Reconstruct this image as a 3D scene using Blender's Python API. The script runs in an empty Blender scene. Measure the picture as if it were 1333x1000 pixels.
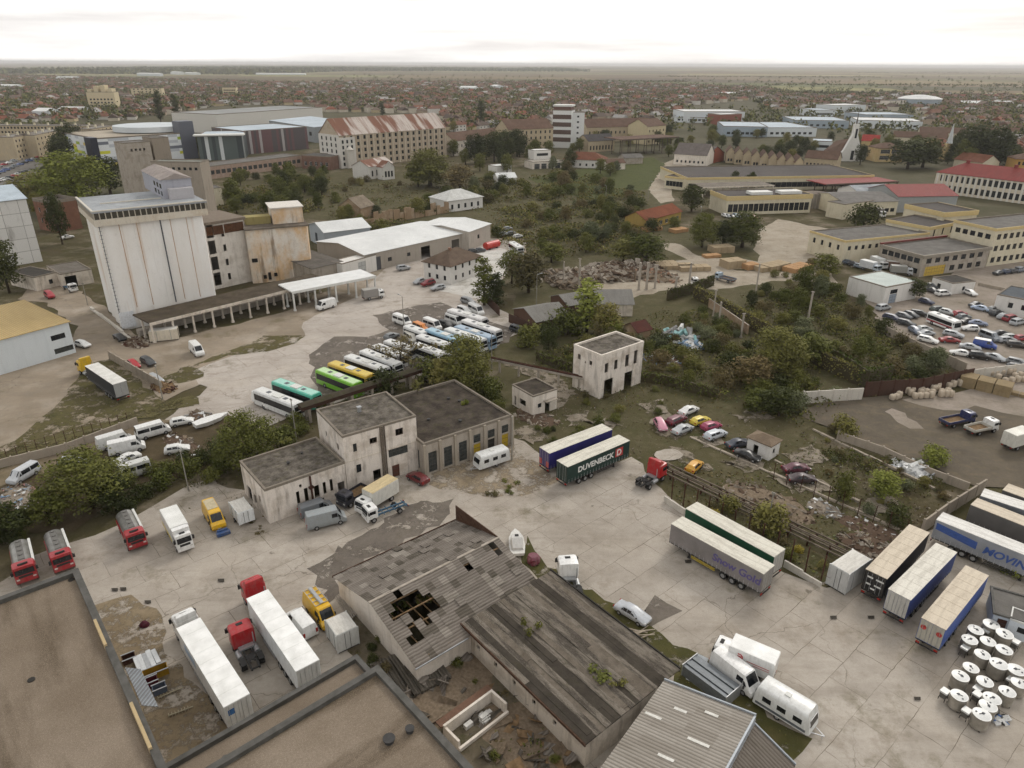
import bpy,bmesh,math,random
import numpy as np
from mathutils import Vector,Matrix
random.seed(7); RNG = np.random.default_rng(11)
SC = bpy.context.scene; COL = SC.collection
# ---------------------------------------------------------------- camera model (survey of the photograph: a drone 60 m up)
FOC,CAMH,PITCH,ROLL = 920.0,60.0,math.atan(417 / 920.0),.0044
SIN_,COS_ = math.sin(PITCH),math.cos(PITCH)
def P(u,v,z=0.0):
 """point of the place, at height z, seen at photo position u,v"""
 u,v = u - 666.5,v - 500
 u,v = u + v * ROLL,v - u * ROLL
 x = u / FOC; yd = v / FOC
 t = (CAMH - z) / (SIN_ + yd * COS_)
 return Vector((x * t,(COS_ - yd * SIN_) * t,z))
def proj(X,Y,Z=0.0):
 dz = Z - CAMH; f = Y * COS_ - dz * SIN_; up = Y * SIN_ + dz * COS_
 a,b = FOC * X / f,-FOC * up / f
 return (666.5 + a - b * ROLL,500 + b + a * ROLL)
def height(base,top_v):
 b = P(*base); lo,hi = 0,58.0
 for _ in range(40):
  m = (lo + hi) / 2
  if proj(b.x,b.y,m)[1] > top_v: lo = m
  else: hi = m
 return lo
cam = bpy.data.objects.new('camera',bpy.data.cameras.new('camera')); COL.objects.link(cam)
cam.location = (0,0,CAMH); cam.rotation_euler = (math.pi / 2 - PITCH,-ROLL,0)
cam.data.sensor_width = 36; cam.data.lens = 36 * FOC / 1333; cam.data.clip_end = 60000; cam.data.clip_start = 1
SC.camera = cam
# ---------------------------------------------------------------- materials
MATS = {}
def lin(c):
 if isinstance(c,str):
  c = [int(c[i:i + 2],16) / 255 for i in (0,2,4)]
  c = [x / 12.92 if x <= .04045 else ((x + .055) / 1.055) ** 2.4 for x in c]
 return (c[0],c[1],c[2],1)
class NT:
 def __init__(s,name):
  s.m = bpy.data.materials.new(name); s.m.use_nodes = True; s.t = s.m.node_tree
  s.b = s.t.nodes['Principled BSDF']; MATS[name] = s.m
 def n(s,kind,**kw):
  nd = s.t.nodes.new('ShaderNode' + kind)
  for k,v in kw.items():
   if k in nd.inputs: nd.inputs[k].default_value = v
   else: setattr(nd,k,v)
  return nd
 def l(s,a,b): s.t.links.new(a,b)
 def coord(s,scale=(1,1,1),rz=0,world=False):
  if world: o = s.n('NewGeometry').outputs['Position']
  else: o = s.n('TexCoord').outputs['Object']
  mp = s.n('Mapping'); mp.inputs['Scale'].default_value = scale; mp.inputs['Rotation'].default_value = (0,0,rz)
  s.l(o,mp.inputs[0]); return mp.outputs[0]
 def noise(s,vec,scale,detail=4,rough=.55,lo=.35,hi=.65):
  nd = s.n('TexNoise',Scale=scale,Detail=detail,Roughness=rough); s.l(vec,nd.inputs['Vector'])
  r = s.n('MapRange'); r.inputs[1].default_value = lo; r.inputs[2].default_value = hi
  s.l(nd.outputs[0],r.inputs[0]); return r.outputs[0]
 def mix(s,f,a,b,mode='MIX'):
  nd = s.n('Mix',data_type='RGBA',blend_type=mode)
  if hasattr(f,'links'): s.l(f,nd.inputs[0])
  else: nd.inputs[0].default_value = f
  for v,i in ((a,6),(b,7)):
   if hasattr(v,'links'): s.l(v,nd.inputs[i])
   else: nd.inputs[i].default_value = lin(v)
  return nd.outputs[2]
 def math(s,op,a,b=0.0):
  nd = s.n('Math',operation=op)
  for v,i in ((a,0),(b,1)):
   if hasattr(v,'links'): s.l(v,nd.inputs[i])
   else: nd.inputs[i].default_value = v
  return nd.outputs[0]
 def done(s,col,rough=.8,spec=.3,metal=0,bump=None,bstr=.3,bdist=.05):
  if hasattr(col,'links'): s.l(col,s.b.inputs['Base Color'])
  else: s.b.inputs['Base Color'].default_value = lin(col)
  s.b.inputs['Roughness'].default_value = rough; s.b.inputs['Metallic'].default_value = metal
  s.b.inputs['Specular IOR Level'].default_value = spec
  if bump is not None:
   bp = s.n('Bump',Strength=bstr,Distance=bdist); s.l(bump,bp.inputs['Height']); s.l(bp.outputs[0],s.b.inputs['Normal'])
  return s.m
def plain(name,col,rough=.7,spec=.3,metal=0,var=.15,scale=3):
 if name in MATS: return MATS[name]
 t = NT(name); v = t.coord(); c = lin(col)
 d = (c[0] * (1 - var),c[1] * (1 - var),c[2] * (1 - var * 1.1)); e = (min(1,c[0] * (1 + var * .5)),min(1,c[1] * (1 + var * .5)),min(1,c[2] * (1 + var * .5)))
 return t.done(t.mix(t.noise(v,scale),d,e),rough,spec,metal)
def paint(col):
 """car paint with road dust"""
 name = 'paint_' + (col if isinstance(col,str) else '%.2f_%.2f_%.2f' % tuple(col[:3]))
 if name in MATS: return MATS[name]
 t = NT(name); v = t.coord((1.6,1.6,.5)); n = t.noise(v,1.6,7,.65,.45,.75)
 c = t.mix(t.math('MULTIPLY',n,.4),lin(col),(.2,.18,.15))
 m = t.done(c,.38,.45); t.b.inputs['Coat Weight'].default_value = .25; t.b.inputs['Coat Roughness'].default_value = .15
 return m
def wall(name,col,stain='4a4338',amt=.5,patch=None,pamt=.4,bump=.4):
 """plaster or concrete: rain streaks running down, patches, grain"""
 if name in MATS: return MATS[name]
 t = NT(name); v1 = t.coord((1.1,1.1,.16)); v2 = t.coord((.35,.35,.35)); v3 = t.coord((4,4,4))
 c = lin(col)
 if patch: c = t.mix(t.math('MULTIPLY',t.noise(v2,1.0,6,.65,.48,.62),pamt),c,lin(patch))
 st = t.noise(v1,1.0,7,.65,.50,.80)
 c = t.mix(t.math('MULTIPLY',st,amt),c,lin(stain))
 fine = t.noise(v3,1.3,6,.7,.35,.8)
 c = t.mix(t.math('MULTIPLY',fine,.22),c,(.12,.11,.095))
 return t.done(c,.9,.2,0,fine,bump,.03)
def flatroof(name,col,dark,moss='3a3a22',mamt=.4,scale=.35,grain=6):
 if name in MATS: return MATS[name]
 t = NT(name); v = t.coord()
 c = t.mix(t.noise(v,scale,8,.68,.38,.64),lin(dark),lin(col))
 g = t.noise(v,grain,6,.75,.3,.7)
 c = t.mix(t.math('MULTIPLY',g,.35),c,lin(dark))
 c = t.mix(t.math('MULTIPLY',t.noise(v,scale * 1.9,9,.7,.54,.66),mamt),c,lin(moss))
 return t.done(c,.92,.15,0,g,.6,.04)
def ribbed(name,col,dark,pitch=.25,axis=0,stain='4a4038',amt=.45,rough=.7,metal=0,sheet=1.1):
 """corrugated sheet: real-pitch ribs across one axis, sheet-to-sheet tone changes, dirt running down slope"""
 if name in MATS: return MATS[name]
 t = NT(name); sc = [0,0,0]; sc[axis] = 1 / pitch
 v = t.coord(tuple(sc)); w = t.n('TexWave',wave_type='BANDS',bands_direction='XYZ'[axis],Scale=.5 / 1.57 * 1.0);
 w.inputs['Scale'].default_value = .31; w.inputs['Distortion'].default_value = .05
 t.l(v,w.inputs[0])
 # whole sheets: cells in the plane
 vs = t.coord((1 / sheet if axis == 0 else .35,1 / sheet if axis == 1 else .35,.01))
 fl = t.n('VectorMath',operation='FLOOR'); t.l(vs,fl.inputs[0])
 wn = t.n('TexWhiteNoise',noise_dimensions='3D'); t.l(fl.outputs[0],wn.inputs[0])
 c = t.mix(t.math('MULTIPLY',wn.outputs[0],.55),lin(col),lin(dark))
 st = (.9,.12,.3) if axis == 0 else (.12,.9,.3)
 c = t.mix(t.math('MULTIPLY',t.noise(t.coord(st),1.0,8,.7,.42,.7),amt),c,lin(stain))
 c = t.mix(t.math('MULTIPLY',t.noise(t.coord(),2.5,8,.75,.45,.75),.35),c,lin(dark))
 c = t.mix(t.math('MULTIPLY',w.outputs[1],.45),c,lin(stain))
 return t.done(c,rough,.3,metal,w.outputs[1],.8,pitch * .25)
def foliage(name,dark,light,dry=None):
 if name in MATS: return MATS[name]
 t = NT(name); v = t.coord()
 c = t.mix(t.noise(v,.55,3,.6,.3,.7),lin(dark),lin(light))
 oi = t.n('ObjectInfo')
 if dry: c = t.mix(t.math('MULTIPLY',oi.outputs['Random'],.55),c,lin(dry))
 hs = t.n('HueSaturation'); t.l(c,hs.inputs['Color'])
 t.l(t.math('ADD',t.math('MULTIPLY',oi.outputs['Random'],.5),.75),hs.inputs['Value'])
 return t.done(hs.outputs[0],.8,.12)
GLASS = plain('window_glass',(.018,.022,.026),.12,.5,0,.3,1)
DGLASS = plain('vehicle_glass',(.012,.014,.017),.1,.5,0,.2,1)
TYRE = plain('tyre_rubber',(.022,.021,.02),.9,.2)
RIM = plain('wheel_metal',(.3,.3,.3),.5,.4,.4)
CHAS = plain('chassis_dark',(.035,.034,.033),.8,.3)
STEEL = plain('galvanised_steel',(.42,.43,.44),.45,.5,.6)
RUST = plain('rusty_iron','4a3128',.9,.2,0,.4,2)
LAMP = plain('lamp_lens',(.6,.6,.58),.15,.5)
TAIL = plain('tail_lens',(.32,.02,.015),.2,.5)
WOOD = plain('old_timber','7d664c',.9,.2,0,.35,2)
WHITE = plain('white_frame','d2d2cd',.6,.3,0,.1)
# ---------------------------------------------------------------- mesh helpers
class MB:
 def __init__(s): s.v = []; s.f = []; s.m = []
 def add(s,vs,fs,mi=0):
  o = len(s.v); s.v += [tuple(x) for x in vs]; s.f += [tuple(i + o for i in f) for f in fs]; s.m += [mi] * len(fs); return s
 def quad(s,a,b,c,d,mi=0): return s.add([a,b,c,d],[(0,1,2,3)],mi)
 def box(s,x0,y0,z0,x1,y1,z1,mi=0):
  if x0 > x1: x0,x1 = x1,x0
  if y0 > y1: y0,y1 = y1,y0
  if z0 > z1: z0,z1 = z1,z0
  v = [(x0,y0,z0),(x1,y0,z0),(x1,y1,z0),(x0,y1,z0),(x0,y0,z1),(x1,y0,z1),(x1,y1,z1),(x0,y1,z1)]
  return s.add(v,[(3,2,1,0),(4,5,6,7),(0,1,5,4),(1,2,6,5),(2,3,7,6),(3,0,4,7)],mi)
 def prism(s,poly,z0,z1,mi=0):
  n = len(poly)
  if sum(poly[i][0] * poly[(i + 1) % n][1] - poly[(i + 1) % n][0] * poly[i][1] for i in range(n)) < 0: poly = poly[::-1]
  v = [(p[0],p[1],z0) for p in poly] + [(p[0],p[1],z1) for p in poly]
  return s.add(v,[tuple(range(n - 1,-1,-1)),tuple(range(n,2 * n))] + [(i,(i + 1) % n,n + (i + 1) % n,n + i) for i in range(n)],mi)
 def tube(s,a,b,r,n=8,r2=None,mi=0,cap=True):
  a,b = Vector(a),Vector(b); r2 = r if r2 is None else r2; d = (b - a)
  if d.length < 1e-6: return s
  d.normalize(); u = d.cross(Vector((0,0,1)))
  if u.length < .01: u = d.cross(Vector((1,0,0)))
  u.normalize(); w = d.cross(u); v = []
  for k in range(n):
   q = 2 * math.pi * k / n; e = u * math.cos(q) + w * math.sin(q); v.append(a + e * r)
  for k in range(n):
   q = 2 * math.pi * k / n; e = u * math.cos(q) + w * math.sin(q); v.append(b + e * r2)
  fs = [(k,(k + 1) % n,n + (k + 1) % n,n + k) for k in range(n)]
  if cap: fs += [tuple(range(n - 1,-1,-1)),tuple(range(n,2 * n))]
  return s.add(v,fs,mi)
 def loft(s,rings,mi=0,close=True,caps=True):
  n = len(rings[0]); v = [p for r in rings for p in r]; fs = []
  for i in range(len(rings) - 1):
   for k in range(n if close else n - 1):
    fs.append((i * n + k,i * n + (k + 1) % n,(i + 1) * n + (k + 1) % n,(i + 1) * n + k))
  if caps: fs += [tuple(range(n - 1,-1,-1)),tuple(range((len(rings) - 1) * n,len(rings) * n))]
  return s.add(v,fs,mi)
 def mesh(s,name,mats,smooth=None,bevel=0,fix=False):
  me = bpy.data.meshes.new(name); me.from_pydata(s.v,[],s.f)
  for m in (mats if isinstance(mats,(list,tuple)) else [mats]): me.materials.append(m)
  if any(s.m): me.polygons.foreach_set('material_index',s.m)
  if bevel or fix:
   bm = bmesh.new(); bm.from_mesh(me)
   if fix: bmesh.ops.recalc_face_normals(bm,faces=bm.faces)
   if bevel: bmesh.ops.bevel(bm,geom=[e for e in bm.edges if e.is_manifold and e.calc_face_angle(0) > .6],offset=bevel,segments=2,affect='EDGES',profile=.6)
   bm.to_mesh(me); bm.free()
  if smooth is not None:
   me.polygons.foreach_set('use_smooth',[True] * len(me.polygons))
   me.set_sharp_from_angle(angle=math.radians(smooth))
  return me
 def build(s,name,mats,parent=None,loc=(0,0,0),rz=0,**kw):
  o = bpy.data.objects.new(name,s.mesh(name,mats,**kw)); COL.objects.link(o)
  o.location = loc; o.rotation_euler = (0,0,rz)
  if parent: o.parent = parent
  return o
ALL = []     # (object, label) of every thing, for landmarks
USED = {}
def tag(o,label,cat,group=None,kind=None):
 k = USED.get(label,0); USED[label] = k + 1
 o['label'] = label; o['category'] = cat
 if group: o['group'] = group
 if kind: o['kind'] = kind
 return o
def thing(name,label,cat,loc=(0,0,0),rz=0,group=None):
 o = bpy.data.objects.new(name,None); COL.objects.link(o); o.empty_display_size = .5
 o.location = loc; o.rotation_euler = (0,0,rz); return tag(o,label,cat,group)
def struct(name,mb,mat,kind='structure',**kw):
 o = mb.build(name,mat,**kw); o['kind'] = kind; return o
class Model:
 """parts of a repeatable thing; spawn() links a fresh set of objects sharing the meshes"""
 def __init__(s,name,cat): s.name = name; s.cat = cat; s.parts = []
 def add(s,name,me,slot=None,parent=-1,loc=(0,0,0),rz=0):
  s.parts.append((name,me,slot,parent,loc,rz)); return len(s.parts) - 1
 def spawn(s,label,loc,rz,group=None,colors={},scale=1,name=None,skip=(),extra=None):
  r = thing(name or s.name,label,s.cat,loc,rz,group)
  if scale != 1: r.scale = (scale,) * 3 if not isinstance(scale,tuple) else scale
  made = []
  for (n,me,slot,par,l,z) in s.parts:
   if n in skip: made.append(None); continue
   o = bpy.data.objects.new(n,me); COL.objects.link(o); o.location = l; o.rotation_euler = (0,0,z)
   o.parent = r if par < 0 or made[par] is None else made[par]
   if slot in colors:
    o.material_slots[0].link = 'OBJECT'; o.material_slots[0].material = colors[slot]
   made.append(o)
  return r
def text(parent,body,size,loc,rot,mat,name='lettering',extrude=.01,align='CENTER',shear=0):
 cu = bpy.data.curves.new(name,'FONT'); cu.body = body; cu.size = size; cu.align_x = align; cu.align_y = 'CENTER'; cu.extrude = extrude; cu.shear = shear; cu.offset = .028 * size
 cu.materials.append(mat); t = bpy.data.objects.new(name,cu); o = bpy.data.objects.new(name,bpy.data.meshes.new_from_object(t)); bpy.data.objects.remove(t); COL.objects.link(o); o.location = loc; o.rotation_euler = rot
 if parent: o.parent = parent
 return o
def head(a,b): return math.atan2(b[1] - a[1],b[0] - a[0])
def in_poly(x,y,poly):
 c = False; n = len(poly); j = n - 1
 for i in range(n):
  xi,yi = poly[i]; xj,yj = poly[j]
  if (yi > y) != (yj > y) and x < (xj - xi) * (y - yi) / (yj - yi) + xi: c = not c
  j = i
 return c
_zs = [0.0]
def sheet(name,px,mat,rough=.6,step=2.5,z=None,kind='structure',seed=1):
 """thin ground sheet with a ragged natural edge; each lies 4 mm above the last"""
 if z is None: _zs[0] += .004; z = _zs[0]
 r = random.Random(seed + len(px)); pts = [P(u,v) for u,v in px]; out = []
 n = len(pts)
 for i in range(n):
  a,b = pts[i],pts[(i + 1) % n]; k = max(1,int((b - a).length / step)); k = min(k,60)
  for j in range(k):
   q = a.lerp(b,j / k); out.append((q.x + r.gauss(0,rough * .5),q.y + r.gauss(0,rough * .5),z))
 me = bpy.data.meshes.new(name); bm = bmesh.new(); vs = [bm.verts.new(p) for p in out]
 f = bm.faces.new(vs); bm.normal_update()
 if f.normal.z < 0: f.normal_flip()
 bmesh.ops.triangulate(bm,faces=[f]); bm.to_mesh(me); bm.free(); me.materials.append(mat)
 o = bpy.data.objects.new(name,me); COL.objects.link(o)
 if kind: o['kind'] = kind
 return o
# ---------------------------------------------------------------- vehicles: +x is forward, z=0 the road, origin mid-length
WHL = {}
def wheel(r,w):
 k = (r,w)
 if k not in WHL:
  b = MB(); b.tube((0,-w / 2,0),(0,w / 2,0),r,14); b.tube((0,-w / 2 - .012,0),(0,w / 2 + .012,0),r * .58,10,mi=1)
  WHL[k] = b.mesh('wheel',[TYRE,RIM],smooth=40)
 return WHL[k]
def ring(x,zb,zbelt,zt,hw,rw):
 h = [(.88 * hw,zb),(hw,zb + .16),(hw,zb + (zbelt - zb) * .62),(.975 * hw,zbelt),(rw,zt - .05),(rw * .86,zt),(rw * .4,zt + .015)]
 return [(x,-y,z) for y,z in h] + [(x,y,z) for y,z in reversed(h)]
def off(poly,d):
 a,b,c = Vector(poly[0]),Vector(poly[1]),Vector(poly[2]); n = (b - a).cross(c - a).normalized()
 return [tuple(Vector(p) + n * d) for p in poly]
def lerp(a,b,t): return tuple(a[i] + (b[i] - a[i]) * t for i in range(3))
CARK = {  # length, width, stations from rear: (x fraction, top z, belt z, roof half-width fraction, greenhouse?)
 'sedan': (4.5,1.72,[(0,.72,.62,.86),(.03,.93,.8,.86),(.17,.98,.88,.84),(.31,1.38,.92,.66),(.56,1.42,.93,.68),(.74,.99,.90,.84),(.95,.80,.72,.84),(1,.58,.5,.78)],(2,3,4,5)),
 'hatch': (4.0,1.68,[(0,.7,.6,.86),(.02,.98,.86,.82),(.05,1.02,.92,.82),(.13,1.42,.94,.68),(.54,1.46,.94,.70),(.74,1.02,.92,.84),(.95,.82,.72,.84),(1,.58,.5,.78)],(2,3,4,5)),
 'wagon': (4.6,1.74,[(0,.7,.6,.86),(.015,.98,.86,.82),(.03,1.02,.92,.82),(.09,1.42,.94,.70),(.57,1.46,.94,.70),(.75,1.0,.91,.84),(.95,.82,.72,.84),(1,.58,.5,.78)],(2,3,4,5)),
 'suv': (4.5,1.82,[(0,.8,.7,.86),(.015,1.12,.98,.84),(.03,1.18,1.06,.84),(.08,1.66,1.08,.74),(.58,1.7,1.08,.74),(.74,1.16,1.05,.85),(.95,.98,.88,.84),(1,.66,.58,.8)],(2,3,4,5)),
 'mpv': (4.5,1.82,[(0,.7,.6,.86),(.012,1.0,.9,.84),(.02,1.04,.96,.84),(.07,1.66,1.0,.76),(.60,1.70,1.0,.76),(.83,1.06,.96,.84),(.97,.84,.76,.84),(1,.6,.5,.8)],(2,3,4,5)),
 'coachvan': (5.6,1.98,[(0,.8,.7,.92),(.006,1.2,1.1,.9),(.012,1.3,1.22,.9),(.03,2.42,1.25,.80),(.78,2.45,1.25,.80),(.905,1.28,1.18,.84),(.985,1.0,.9,.84),(1,.62,.5,.82)],(2,3,4,5)),
 'lowvan': (4.9,1.9,[(0,.8,.7,.9),(.006,1.1,1.0,.9),(.012,1.2,1.1,.9),(.03,1.94,1.12,.80),(.70,1.97,1.12,.80),(.84,1.2,1.1,.84),(.98,.95,.85,.84),(1,.62,.5,.82)],(2,3,4,5)),
}
CM = {}
def car_model(kind,windows='all',near=False):
 key = (kind,windows,near)
 if key in CM: return CM[key]
 L,W,st,gh = CARK[kind]; hw = W / 2; X = lambda f: (f - .5) * L
 m = Model('van' if 'van' in kind else 'parked_car','van' if 'van' in kind else 'car'); b = MB()
 rings = [ring(X(f),.26 if 0 < i < len(st) - 1 else .36,zb,zt,hw * (.93 if i in (0,len(st) - 1) else 1),hw * rf) for i,(f,zt,zb,rf) in enumerate(st)]
 b.loft(rings); m.add('body',b.mesh('body',paint('888888'),smooth=38,fix=True),'body')
 g = [rings[i] for i in gh]; n = len(rings[0])
 # windscreen and back window: the strip across the top between two stations
 def across(r0,r1,t0,t1):
  a,c = lerp(r0[4],r1[4],t0),lerp(r0[n - 5],r1[n - 5],t0); d,e = lerp(r0[4],r1[4],t1),lerp(r0[n - 5],r1[n - 5],t1)
  sh = lambda p: (p[0],p[1] * .9,p[2] + .012)
  return [sh(a),sh(c),sh(e),sh(d)]
 def glass(nm,polys):
  gb = MB()
  for p in polys:
   q = off(p,.03); gb.add(q + off(p,-.02),[(0,1,2,3),(7,6,5,4)] + [(i,4 + i,4 + (i + 1) % 4,(i + 1) % 4) for i in range(4)])
  m.add(nm,gb.mesh(nm,DGLASS,fix=True))
 ws = across(g[3],g[2],.06,.9); glass('windshield',[ws])
 if windows != 'panel': glass('rear_window',[across(g[0],g[1],.15,.9)])
 for sgn in (0,1):
  ix = (lambda r,k: r[k]) if sgn == 0 else (lambda r,k: r[n - 1 - k])
  polys = []
  segs = [(g[1],g[2])] if windows != 'panel' else []
  def pt(r0,r1,t,h): return lerp(lerp(ix(r0,3),ix(r1,3),t),lerp(ix(r0,4),ix(r1,4),t),h)
  if windows == 'panel':
   polys.append([pt(g[1],g[2],.80,.12),pt(g[1],g[2],.99,.12),pt(g[1],g[2],.99,.62 if 'coach' in kind else .85),pt(g[1],g[2],.80,.62 if 'coach' in kind else .85)])
   top = .5 if 'coach' in kind else .6
  else:
   h1 = .62 if 'coach' in kind else .88
   for t0,t1 in ((.03,.47),(.52,.97)): polys.append([pt(g[1],g[2],t0,.1),pt(g[1],g[2],t1,.1),pt(g[1],g[2],t1,h1),pt(g[1],g[2],t0,h1)])
   top = .6
  polys.append([pt(g[2],g[3],.03,.1),pt(g[2],g[3],.62,.16),pt(g[2],g[3],.30,top),pt(g[2],g[3],.03,top)])
  if kind == 'sedan' and windows != 'panel': polys.append([pt(g[0],g[1],.55,.15),pt(g[0],g[1],.97,.1),pt(g[0],g[1],.97,.85),pt(g[0],g[1],.8,.7)])
  if sgn == 1: polys = [p[::-1] for p in polys]
  glass('side_window',polys)
 r = .31 if 'van' not in kind else .34
 for fx in ((-.30,.31) if 'van' not in kind else (-.27,.32)):
  for sy in (-1,1): m.add('wheel',wheel(r,.2),None,-1,(fx * L,sy * (hw - .07),r))
 if near:
  for sy in (-1,1):
   q = MB().box(L / 2 - .2,sy * (hw - .42),.55,L / 2 - .02,sy * (hw - .1),.70); m.add('headlight',q.mesh('headlight',LAMP,bevel=.02))
   q = MB().box(-L / 2 - .02,sy * (hw - .3),.66,-L / 2 + .15,sy * (hw - .05),.86 if 'van' not in kind else 1.2); m.add('taillight',q.mesh('taillight',TAIL,bevel=.02))
   q = MB().box(L * (.235 if 'van' not in kind else .31),sy * hw,.95,L * .235 + .14 if 'van' not in kind else L * .31 + .14,sy * (hw + .16),1.1 if 'van' not in kind else 1.4); m.add('mirror',q.mesh('mirror',CHAS,bevel=.02))
  q = MB().box(L / 2 - .03,-.26,.40,L / 2 + .012,.26,.50); m.add('number_plate',q.mesh('number_plate',WHITE))
 CM[key] = m; return m
def far_car(kind):
 """for cars a few pixels long: the whole car one mesh"""
 key = ('far',kind)
 if key in CM: return CM[key]
 src = car_model(kind); bm = bmesh.new(); mats = [paint('888888'),DGLASS,TYRE]
 for (n,me,slot,par,l,z) in src.parts:
  i0 = len(bm.faces); v0 = len(bm.verts); bm.from_mesh(me); bm.faces.ensure_lookup_table(); bm.verts.ensure_lookup_table()
  for v in bm.verts[v0:]: v.co += Vector(l)
  for f in bm.faces[i0:]: f.material_index = 0 if n == 'body' else 2 if n == 'wheel' else 1
 me = bpy.data.meshes.new('parked_car'); bm.to_mesh(me); bm.free()
 for q in mats: me.materials.append(q)
 CM[key] = me; return me
def rbox(b,x0,x1,w,z0,z1,r=.25,front=.0,rear=0.,mi=0):
 """rounded-roof box body along x; front/rear = how far the top leans in"""
 def rg(x,k=1.0,dx=0):
  h = [(w / 2 * k,z0),(w / 2 * k,z0 + (z1 - z0) * .5),(w / 2 * k,z1 - r),(w / 2 * k - r * .3,z1 - r * .3),(w / 2 * k - r,z1)]
  pts = [(-y,z) for y,z in h] + [(y,z) for y,z in reversed(h)]
  return [(x + dx * ((z - z0) / (z1 - z0)) ** 2,y,z) for y,z in pts]
 b.loft([rg(x0,.94,rear),rg(x0 + .12,1,rear),rg(x1 - .25,1,-front),rg(x1,.92,-front)],mi); return b
def bus_model(L=12,H=3.15,near=False,stripe=False):
 key = ('bus',L,H,stripe)
 if key in CM: return CM[key]
 W = 2.5; m = Model('parked_bus','bus'); b = MB()
 rbox(b,-L / 2,L / 2,W,.35,H,.28,.35,.08); m.add('body',b.mesh('body',paint('aaaaaa'),smooth=35,fix=True),'body')
 b = MB(); b.box(-L / 2 + .3,-W / 2 + .34,H - .02,L / 2 - .65,W / 2 - .34,H + .035); m.add('roof',b.mesh('roof',paint('aaaaaa'),bevel=.02),'roof')
 for sy in (-1,1):
  b = MB(); b.box(-L / 2 + .35,sy * (W / 2 - .02),1.35,L / 2 - .75,sy * (W / 2 + .015),H - .55); m.add('side_window',b.mesh('side_window',DGLASS))
  if stripe: b = MB(); b.box(-L / 2 + .2,sy * (W / 2 - .02),.8,L / 2 - .5,sy * (W / 2 + .012),1.2); m.add('stripe',b.mesh('stripe',paint('aaaaaa')),'stripe')
  for fx in (-.27,.30): m.add('wheel',wheel(.46,.28),None,-1,(fx * L,sy * (W / 2 - .12),.46))
  b = MB(); b.box(L / 2 - .28,sy * (W / 2),1.9,L / 2 - .12,sy * (W / 2 + .22),2.35); m.add('mirror',b.mesh('mirror',CHAS))
  b = MB(); b.box(L / 2 - .07,sy * .6,.6,L / 2 + .02,sy * 1.0,.78); m.add('headlight',b.mesh('headlight',LAMP))
 z0,z1 = 1.15,H - .5; fx = lambda z: L / 2 - .35 * ((z - .35) / (H - .35)) ** 2
 b = MB(); p = [(fx(z0) + .02,-1.08,z0),(fx(z0) + .02,1.08,z0),(fx(z1) + .02,1.0,z1),(fx(z1) + .02,-1.0,z1)]
 b.add(p + [(x - .06,y,z) for x,y,z in p],[(0,1,2,3),(7,6,5,4),(0,4,5,1),(1,5,6,2),(2,6,7,3),(3,7,4,0)]); m.add('windshield',b.mesh('windshield',DGLASS))
 b = MB(); b.box(-L / 2 - .015,-1.0,1.5,-L / 2 + .1,1.0,H - .6); m.add('rear_window',b.mesh('rear_window',DGLASS))
 for q in (-.22,.18): b = MB(); b.box(q * L - .4,-.38,H + .03,q * L + .4,.38,H + .11); m.add('roof_hatch',b.mesh('roof_hatch',plain('hatch_grey','6a6d70'),bevel=.02))
 if L > 9: b = MB(); b.box(-L * .08,-.75,H + .03,L * .09,.75,H + .2); m.add('roof_unit',b.mesh('roof_unit',WHITE,bevel=.05))
 CM[key] = m; return m
TARP = plain('tarp',(.5,.5,.5),.55,.3,0,.12,.6)
def tarp(col): return plain('tarp_' + col,col,.55,.3,0,.16,.5)
def dirtyroof(col,d='6d6252'):
 nm = 'trailer_roof_' + col
 if nm in MATS: return MATS[nm]
 t = NT(nm); v = t.coord((.25,1.4,1)); c = t.mix(t.math('MULTIPLY',t.noise(v,1.2,7,.7,.45,.75),.5),lin(col),lin(d))
 c = t.mix(t.math('MULTIPLY',t.noise(t.coord(),3,6,.7,.5,.8),.35),c,lin(d)); return t.done(c,.65,.3)
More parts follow.
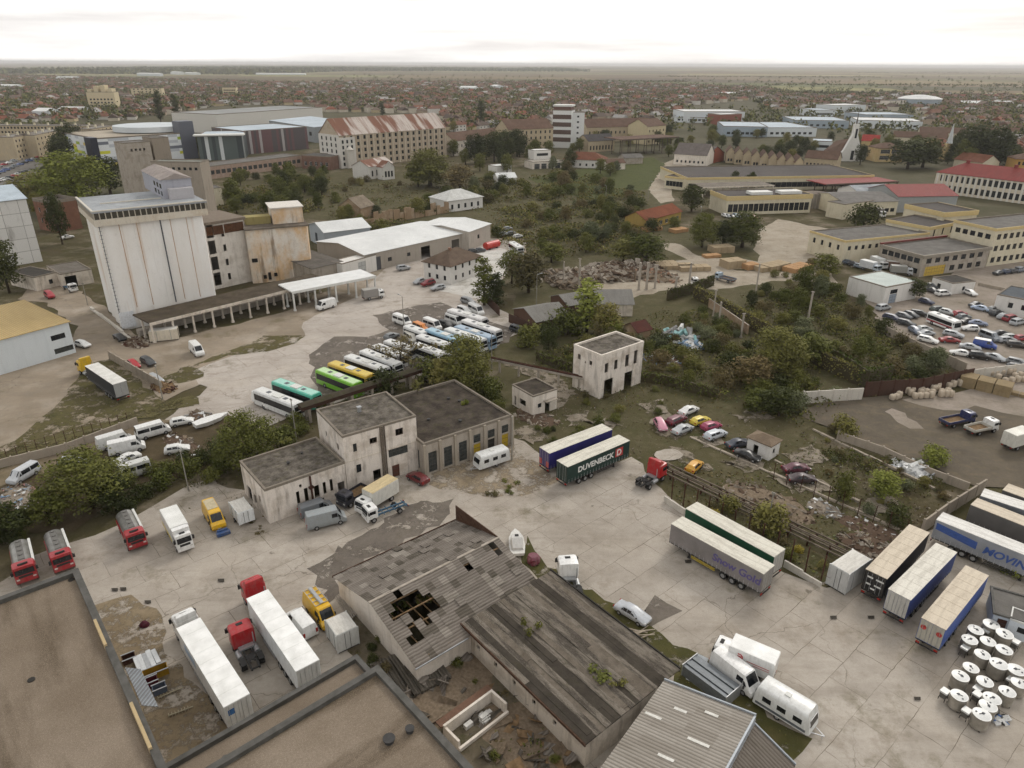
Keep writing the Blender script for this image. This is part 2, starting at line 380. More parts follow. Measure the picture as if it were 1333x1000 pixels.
def trailer_model(L=13.6,H=4.0,doors=True):
 key = ('trailer',L,H)
 if key in CM: return CM[key]
 W = 2.52; z0 = 1.15; m = Model('semi_trailer','trailer')
 b = MB(); b.box(-L / 2,-W / 2,z0,L / 2,W / 2,H - .06)
 n = int(L / .62)
 for k in range(n):
  x = -L / 2 + (k + .6) * L / n
  for sy in (-1,1):
   b.box(x - .02,sy * W / 2,z0 + .02,x + .02,sy * (W / 2 + .012),z0 + .5,1); b.box(x - .05,sy * W / 2,z0 - .12,x + .05,sy * (W / 2 + .015),z0 + .05,1)
 m.add('side_curtain',b.mesh('side_curtain',[TARP,STEEL]),'side')
 b = MB(); b.box(-L / 2 - .02,-W / 2 - .02,H - .06,L / 2 + .02,W / 2 + .02,H + .02)
 for k in range(1,int(L / 1.7)): x = -L / 2 + k * 1.7; b.box(x - .03,-W / 2,H + .02,x + .03,W / 2,H + .04)
 m.add('roof',b.mesh('roof',TARP),'roof')
 b = MB(); b.box(L / 2,-W / 2 + .03,z0 + .03,L / 2 + .03,W / 2 - .03,H - .1); m.add('front_panel',b.mesh('front_panel',WHITE),'front')
 for sy in (-1,1):
  b = MB(); y0,y1 = (0.015,W / 2 - .05) if sy > 0 else (-W / 2 + .05,-.015)
  b.box(-L / 2 - .045,y0,z0 + .08,-L / 2,y1,H - .1)
  d = m.add('rear_door',b.mesh('rear_door',WHITE,bevel=.01),'rear')
  b = MB()
  for q in (.3,.72): y = y0 + (y1 - y0) * q; b.tube((-L / 2 - .08,y,z0 + .1),(-L / 2 - .08,y,H - .15),.022,6)
  m.add('lock_rod',b.mesh('lock_rod',STEEL),None,d)
 b = MB(); b.box(-L / 2 + .1,-.55,.82,L / 2 - .2,-.38,z0); b.box(-L / 2 + .1,.38,.82,L / 2 - .2,.55,z0); b.box(-L / 2,-W / 2,z0 - .14,L / 2,W / 2,z0 - .005); b.box(-L / 2 - .04,-W / 2 + .1,.48,-L / 2 + .06,W / 2 - .1,.62)
 for k in range(3): x = -L / 2 + 2.6 + k * 1.31; b.tube((x,-W / 2 + .2,.5),(x,W / 2 - .2,.5),.07,6)
 m.add('chassis',b.mesh('chassis',CHAS))
 for k in range(3):
  x = -L / 2 + 2.6 + k * 1.31
  for sy in (-1,1): m.add('wheel',wheel(.5,.36),None,-1,(x,sy * (W / 2 - .2),.5))
 for sy in (-1,1):
  b = MB(); b.box(L / 2 - 3.1,sy * .8,.1,L / 2 - 2.95,sy * .95,z0); b.box(L / 2 - 3.2,sy * .72,0,L / 2 - 2.85,sy * 1.02,.06); m.add('landing_leg',b.mesh('landing_leg',CHAS))
  b = MB(); b.box(-L / 2 - .05,sy * .75,.66,-L / 2 + .02,sy * 1.15,.86); m.add('taillight',b.mesh('taillight',TAIL))
  b = MB(); b.box(-L / 2 + 6.4,sy * (W / 2 - .06),.5,L / 2 - 3.6,sy * (W / 2 - .02),.62); b.box(-L / 2 + 6.4,sy * (W / 2 - .06),.75,L / 2 - 3.6,sy * (W / 2 - .02),.87); m.add('side_guard',b.mesh('side_guard',STEEL),'guard')
 CM[key] = m; return m
def cab_parts(m,x0,x1,W,z0,z1,slot='cab',deflector=True,sleeper=True,grille=CHAS):
 """cab-over truck cab between x0 (rear) and x1 (nose)"""
 b = MB(); rbox(b,x0,x1,W,z0,z1,.22,.28,.0); c = m.add('cab',b.mesh('cab',paint('888888'),smooth=35,fix=True),slot)
 zz0,zz1 = z0 + (z1 - z0) * .44,z0 + (z1 - z0) * .82; fx = lambda z: x1 - .28 * ((z - z0) / (z1 - z0)) ** 2
 hw = W / 2 * .86; b = MB(); p = [(fx(zz0) + .025,-hw,zz0),(fx(zz0) + .025,hw,zz0),(fx(zz1) + .025,hw * .97,zz1),(fx(zz1) + .025,-hw * .97,zz1)]
 b.add(p + [(x - .08,y,z) for x,y,z in p],[(0,1,2,3),(7,6,5,4),(0,4,5,1),(1,5,6,2),(2,6,7,3),(3,7,4,0)]); m.add('windshield',b.mesh('windshield',DGLASS))
 for sy in (-1,1):
  b = MB(); xa = max(x0 + .35,x1 - 1.35); b.box(xa,sy * (W / 2 - .02),zz0 + .02,x1 - .42,sy * (W / 2 + .012),zz1 - .08); m.add('side_window',b.mesh('side_window',DGLASS))
  b = MB(); b.box(x1 - .3,sy * (W / 2),zz0 + .1,x1 - .16,sy * (W / 2 + .26),zz1 - .1); b.tube((x1 - .23,sy * (W / 2 - .1),zz1),(x1 - .23,sy * (W / 2 + .14),zz1),.03,6); m.add('mirror',b.mesh('mirror',CHAS))
  b = MB(); b.box(x1 - .12,sy * (W / 2 - .5),z0 + .1,x1 - .0,sy * (W / 2 - .16),z0 + .3); m.add('headlight',b.mesh('headlight',LAMP))
 b = MB(); b.box(x1 - .1,-W / 2 * .62,z0 + .36,x1 - .02,W / 2 * .62,zz0 - .14); m.add('grille',b.mesh('grille',grille))
 b = MB(); b.box(x1 - .3,-W / 2 * .98,z0 - .35,x1 + .0,W / 2 * .98,z0 + .06); m.add('bumper',b.mesh('bumper',paint('888888'),bevel=.04),slot)
 b = MB(); b.box(x1 - 1.0,-.35,z1 - .01,x1 - .6,.35,z1 + .05); m.add('roof_hatch',b.mesh('roof_hatch',CHAS,bevel=.015))
 if deflector:
  b = MB(); h = .75; b.add([(x0 + .05,-W / 2 + .1,z1 - .05),(x0 + .05,W / 2 - .1,z1 - .05),(x1 - .55,W / 2 - .3,z1 - .05),(x1 - .55,-W / 2 + .3,z1 - .05),(x0 + .05,-W / 2 + .15,z1 + h),(x0 + .05,W / 2 - .15,z1 + h),(x0 + .55,W / 2 - .3,z1 + h),(x0 + .55,-W / 2 + .3,z1 + h)],
    [(3,2,1,0),(4,5,6,7),(0,1,5,4),(1,2,6,5),(2,3,7,6),(3,0,4,7)]); m.add('roof_spoiler',b.mesh('roof_spoiler',paint('888888'),bevel=.06,smooth=50,fix=True),slot)
 return c
def tractor_model(deflector=True):
 key = ('tractor',deflector)
 if key in CM: return CM[key]
 m = Model('tractor_unit','truck'); cab_parts(m,.85,3.0,2.45,1.0,3.05,deflector=deflector)
 b = MB(); b.box(-3.0,-.5,.75,2.8,-.32,1.02); b.box(-3.0,.32,.75,2.8,.5,1.02)
 for x in (-2.9,-1.2,.2): b.box(x,-.32,.8,x + .12,.32,.95)
 m.add('chassis',b.mesh('chassis',CHAS))
 b = MB(); b.tube((-1.3,0,1.03),(-1.3,0,1.2),.5,14); b.box(-2.0,-.3,1.03,-1.3,-.12,1.16); b.box(-2.0,.12,1.03,-1.3,.3,1.16); m.add('fifth_wheel',b.mesh('fifth_wheel',CHAS))
 for sy in (-1,1):
  b = MB(); b.tube((-.55,sy * .92,.72),(.6,sy * .92,.72),.33,12); m.add('fuel_tank',b.mesh('fuel_tank',STEEL,smooth=40))
  m.add('wheel',wheel(.5,.34),None,-1,(2.0,sy * 1.03,.5)); m.add('wheel',wheel(.5,.6),None,-1,(-1.55,sy * .93,.5))
  b = MB(); b.box(-2.15,sy * .62,1.06,-.95,sy * 1.24,1.1); m.add('mudguard',b.mesh('mudguard',CHAS))
 b = MB(); b.box(.1,-.8,1.05,.75,.8,1.25); b.tube((.5,-.9,1.2),(.5,-.9,2.7),.07,8); m.add('deck_plate',b.mesh('deck_plate',STEEL))
 CM[key] = m; return m
def boxtruck_model(L=7.2,H=3.2,Wb=2.3,cabL=1.7,chassis_only=False,tank=False,name='box_truck',flat=False,tarped=False):
 key = ('box',L,H,chassis_only,tank,flat)
 if key in CM: return CM[key]
 m = Model(name,'truck'); xc = L / 2 - cabL; hc = 2.35 if H < 3.3 else 2.7
 cab_parts(m,xc,L / 2,2.1 if not tank else 2.4,.75 if not tank else .95,hc if not tank else 2.75,deflector=False)
 b = MB(); b.box(-L / 2,-.45,.55,xc,-.3,.8); b.box(-L / 2,.3,.55,xc,.45,.8); b.box(-L / 2,-.9,.5,-L / 2 + .1,.9,.62)
 for k in range(6): x = -L / 2 + .3 + k * (L - cabL - .5) / 5; b.box(x,-.9,.68,x + .1,.9,.8)
 m.add('chassis',b.mesh('chassis',CHAS if not chassis_only else plain('blue_frame','4a6478')),'chassis')
 if tank:
  b = MB(); n = 14; rr = []
  for k in range(n): q = 2 * math.pi * k / n; rr.append((1.12 * math.cos(q),1.85 + .78 * math.sin(q)))
  b.loft([[(x,y * s,1.85 + (z - 1.85) * s) for y,z in rr] for x,s in ((-L / 2 + .1,.8),(-L / 2 + .2,1),(xc - .35,1),(xc - .2,.8))]); m.add('water_tank',b.mesh('water_tank',plain('tank_alu','9a9894',.38,.5,.7,.25,1.2),smooth=40,fix=True))
  b = MB(); b.box(-L / 2 + .3,-.38,2.6,xc - .5,.38,2.68)
  for k in range(4): b.tube((-L / 2 + .8 + k * 1.1,0,2.66),(-L / 2 + .8 + k * 1.1,0,2.8),.22,10)
  m.add('walkway',b.mesh('walkway',plain('tank_top','6e6c68',.7)))
  for sy in (-1,1):
   b = MB(); b.box(-L / 2 + .1,sy * .75,.85,xc - .2,sy * 1.22,1.35); m.add('side_locker',b.mesh('side_locker',paint('8a1c24'),bevel=.03),'cab')
  b = MB(); b.box(-L / 2 + .1,1.0,2.1,xc - .1,1.3,2.35); m.add('hose_case',b.mesh('hose_case',WHITE,bevel=.04))
  b = MB(); b.box(L / 2 - .95,-.55,2.75,L / 2 - .7,.55,2.92); m.add('light_bar',b.mesh('light_bar',CHAS,bevel=.03))
 elif flat:
  b = MB(); x0,x1,w = -L / 2,xc - .1,Wb / 2; b.box(x0,-w,.85,x1,w,.98,1)
  for a in ((x0,-w,x1,-w + .06),(x0,w - .06,x1,w),(x0,-w,x0 + .06,w),(x1 - .06,-w,x1,w)): b.box(a[0],a[1],.86,a[2],a[3],1.42)
  m.add('dropside_bed',b.mesh('dropside_bed',[paint('888888'),WOOD]),'bed')
 elif not chassis_only:
  b = MB(); b.box(-L / 2,-Wb / 2,.85,xc - .1,Wb / 2,H - .05); m.add('cargo_box',b.mesh('cargo_box',paint('aaaaaa'),bevel=.02),'box')
  b = MB(); b.box(-L / 2 + .05,-Wb / 2 + .05,H - .05,xc - .15,Wb / 2 - .05,H + .01); m.add('box_roof',b.mesh('box_roof',WHITE),'roof')
  b = MB(); b.box(-L / 2 - .03,-Wb / 2 + .08,.95,-L / 2,-.02,H - .15); b.box(-L / 2 - .03,.02,.95,-L / 2,Wb / 2 - .08,H - .15); m.add('rear_door',b.mesh('rear_door',WHITE),'box')
 r = .42 if not tank else .5
 for fx in (L / 2 - 1.0,-L / 2 + 1.5):
  for sy in (-1,1): m.add('wheel',wheel(r,.32),None,-1,(fx,sy * (.92 if not tank else 1.05),r))
 for sy in (-1,1): b = MB(); b.box(-L / 2 - .04,sy * .6,.6,-L / 2 + .03,sy * .9,.75); m.add('taillight',b.mesh('taillight',TAIL))
 CM[key] = m; return m
def caravan_model(L=6.0,W=2.25,H=2.6,motor=False):
 key = ('caravan',L)
 if key in CM: return CM[key]
 m = Model('caravan','caravan'); b = MB(); rbox(b,-L / 2,L / 2,W,.45,H,.3,.5,.35); m.add('body',b.mesh('body',paint('c8c6c0'),smooth=40,fix=True),'body')
 for sy in (-1,1):
  for x in (-.34,-.08,.2): b = MB(); b.box(x * L,sy * (W / 2 - .02),1.35,x * L + .9,sy * (W / 2 + .015),1.95); m.add('side_window',b.mesh('side_window',DGLASS))
  b = MB(); b.box(-L / 2 + .3,sy * (W / 2 - .02),.62,L / 2 - .4,sy * (W / 2 + .01),.92); m.add('stripe',b.mesh('stripe',plain('caravan_stripe','5b5f63')),'stripe')
  m.add('wheel',wheel(.33,.2),None,-1,(-.3,sy * (W / 2 - .12),.33))
 z0,z1 = 1.3,2.0; fx = lambda z: L / 2 - .5 * ((z - .45) / (H - .45)) ** 2
 b = MB(); p = [(fx(z0) + .02,-.85,z0),(fx(z0) + .02,.85,z0),(fx(z1) + .02,.8,z1),(fx(z1) + .02,-.8,z1)]
 b.add(p + [(x - .1,y,z) for x,y,z in p],[(0,1,2,3),(7,6,5,4),(0,4,5,1),(1,5,6,2),(2,6,7,3),(3,7,4,0)]); m.add('front_window',b.mesh('front_window',DGLASS))
 fr = lambda z: -L / 2 + .35 * ((z - .45) / (H - .45)) ** 2
 b = MB(); b.box(fr(1.3) - .03,-.8,1.3,fr(2.0) + .03,.8,1.95); m.add('rear_window',b.mesh('rear_window',DGLASS))
 b = MB(); b.box(-.3,-.28,H,.3,.28,H + .1); m.add('roof_hatch',b.mesh('roof_hatch',WHITE,bevel=.03))
 b = MB(); b.tube((L / 2 - .1,-.5,.45),(L / 2 + 1.1,0,.45),.05,6); b.tube((L / 2 - .1,.5,.45),(L / 2 + 1.1,0,.45),.05,6); b.tube((L / 2 + .9,0,0),(L / 2 + .9,0,.45),.04,6); m.add('drawbar',b.mesh('drawbar',STEEL))
 CM[key] = m; return m
def container_model(L,W,H,wheels=False):
 key = ('cont',L,W,H,wheels)
 if key in CM: return CM[key]
 m = Model('box_trailer' if wheels else 'cargo_container','trailer' if wheels else 'container'); z0 = .55 if wheels else .12
 b = MB(); b.box(-L / 2,-W / 2,z0,L / 2,W / 2,H)
 for x,y in ((-1,-1),(1,-1),(1,1),(-1,1)): b.box(x * L / 2 - .06 + .04 * x,y * W / 2 - .06 + .04 * y,z0,x * L / 2 + .06 + .02 * x,y * W / 2 + .06 + .02 * y,H + .02)
 m.add('box',b.mesh('box',paint('c8c8c4')),'body')
 b = MB(); b.box(-L / 2 + .06,-W / 2 + .06,H,L / 2 - .06,W / 2 - .06,H + .03); m.add('roof',b.mesh('roof',dirtyroof('cfccc4')),'roof')
 for sy in (-1,1):
  b = MB(); y0,y1 = sorted((sy * .02,sy * (W / 2 - .09))); b.box(L / 2,y0,z0 + .1,L / 2 + .03,y1,H - .1); d = m.add('door',b.mesh('door',paint('c8c8c4')),'body')
  b = MB(); b.tube((L / 2 + .06,sy * .3,z0 + .15),(L / 2 + .06,sy * .3,H - .15),.025,6); m.add('lock_rod',b.mesh('lock_rod',CHAS),None,d)
  for x in (-.25,.25): b = MB(); b.box(x * L - .05,sy * W / 2,z0,x * L + .05,sy * (W / 2 + .03),H); m.add('side_post',b.mesh('side_post',plain('post_grey','8d8f8e')))
 if wheels:
  for sy in (-1,1): m.add('wheel',wheel(.32,.2),None,-1,(-.2,sy * (W / 2 + .05),.32));
  b = MB(); b.tube((-L / 2,0,.5),(-L / 2 - 1.2,0,.5),.06,6); m.add('drawbar',b.mesh('drawbar',CHAS))
 else: b = MB(); b.box(-L / 2,-W / 2,0,-L / 2 + .3,W / 2,z0); b.box(L / 2 - .3,-W / 2,0,L / 2,W / 2,z0); m.add('skid',b.mesh('skid',CHAS))
 CM[key] = m; return m
def put(model,label,a,b,z=.7,group=None,colors={},L=None,**kw):
 """stand a vehicle along the line a(rear)-b(front) read from the photograph at height z"""
 pa,pb = P(*a,z),P(*b,z); c = (pa + pb) / 2
 return model.spawn(label,(c.x,c.y,_zs[0] + .004),head(pa,pb),group,colors,**kw)
# ---------------------------------------------------------------- buildings
WINC = {}
def win_mesh(w,h,style):
 key = (round(w,2),round(h,2),style)
 if key in WINC: return WINC[key]
 b = MB(); t = .07
 if style in ('glass','dark'):
  b.box(-w / 2,0,0,w / 2,.05,h,1)
  fr = [(-w / 2,-w / 2 + t,0,h),(w / 2 - t,w / 2,0,h),(-w / 2 + t,w / 2 - t,0,t),(-w / 2 + t,w / 2 - t,h - t,h)]
  nx = max(1,int(round(w / .9)))
  for k in range(1,nx): x = -w / 2 + k * w / nx; fr.append((x - .03,x + .03,t,h - t))
  for x0,x1,z0,z1 in fr: b.box(x0,-.05,z0,x1,-.002,z1,0)
  if h > 1.9:
   b.box(-w / 2 + t,-.045,h * .62,w / 2 - t,-.004,h * .62 + .05,0)
  me = b.mesh('window',[WHITE if style == 'glass' else plain('dark_frame','3a3733'),GLASS])
 elif style == 'industrial':
  b.box(-w / 2,0,0,w / 2,.04,h,1); nx = max(2,int(w / .6)); nz = max(2,int(h / .6))
  for k in range(nx + 1): x = -w / 2 + k * w / nx; b.box(x - .025,-.04,0,x + .025,-.002,h,0)
  for k in range(nz + 1): z = k * h / nz; b.box(-w / 2,-.05,max(0,z - .025),w / 2,-.003,min(h,z + .025),0)
  me = b.mesh('window',[plain('grey_frame','55534e'),plain('dusty_glass','3c4040',.35,.4,0,.5,1.5)])
 elif style == 'broken':
  for x0,x1,z0,z1 in ((-w / 2,-w / 2 + t,0,h),(w / 2 - t,w / 2,0,h),(-w / 2 + t,w / 2 - t,0,t),(-.03,.03,t,h * .8)): b.box(x0,0,z0,x1,.06,z1,0)
  me = b.mesh('window',[plain('rotten_frame','5a4e42')])
 else:   # door / shutter, style 'door:RRGGBB'
  b.box(-w / 2,0,0,w / 2,.06,h,0); nx = max(1,int(w / 1.1))
  for k in range(1,nx): x = -w / 2 + k * w / nx; b.box(x - .02,-.015,.05,x + .02,-.002,h - .05,1)
  for k in (1,2): b.box(-w / 2 + .03,-.018,h * k / 3 - .03,w / 2 - .03,-.003,h * k / 3 + .03,1)
  c = style.split(':')[1]; me = b.mesh('door',[plain('door_' + c,c,.6),plain('door_rail','4b4a48')])
 WINC[key] = me; return me
def row(L,n,z,w,h,m0=1.0,m1=None,style='glass'):
 m1 = m0 if m1 is None else m1; st = (L - m0 - m1) / n
 return [(m0 + st * (k + .5) - w / 2,z,w,h,style) for k in range(n)]
def rows(L,nf,n,z0,dz,w,h,m0=1.0,m1=None,style='glass'):
 return sum([row(L,n,z0 + k * dz,w,h,m0,m1,style) for k in range(nf)],[])
class Bld:
 def __init__(s,name,label,cat,A,B,C=None,depth=None,h=None,base=None,zA=None,group=None,rz=None):
  s.h = h if h is not None else height(base,A[1])
  z = s.h if zA is None else zA
  a,b = P(*A,z),P(*B,z); d = (b - a); s.L = d.length; s.rz = math.atan2(d.y,d.x); ux = d.normalized(); uy = Vector((-ux.y,ux.x,0))
  if depth is None: depth = abs((P(*C,z) - b).dot(uy))
  s.D = depth; s.o = Vector((a.x,a.y,0)); s.ux,s.uy = ux,uy
  s.root = thing(name,label,cat,s.o,s.rz,group); s.nw = 0; s.extra = None
 def part(s,name,mb,mats,parent=None,**kw): return mb.build(name,mats,parent or s.root,**kw)
 def W(s,x,y,z=0): return s.o + s.ux * x + s.uy * y + Vector((0,0,z))
 def wall_side(s,b,side,z0,z1,ops,t=.22,x0=0,y0=0,L=None,D=None,back=True):
  L = s.L if L is None else L; D = s.D if D is None else D
  if side == 'f': o,u,n,ln = (x0,y0),(1,0),(0,-1),L
  elif side == 'r': o,u,n,ln = (x0 + L,y0),(0,1),(1,0),D
  elif side == 'b': o,u,n,ln = (x0 + L,y0 + D),(-1,0),(0,1),L
  else: o,u,n,ln = (x0,y0 + D),(0,-1),(-1,0),D
  pt = lambda q,z,d=0: (o[0] + u[0] * q - n[0] * d,o[1] + u[1] * q - n[1] * d,z)
  ops = [p for p in ops if p[0] > .02 and p[0] + p[2] < ln - .02 and p[1] + p[3] <= z1 - .02]
  xs = sorted({0,round(ln,4)} | {round(p[0],4) for p in ops} | {round(p[0] + p[2],4) for p in ops})
  zs = sorted({round(z0,4),round(z1,4)} | {round(max(z0,p[1]),4) for p in ops} | {round(p[1] + p[3],4) for p in ops})
  for i in range(len(xs) - 1):
   xm = (xs[i] + xs[i + 1]) / 2
   for j in range(len(zs) - 1):
    zm = (zs[j] + zs[j + 1]) / 2
    if any(p[0] < xm < p[0] + p[2] and p[1] < zm < p[1] + p[3] for p in ops): continue
    b.quad(pt(xs[i],zs[j]),pt(xs[i + 1],zs[j]),pt(xs[i + 1],zs[j + 1]),pt(xs[i],zs[j + 1]))
  for p in ops:
   a,c,q0,q1 = p[0],p[0] + p[2],max(z0,p[1]),p[1] + p[3]
   for e,f in (((a,q0),(c,q0)),((c,q0),(c,q1)),((c,q1),(a,q1)),((a,q1),(a,q0))):
    b.quad(pt(*e),pt(*f),pt(*f,t),pt(*e,t))
   st = p[4] if len(p) > 4 else 'hole'
   if st != 'hole':
    me = win_mesh(p[2],q1 - q0,st); s.nw += 1; mid = pt(a + p[2] / 2,q0,t * .7); ang = math.atan2(u[1],u[0])
    if s.nw <= 90 or me.name.startswith('door'):
     w = bpy.data.objects.new('door' if st.startswith('door') else 'window',me); COL.objects.link(w); w.parent = s.root; w.location = mid; w.rotation_euler = (0,0,ang)
    else:
     if s.extra is None: s.extra = bmesh.new(); s.exm = me.materials[:]
     k = len(s.extra.verts); s.extra.from_mesh(me); s.extra.verts.ensure_lookup_table(); M = Matrix.Translation(mid) @ Matrix.Rotation(ang,4,'Z')
     for v in s.extra.verts[k:]: v.co = M @ v.co
 def walls(s,mat,ops={},z1=None,z0=0,x0=0,y0=0,L=None,D=None,name='wall',gable=None,rise=0,t=.22):
  b = MB(); z1 = s.h if z1 is None else z1; L = s.L if L is None else L; D = s.D if D is None else D
  for sd in 'frbl': s.wall_side(b,sd,z0,z1,ops.get(sd,[]),t,x0,y0,L,D)
  if gable == 'x':
   for x in (x0,x0 + L): b.add([(x,y0,z1),(x,y0 + D,z1),(x,y0 + D / 2,z1 + rise)],[(0,1,2)])
  if gable == 'y':
   for y in (y0,y0 + D): b.add([(x0,y,z1),(x0 + L,y,z1),(x0 + L / 2,y,z1 + rise)],[(0,1,2)])
  if gable == 'shed':   # high side at the back
   b.quad((x0,y0 + D,z1),(x0 + L,y0 + D,z1),(x0 + L,y0 + D,z1 + rise),(x0,y0 + D,z1 + rise))
   for x in (x0,x0 + L): b.add([(x,y0,z1),(x,y0 + D,z1),(x,y0 + D,z1 + rise)],[(0,1,2)])
  w = s.part(name,b,mat)
  if s.extra is not None:
   me = bpy.data.meshes.new('window'); s.extra.to_mesh(me); s.extra.free(); s.extra = None
   for m in s.exm: me.materials.append(m)
   o = bpy.data.objects.new('window',me); COL.objects.link(o); o.parent = s.root; o['kind'] = 'stuff'
  return w
 def flat(s,roofmat,capmat,par=.4,z=None,x0=0,y0=0,L=None,D=None,over=.04,th=.28,sag=0):
  z = s.h if z is None else z; L = s.L if L is None else L; D = s.D if D is None else D
  b = MB(); b.box(x0 + th,y0 + th,z - par - .2,x0 + L - th,y0 + D - th,z - par); r = s.part('roof',b,roofmat)
  b = MB(); o = over
  for a in ((x0 - o,y0 - o,x0 + L + o,y0 + th),(x0 - o,y0 + D - th,x0 + L + o,y0 + D + o),(x0 - o,y0 + th,x0 + th,y0 + D - th),(x0 + L - th,y0 + th,x0 + L + o,y0 + D - th)): b.box(a[0],a[1],z - par - .1,a[2],a[3],z + .06)
  s.part('parapet',b,capmat); return r
 def gable(s,mat,rise,along='x',over=.4,z=None,x0=0,y0=0,L=None,D=None,th=.12,name='roof'):
  z = s.h if z is None else z; L = s.L if L is None else L; D = s.D if D is None else D; b = MB()
  if along == 'x':
   k = rise / (D / 2); ye = y0 - over;
   for sg in (0,1):
    f = (lambda y: y) if sg == 0 else (lambda y: 2 * y0 + D - y)
    p = [(x0 - over,f(ye),z - over * k + .02),(x0 + L + over,f(ye),z - over * k + .02),(x0 + L + over,f(y0 + D / 2),z + rise + .02),(x0 - over,f(y0 + D / 2),z + rise + .02)]
    b.add(p + [(x,y,q + th) for x,y,q in p],[(3,2,1,0),(4,5,6,7),(0,1,5,4),(1,2,6,5),(2,3,7,6),(3,0,4,7)])
  else:
   k = rise / (L / 2); xe = x0 - over
   for sg in (0,1):
    f = (lambda x: x) if sg == 0 else (lambda x: 2 * x0 + L - x)
    p = [(f(xe),y0 - over,z - over * k + .02),(f(x0 + L / 2),y0 - over,z + rise + .02),(f(x0 + L / 2),y0 + D + over,z + rise + .02),(f(xe),y0 + D + over,z - over * k + .02)]
    b.add(p + [(x,y,q + th) for x,y,q in p],[(3,2,1,0),(4,5,6,7),(0,1,5,4),(1,2,6,5),(2,3,7,6),(3,0,4,7)])
  return s.part(name,b,mat,fix=True)
 def hip(s,mat,rise,over=.5,z=None,x0=0,y0=0,L=None,D=None):
  z = s.h if z is None else z; L = s.L if L is None else L; D = s.D if D is None else D
  o = over; m = min(L,D) / 2; b = MB()
  if L >= D: r0,r1 = (x0 + m,y0 + D / 2),(x0 + L - m,y0 + D / 2)
  else: r0,r1 = (x0 + L / 2,y0 + m),(x0 + L / 2,y0 + D - m)
  v = [(x0 - o,y0 - o,z),(x0 + L + o,y0 - o,z),(x0 + L + o,y0 + D + o,z),(x0 - o,y0 + D + o,z),(*r0,z + rise),(*r1,z + rise)]
  v = [(x,y,q + .03) for x,y,q in v]
  f = [(0,1,5,4),(1,2,5),(2,3,4,5),(3,0,4)] if L >= D else [(0,1,4),(1,2,5,4),(2,3,5),(3,0,4,5)]
  b.add(v + [(x,y,z - .15) for x,y,_ in v[:4]],f + [(6,7,1,0),(7,8,2,1),(8,9,3,2),(9,6,0,3),(9,8,7,6)])
  return s.part('roof',b,mat,fix=True)
 def shed(s,mat,rise,over=.4,z=None,th=.12):
  z = s.h if z is None else z; o = over; k = rise / s.D; b = MB()
  p = [(-o,-o,z - o * k + .02),(s.L + o,-o,z - o * k + .02),(s.L + o,s.D + o,z + rise + o * k + .02),(-o,s.D + o,z + rise + o * k + .02)]
  b.add(p + [(x,y,q + th) for x,y,q in p],[(3,2,1,0),(4,5,6,7),(0,1,5,4),(1,2,6,5),(2,3,7,6),(3,0,4,7)]); return s.part('roof',b,mat)
 def chimney(s,x,y,z0,z1,w=.7,mat=None,parent=None):
  b = MB(); b.box(x - w / 2,y - w / 2,z0,x + w / 2,y + w / 2,z1); b.box(x - w / 2 - .08,y - w / 2 - .08,z1,x + w / 2 + .08,y + w / 2 + .08,z1 + .12)
  return s.part('chimney',b,mat or plain('chimney_brick','8a6a58',.9),parent)
 def roofvent(s,x,y,z,r=.25,h=.5):
  b = MB(); b.tube((x,y,z),(x,y,z + h),r,12); b.tube((x,y,z + h),(x,y,z + h + .08),r * 1.25,12); return s.part('roof_vent',b,plain('vent_dark','3d3c3b'))
# ---------------------------------------------------------------- ground
def ground_mat():
 t = NT('waste_ground'); v = t.coord(world=True)
 c = t.mix(t.noise(v,.045,6,.62,.38,.62),lin('574e3b'),lin('565237'))
 c = t.mix(t.noise(v,.22,7,.68,.45,.65),c,lin('4d4a2c'))
 c = t.mix(t.math('MULTIPLY',t.noise(v,.09,8,.7,.5,.64),.8),c,lin('85796a'))
 f = t.noise(v,1.6,7,.75,.3,.75); c = t.mix(t.math('MULTIPLY',f,.45),c,lin('2e2a1c'))
 # the plain beyond the town: long field strips
 vf = t.coord((.0011,.0011,0),.35,True); vo = t.n('TexVoronoi',voronoi_dimensions='2D',Scale=1.0,Randomness=.9); t.l(vf,vo.inputs['Vector'])
 cr = t.n('ValToRGB'); t.l(t.n('SeparateColor').outputs[0],cr.inputs[0]); sep = cr.inputs[0].links[0].from_node; t.l(vo.outputs['Color'],sep.inputs[0])
 e = cr.color_ramp.elements; e[0].color = lin('6f5f48'); e[1].color = lin('8a7a60'); cr.color_ramp.interpolation = 'CONSTANT'
 for p,k in ((.2,'665b42'),(.38,'7c6b53'),(.55,'87805a'),(.68,'5c5040'),(.84,'6e6a48')): el = e.new(p); el.color = lin(k)
 far = t.mix(t.math('MULTIPLY',t.noise(v,.004,6,.7,.4,.7),.5),cr.outputs[0],lin('4c4936'))
 sx = t.n('SeparateXYZ'); t.l(v,sx.inputs[0]); r = t.n('MapRange'); r.inputs[1].default_value = 1350; r.inputs[2].default_value = 1700; t.l(sx.outputs[1],r.inputs[0])
 return t.done(t.mix(r.outputs[0],c,far),.95,.1,0,f,.6,.08)
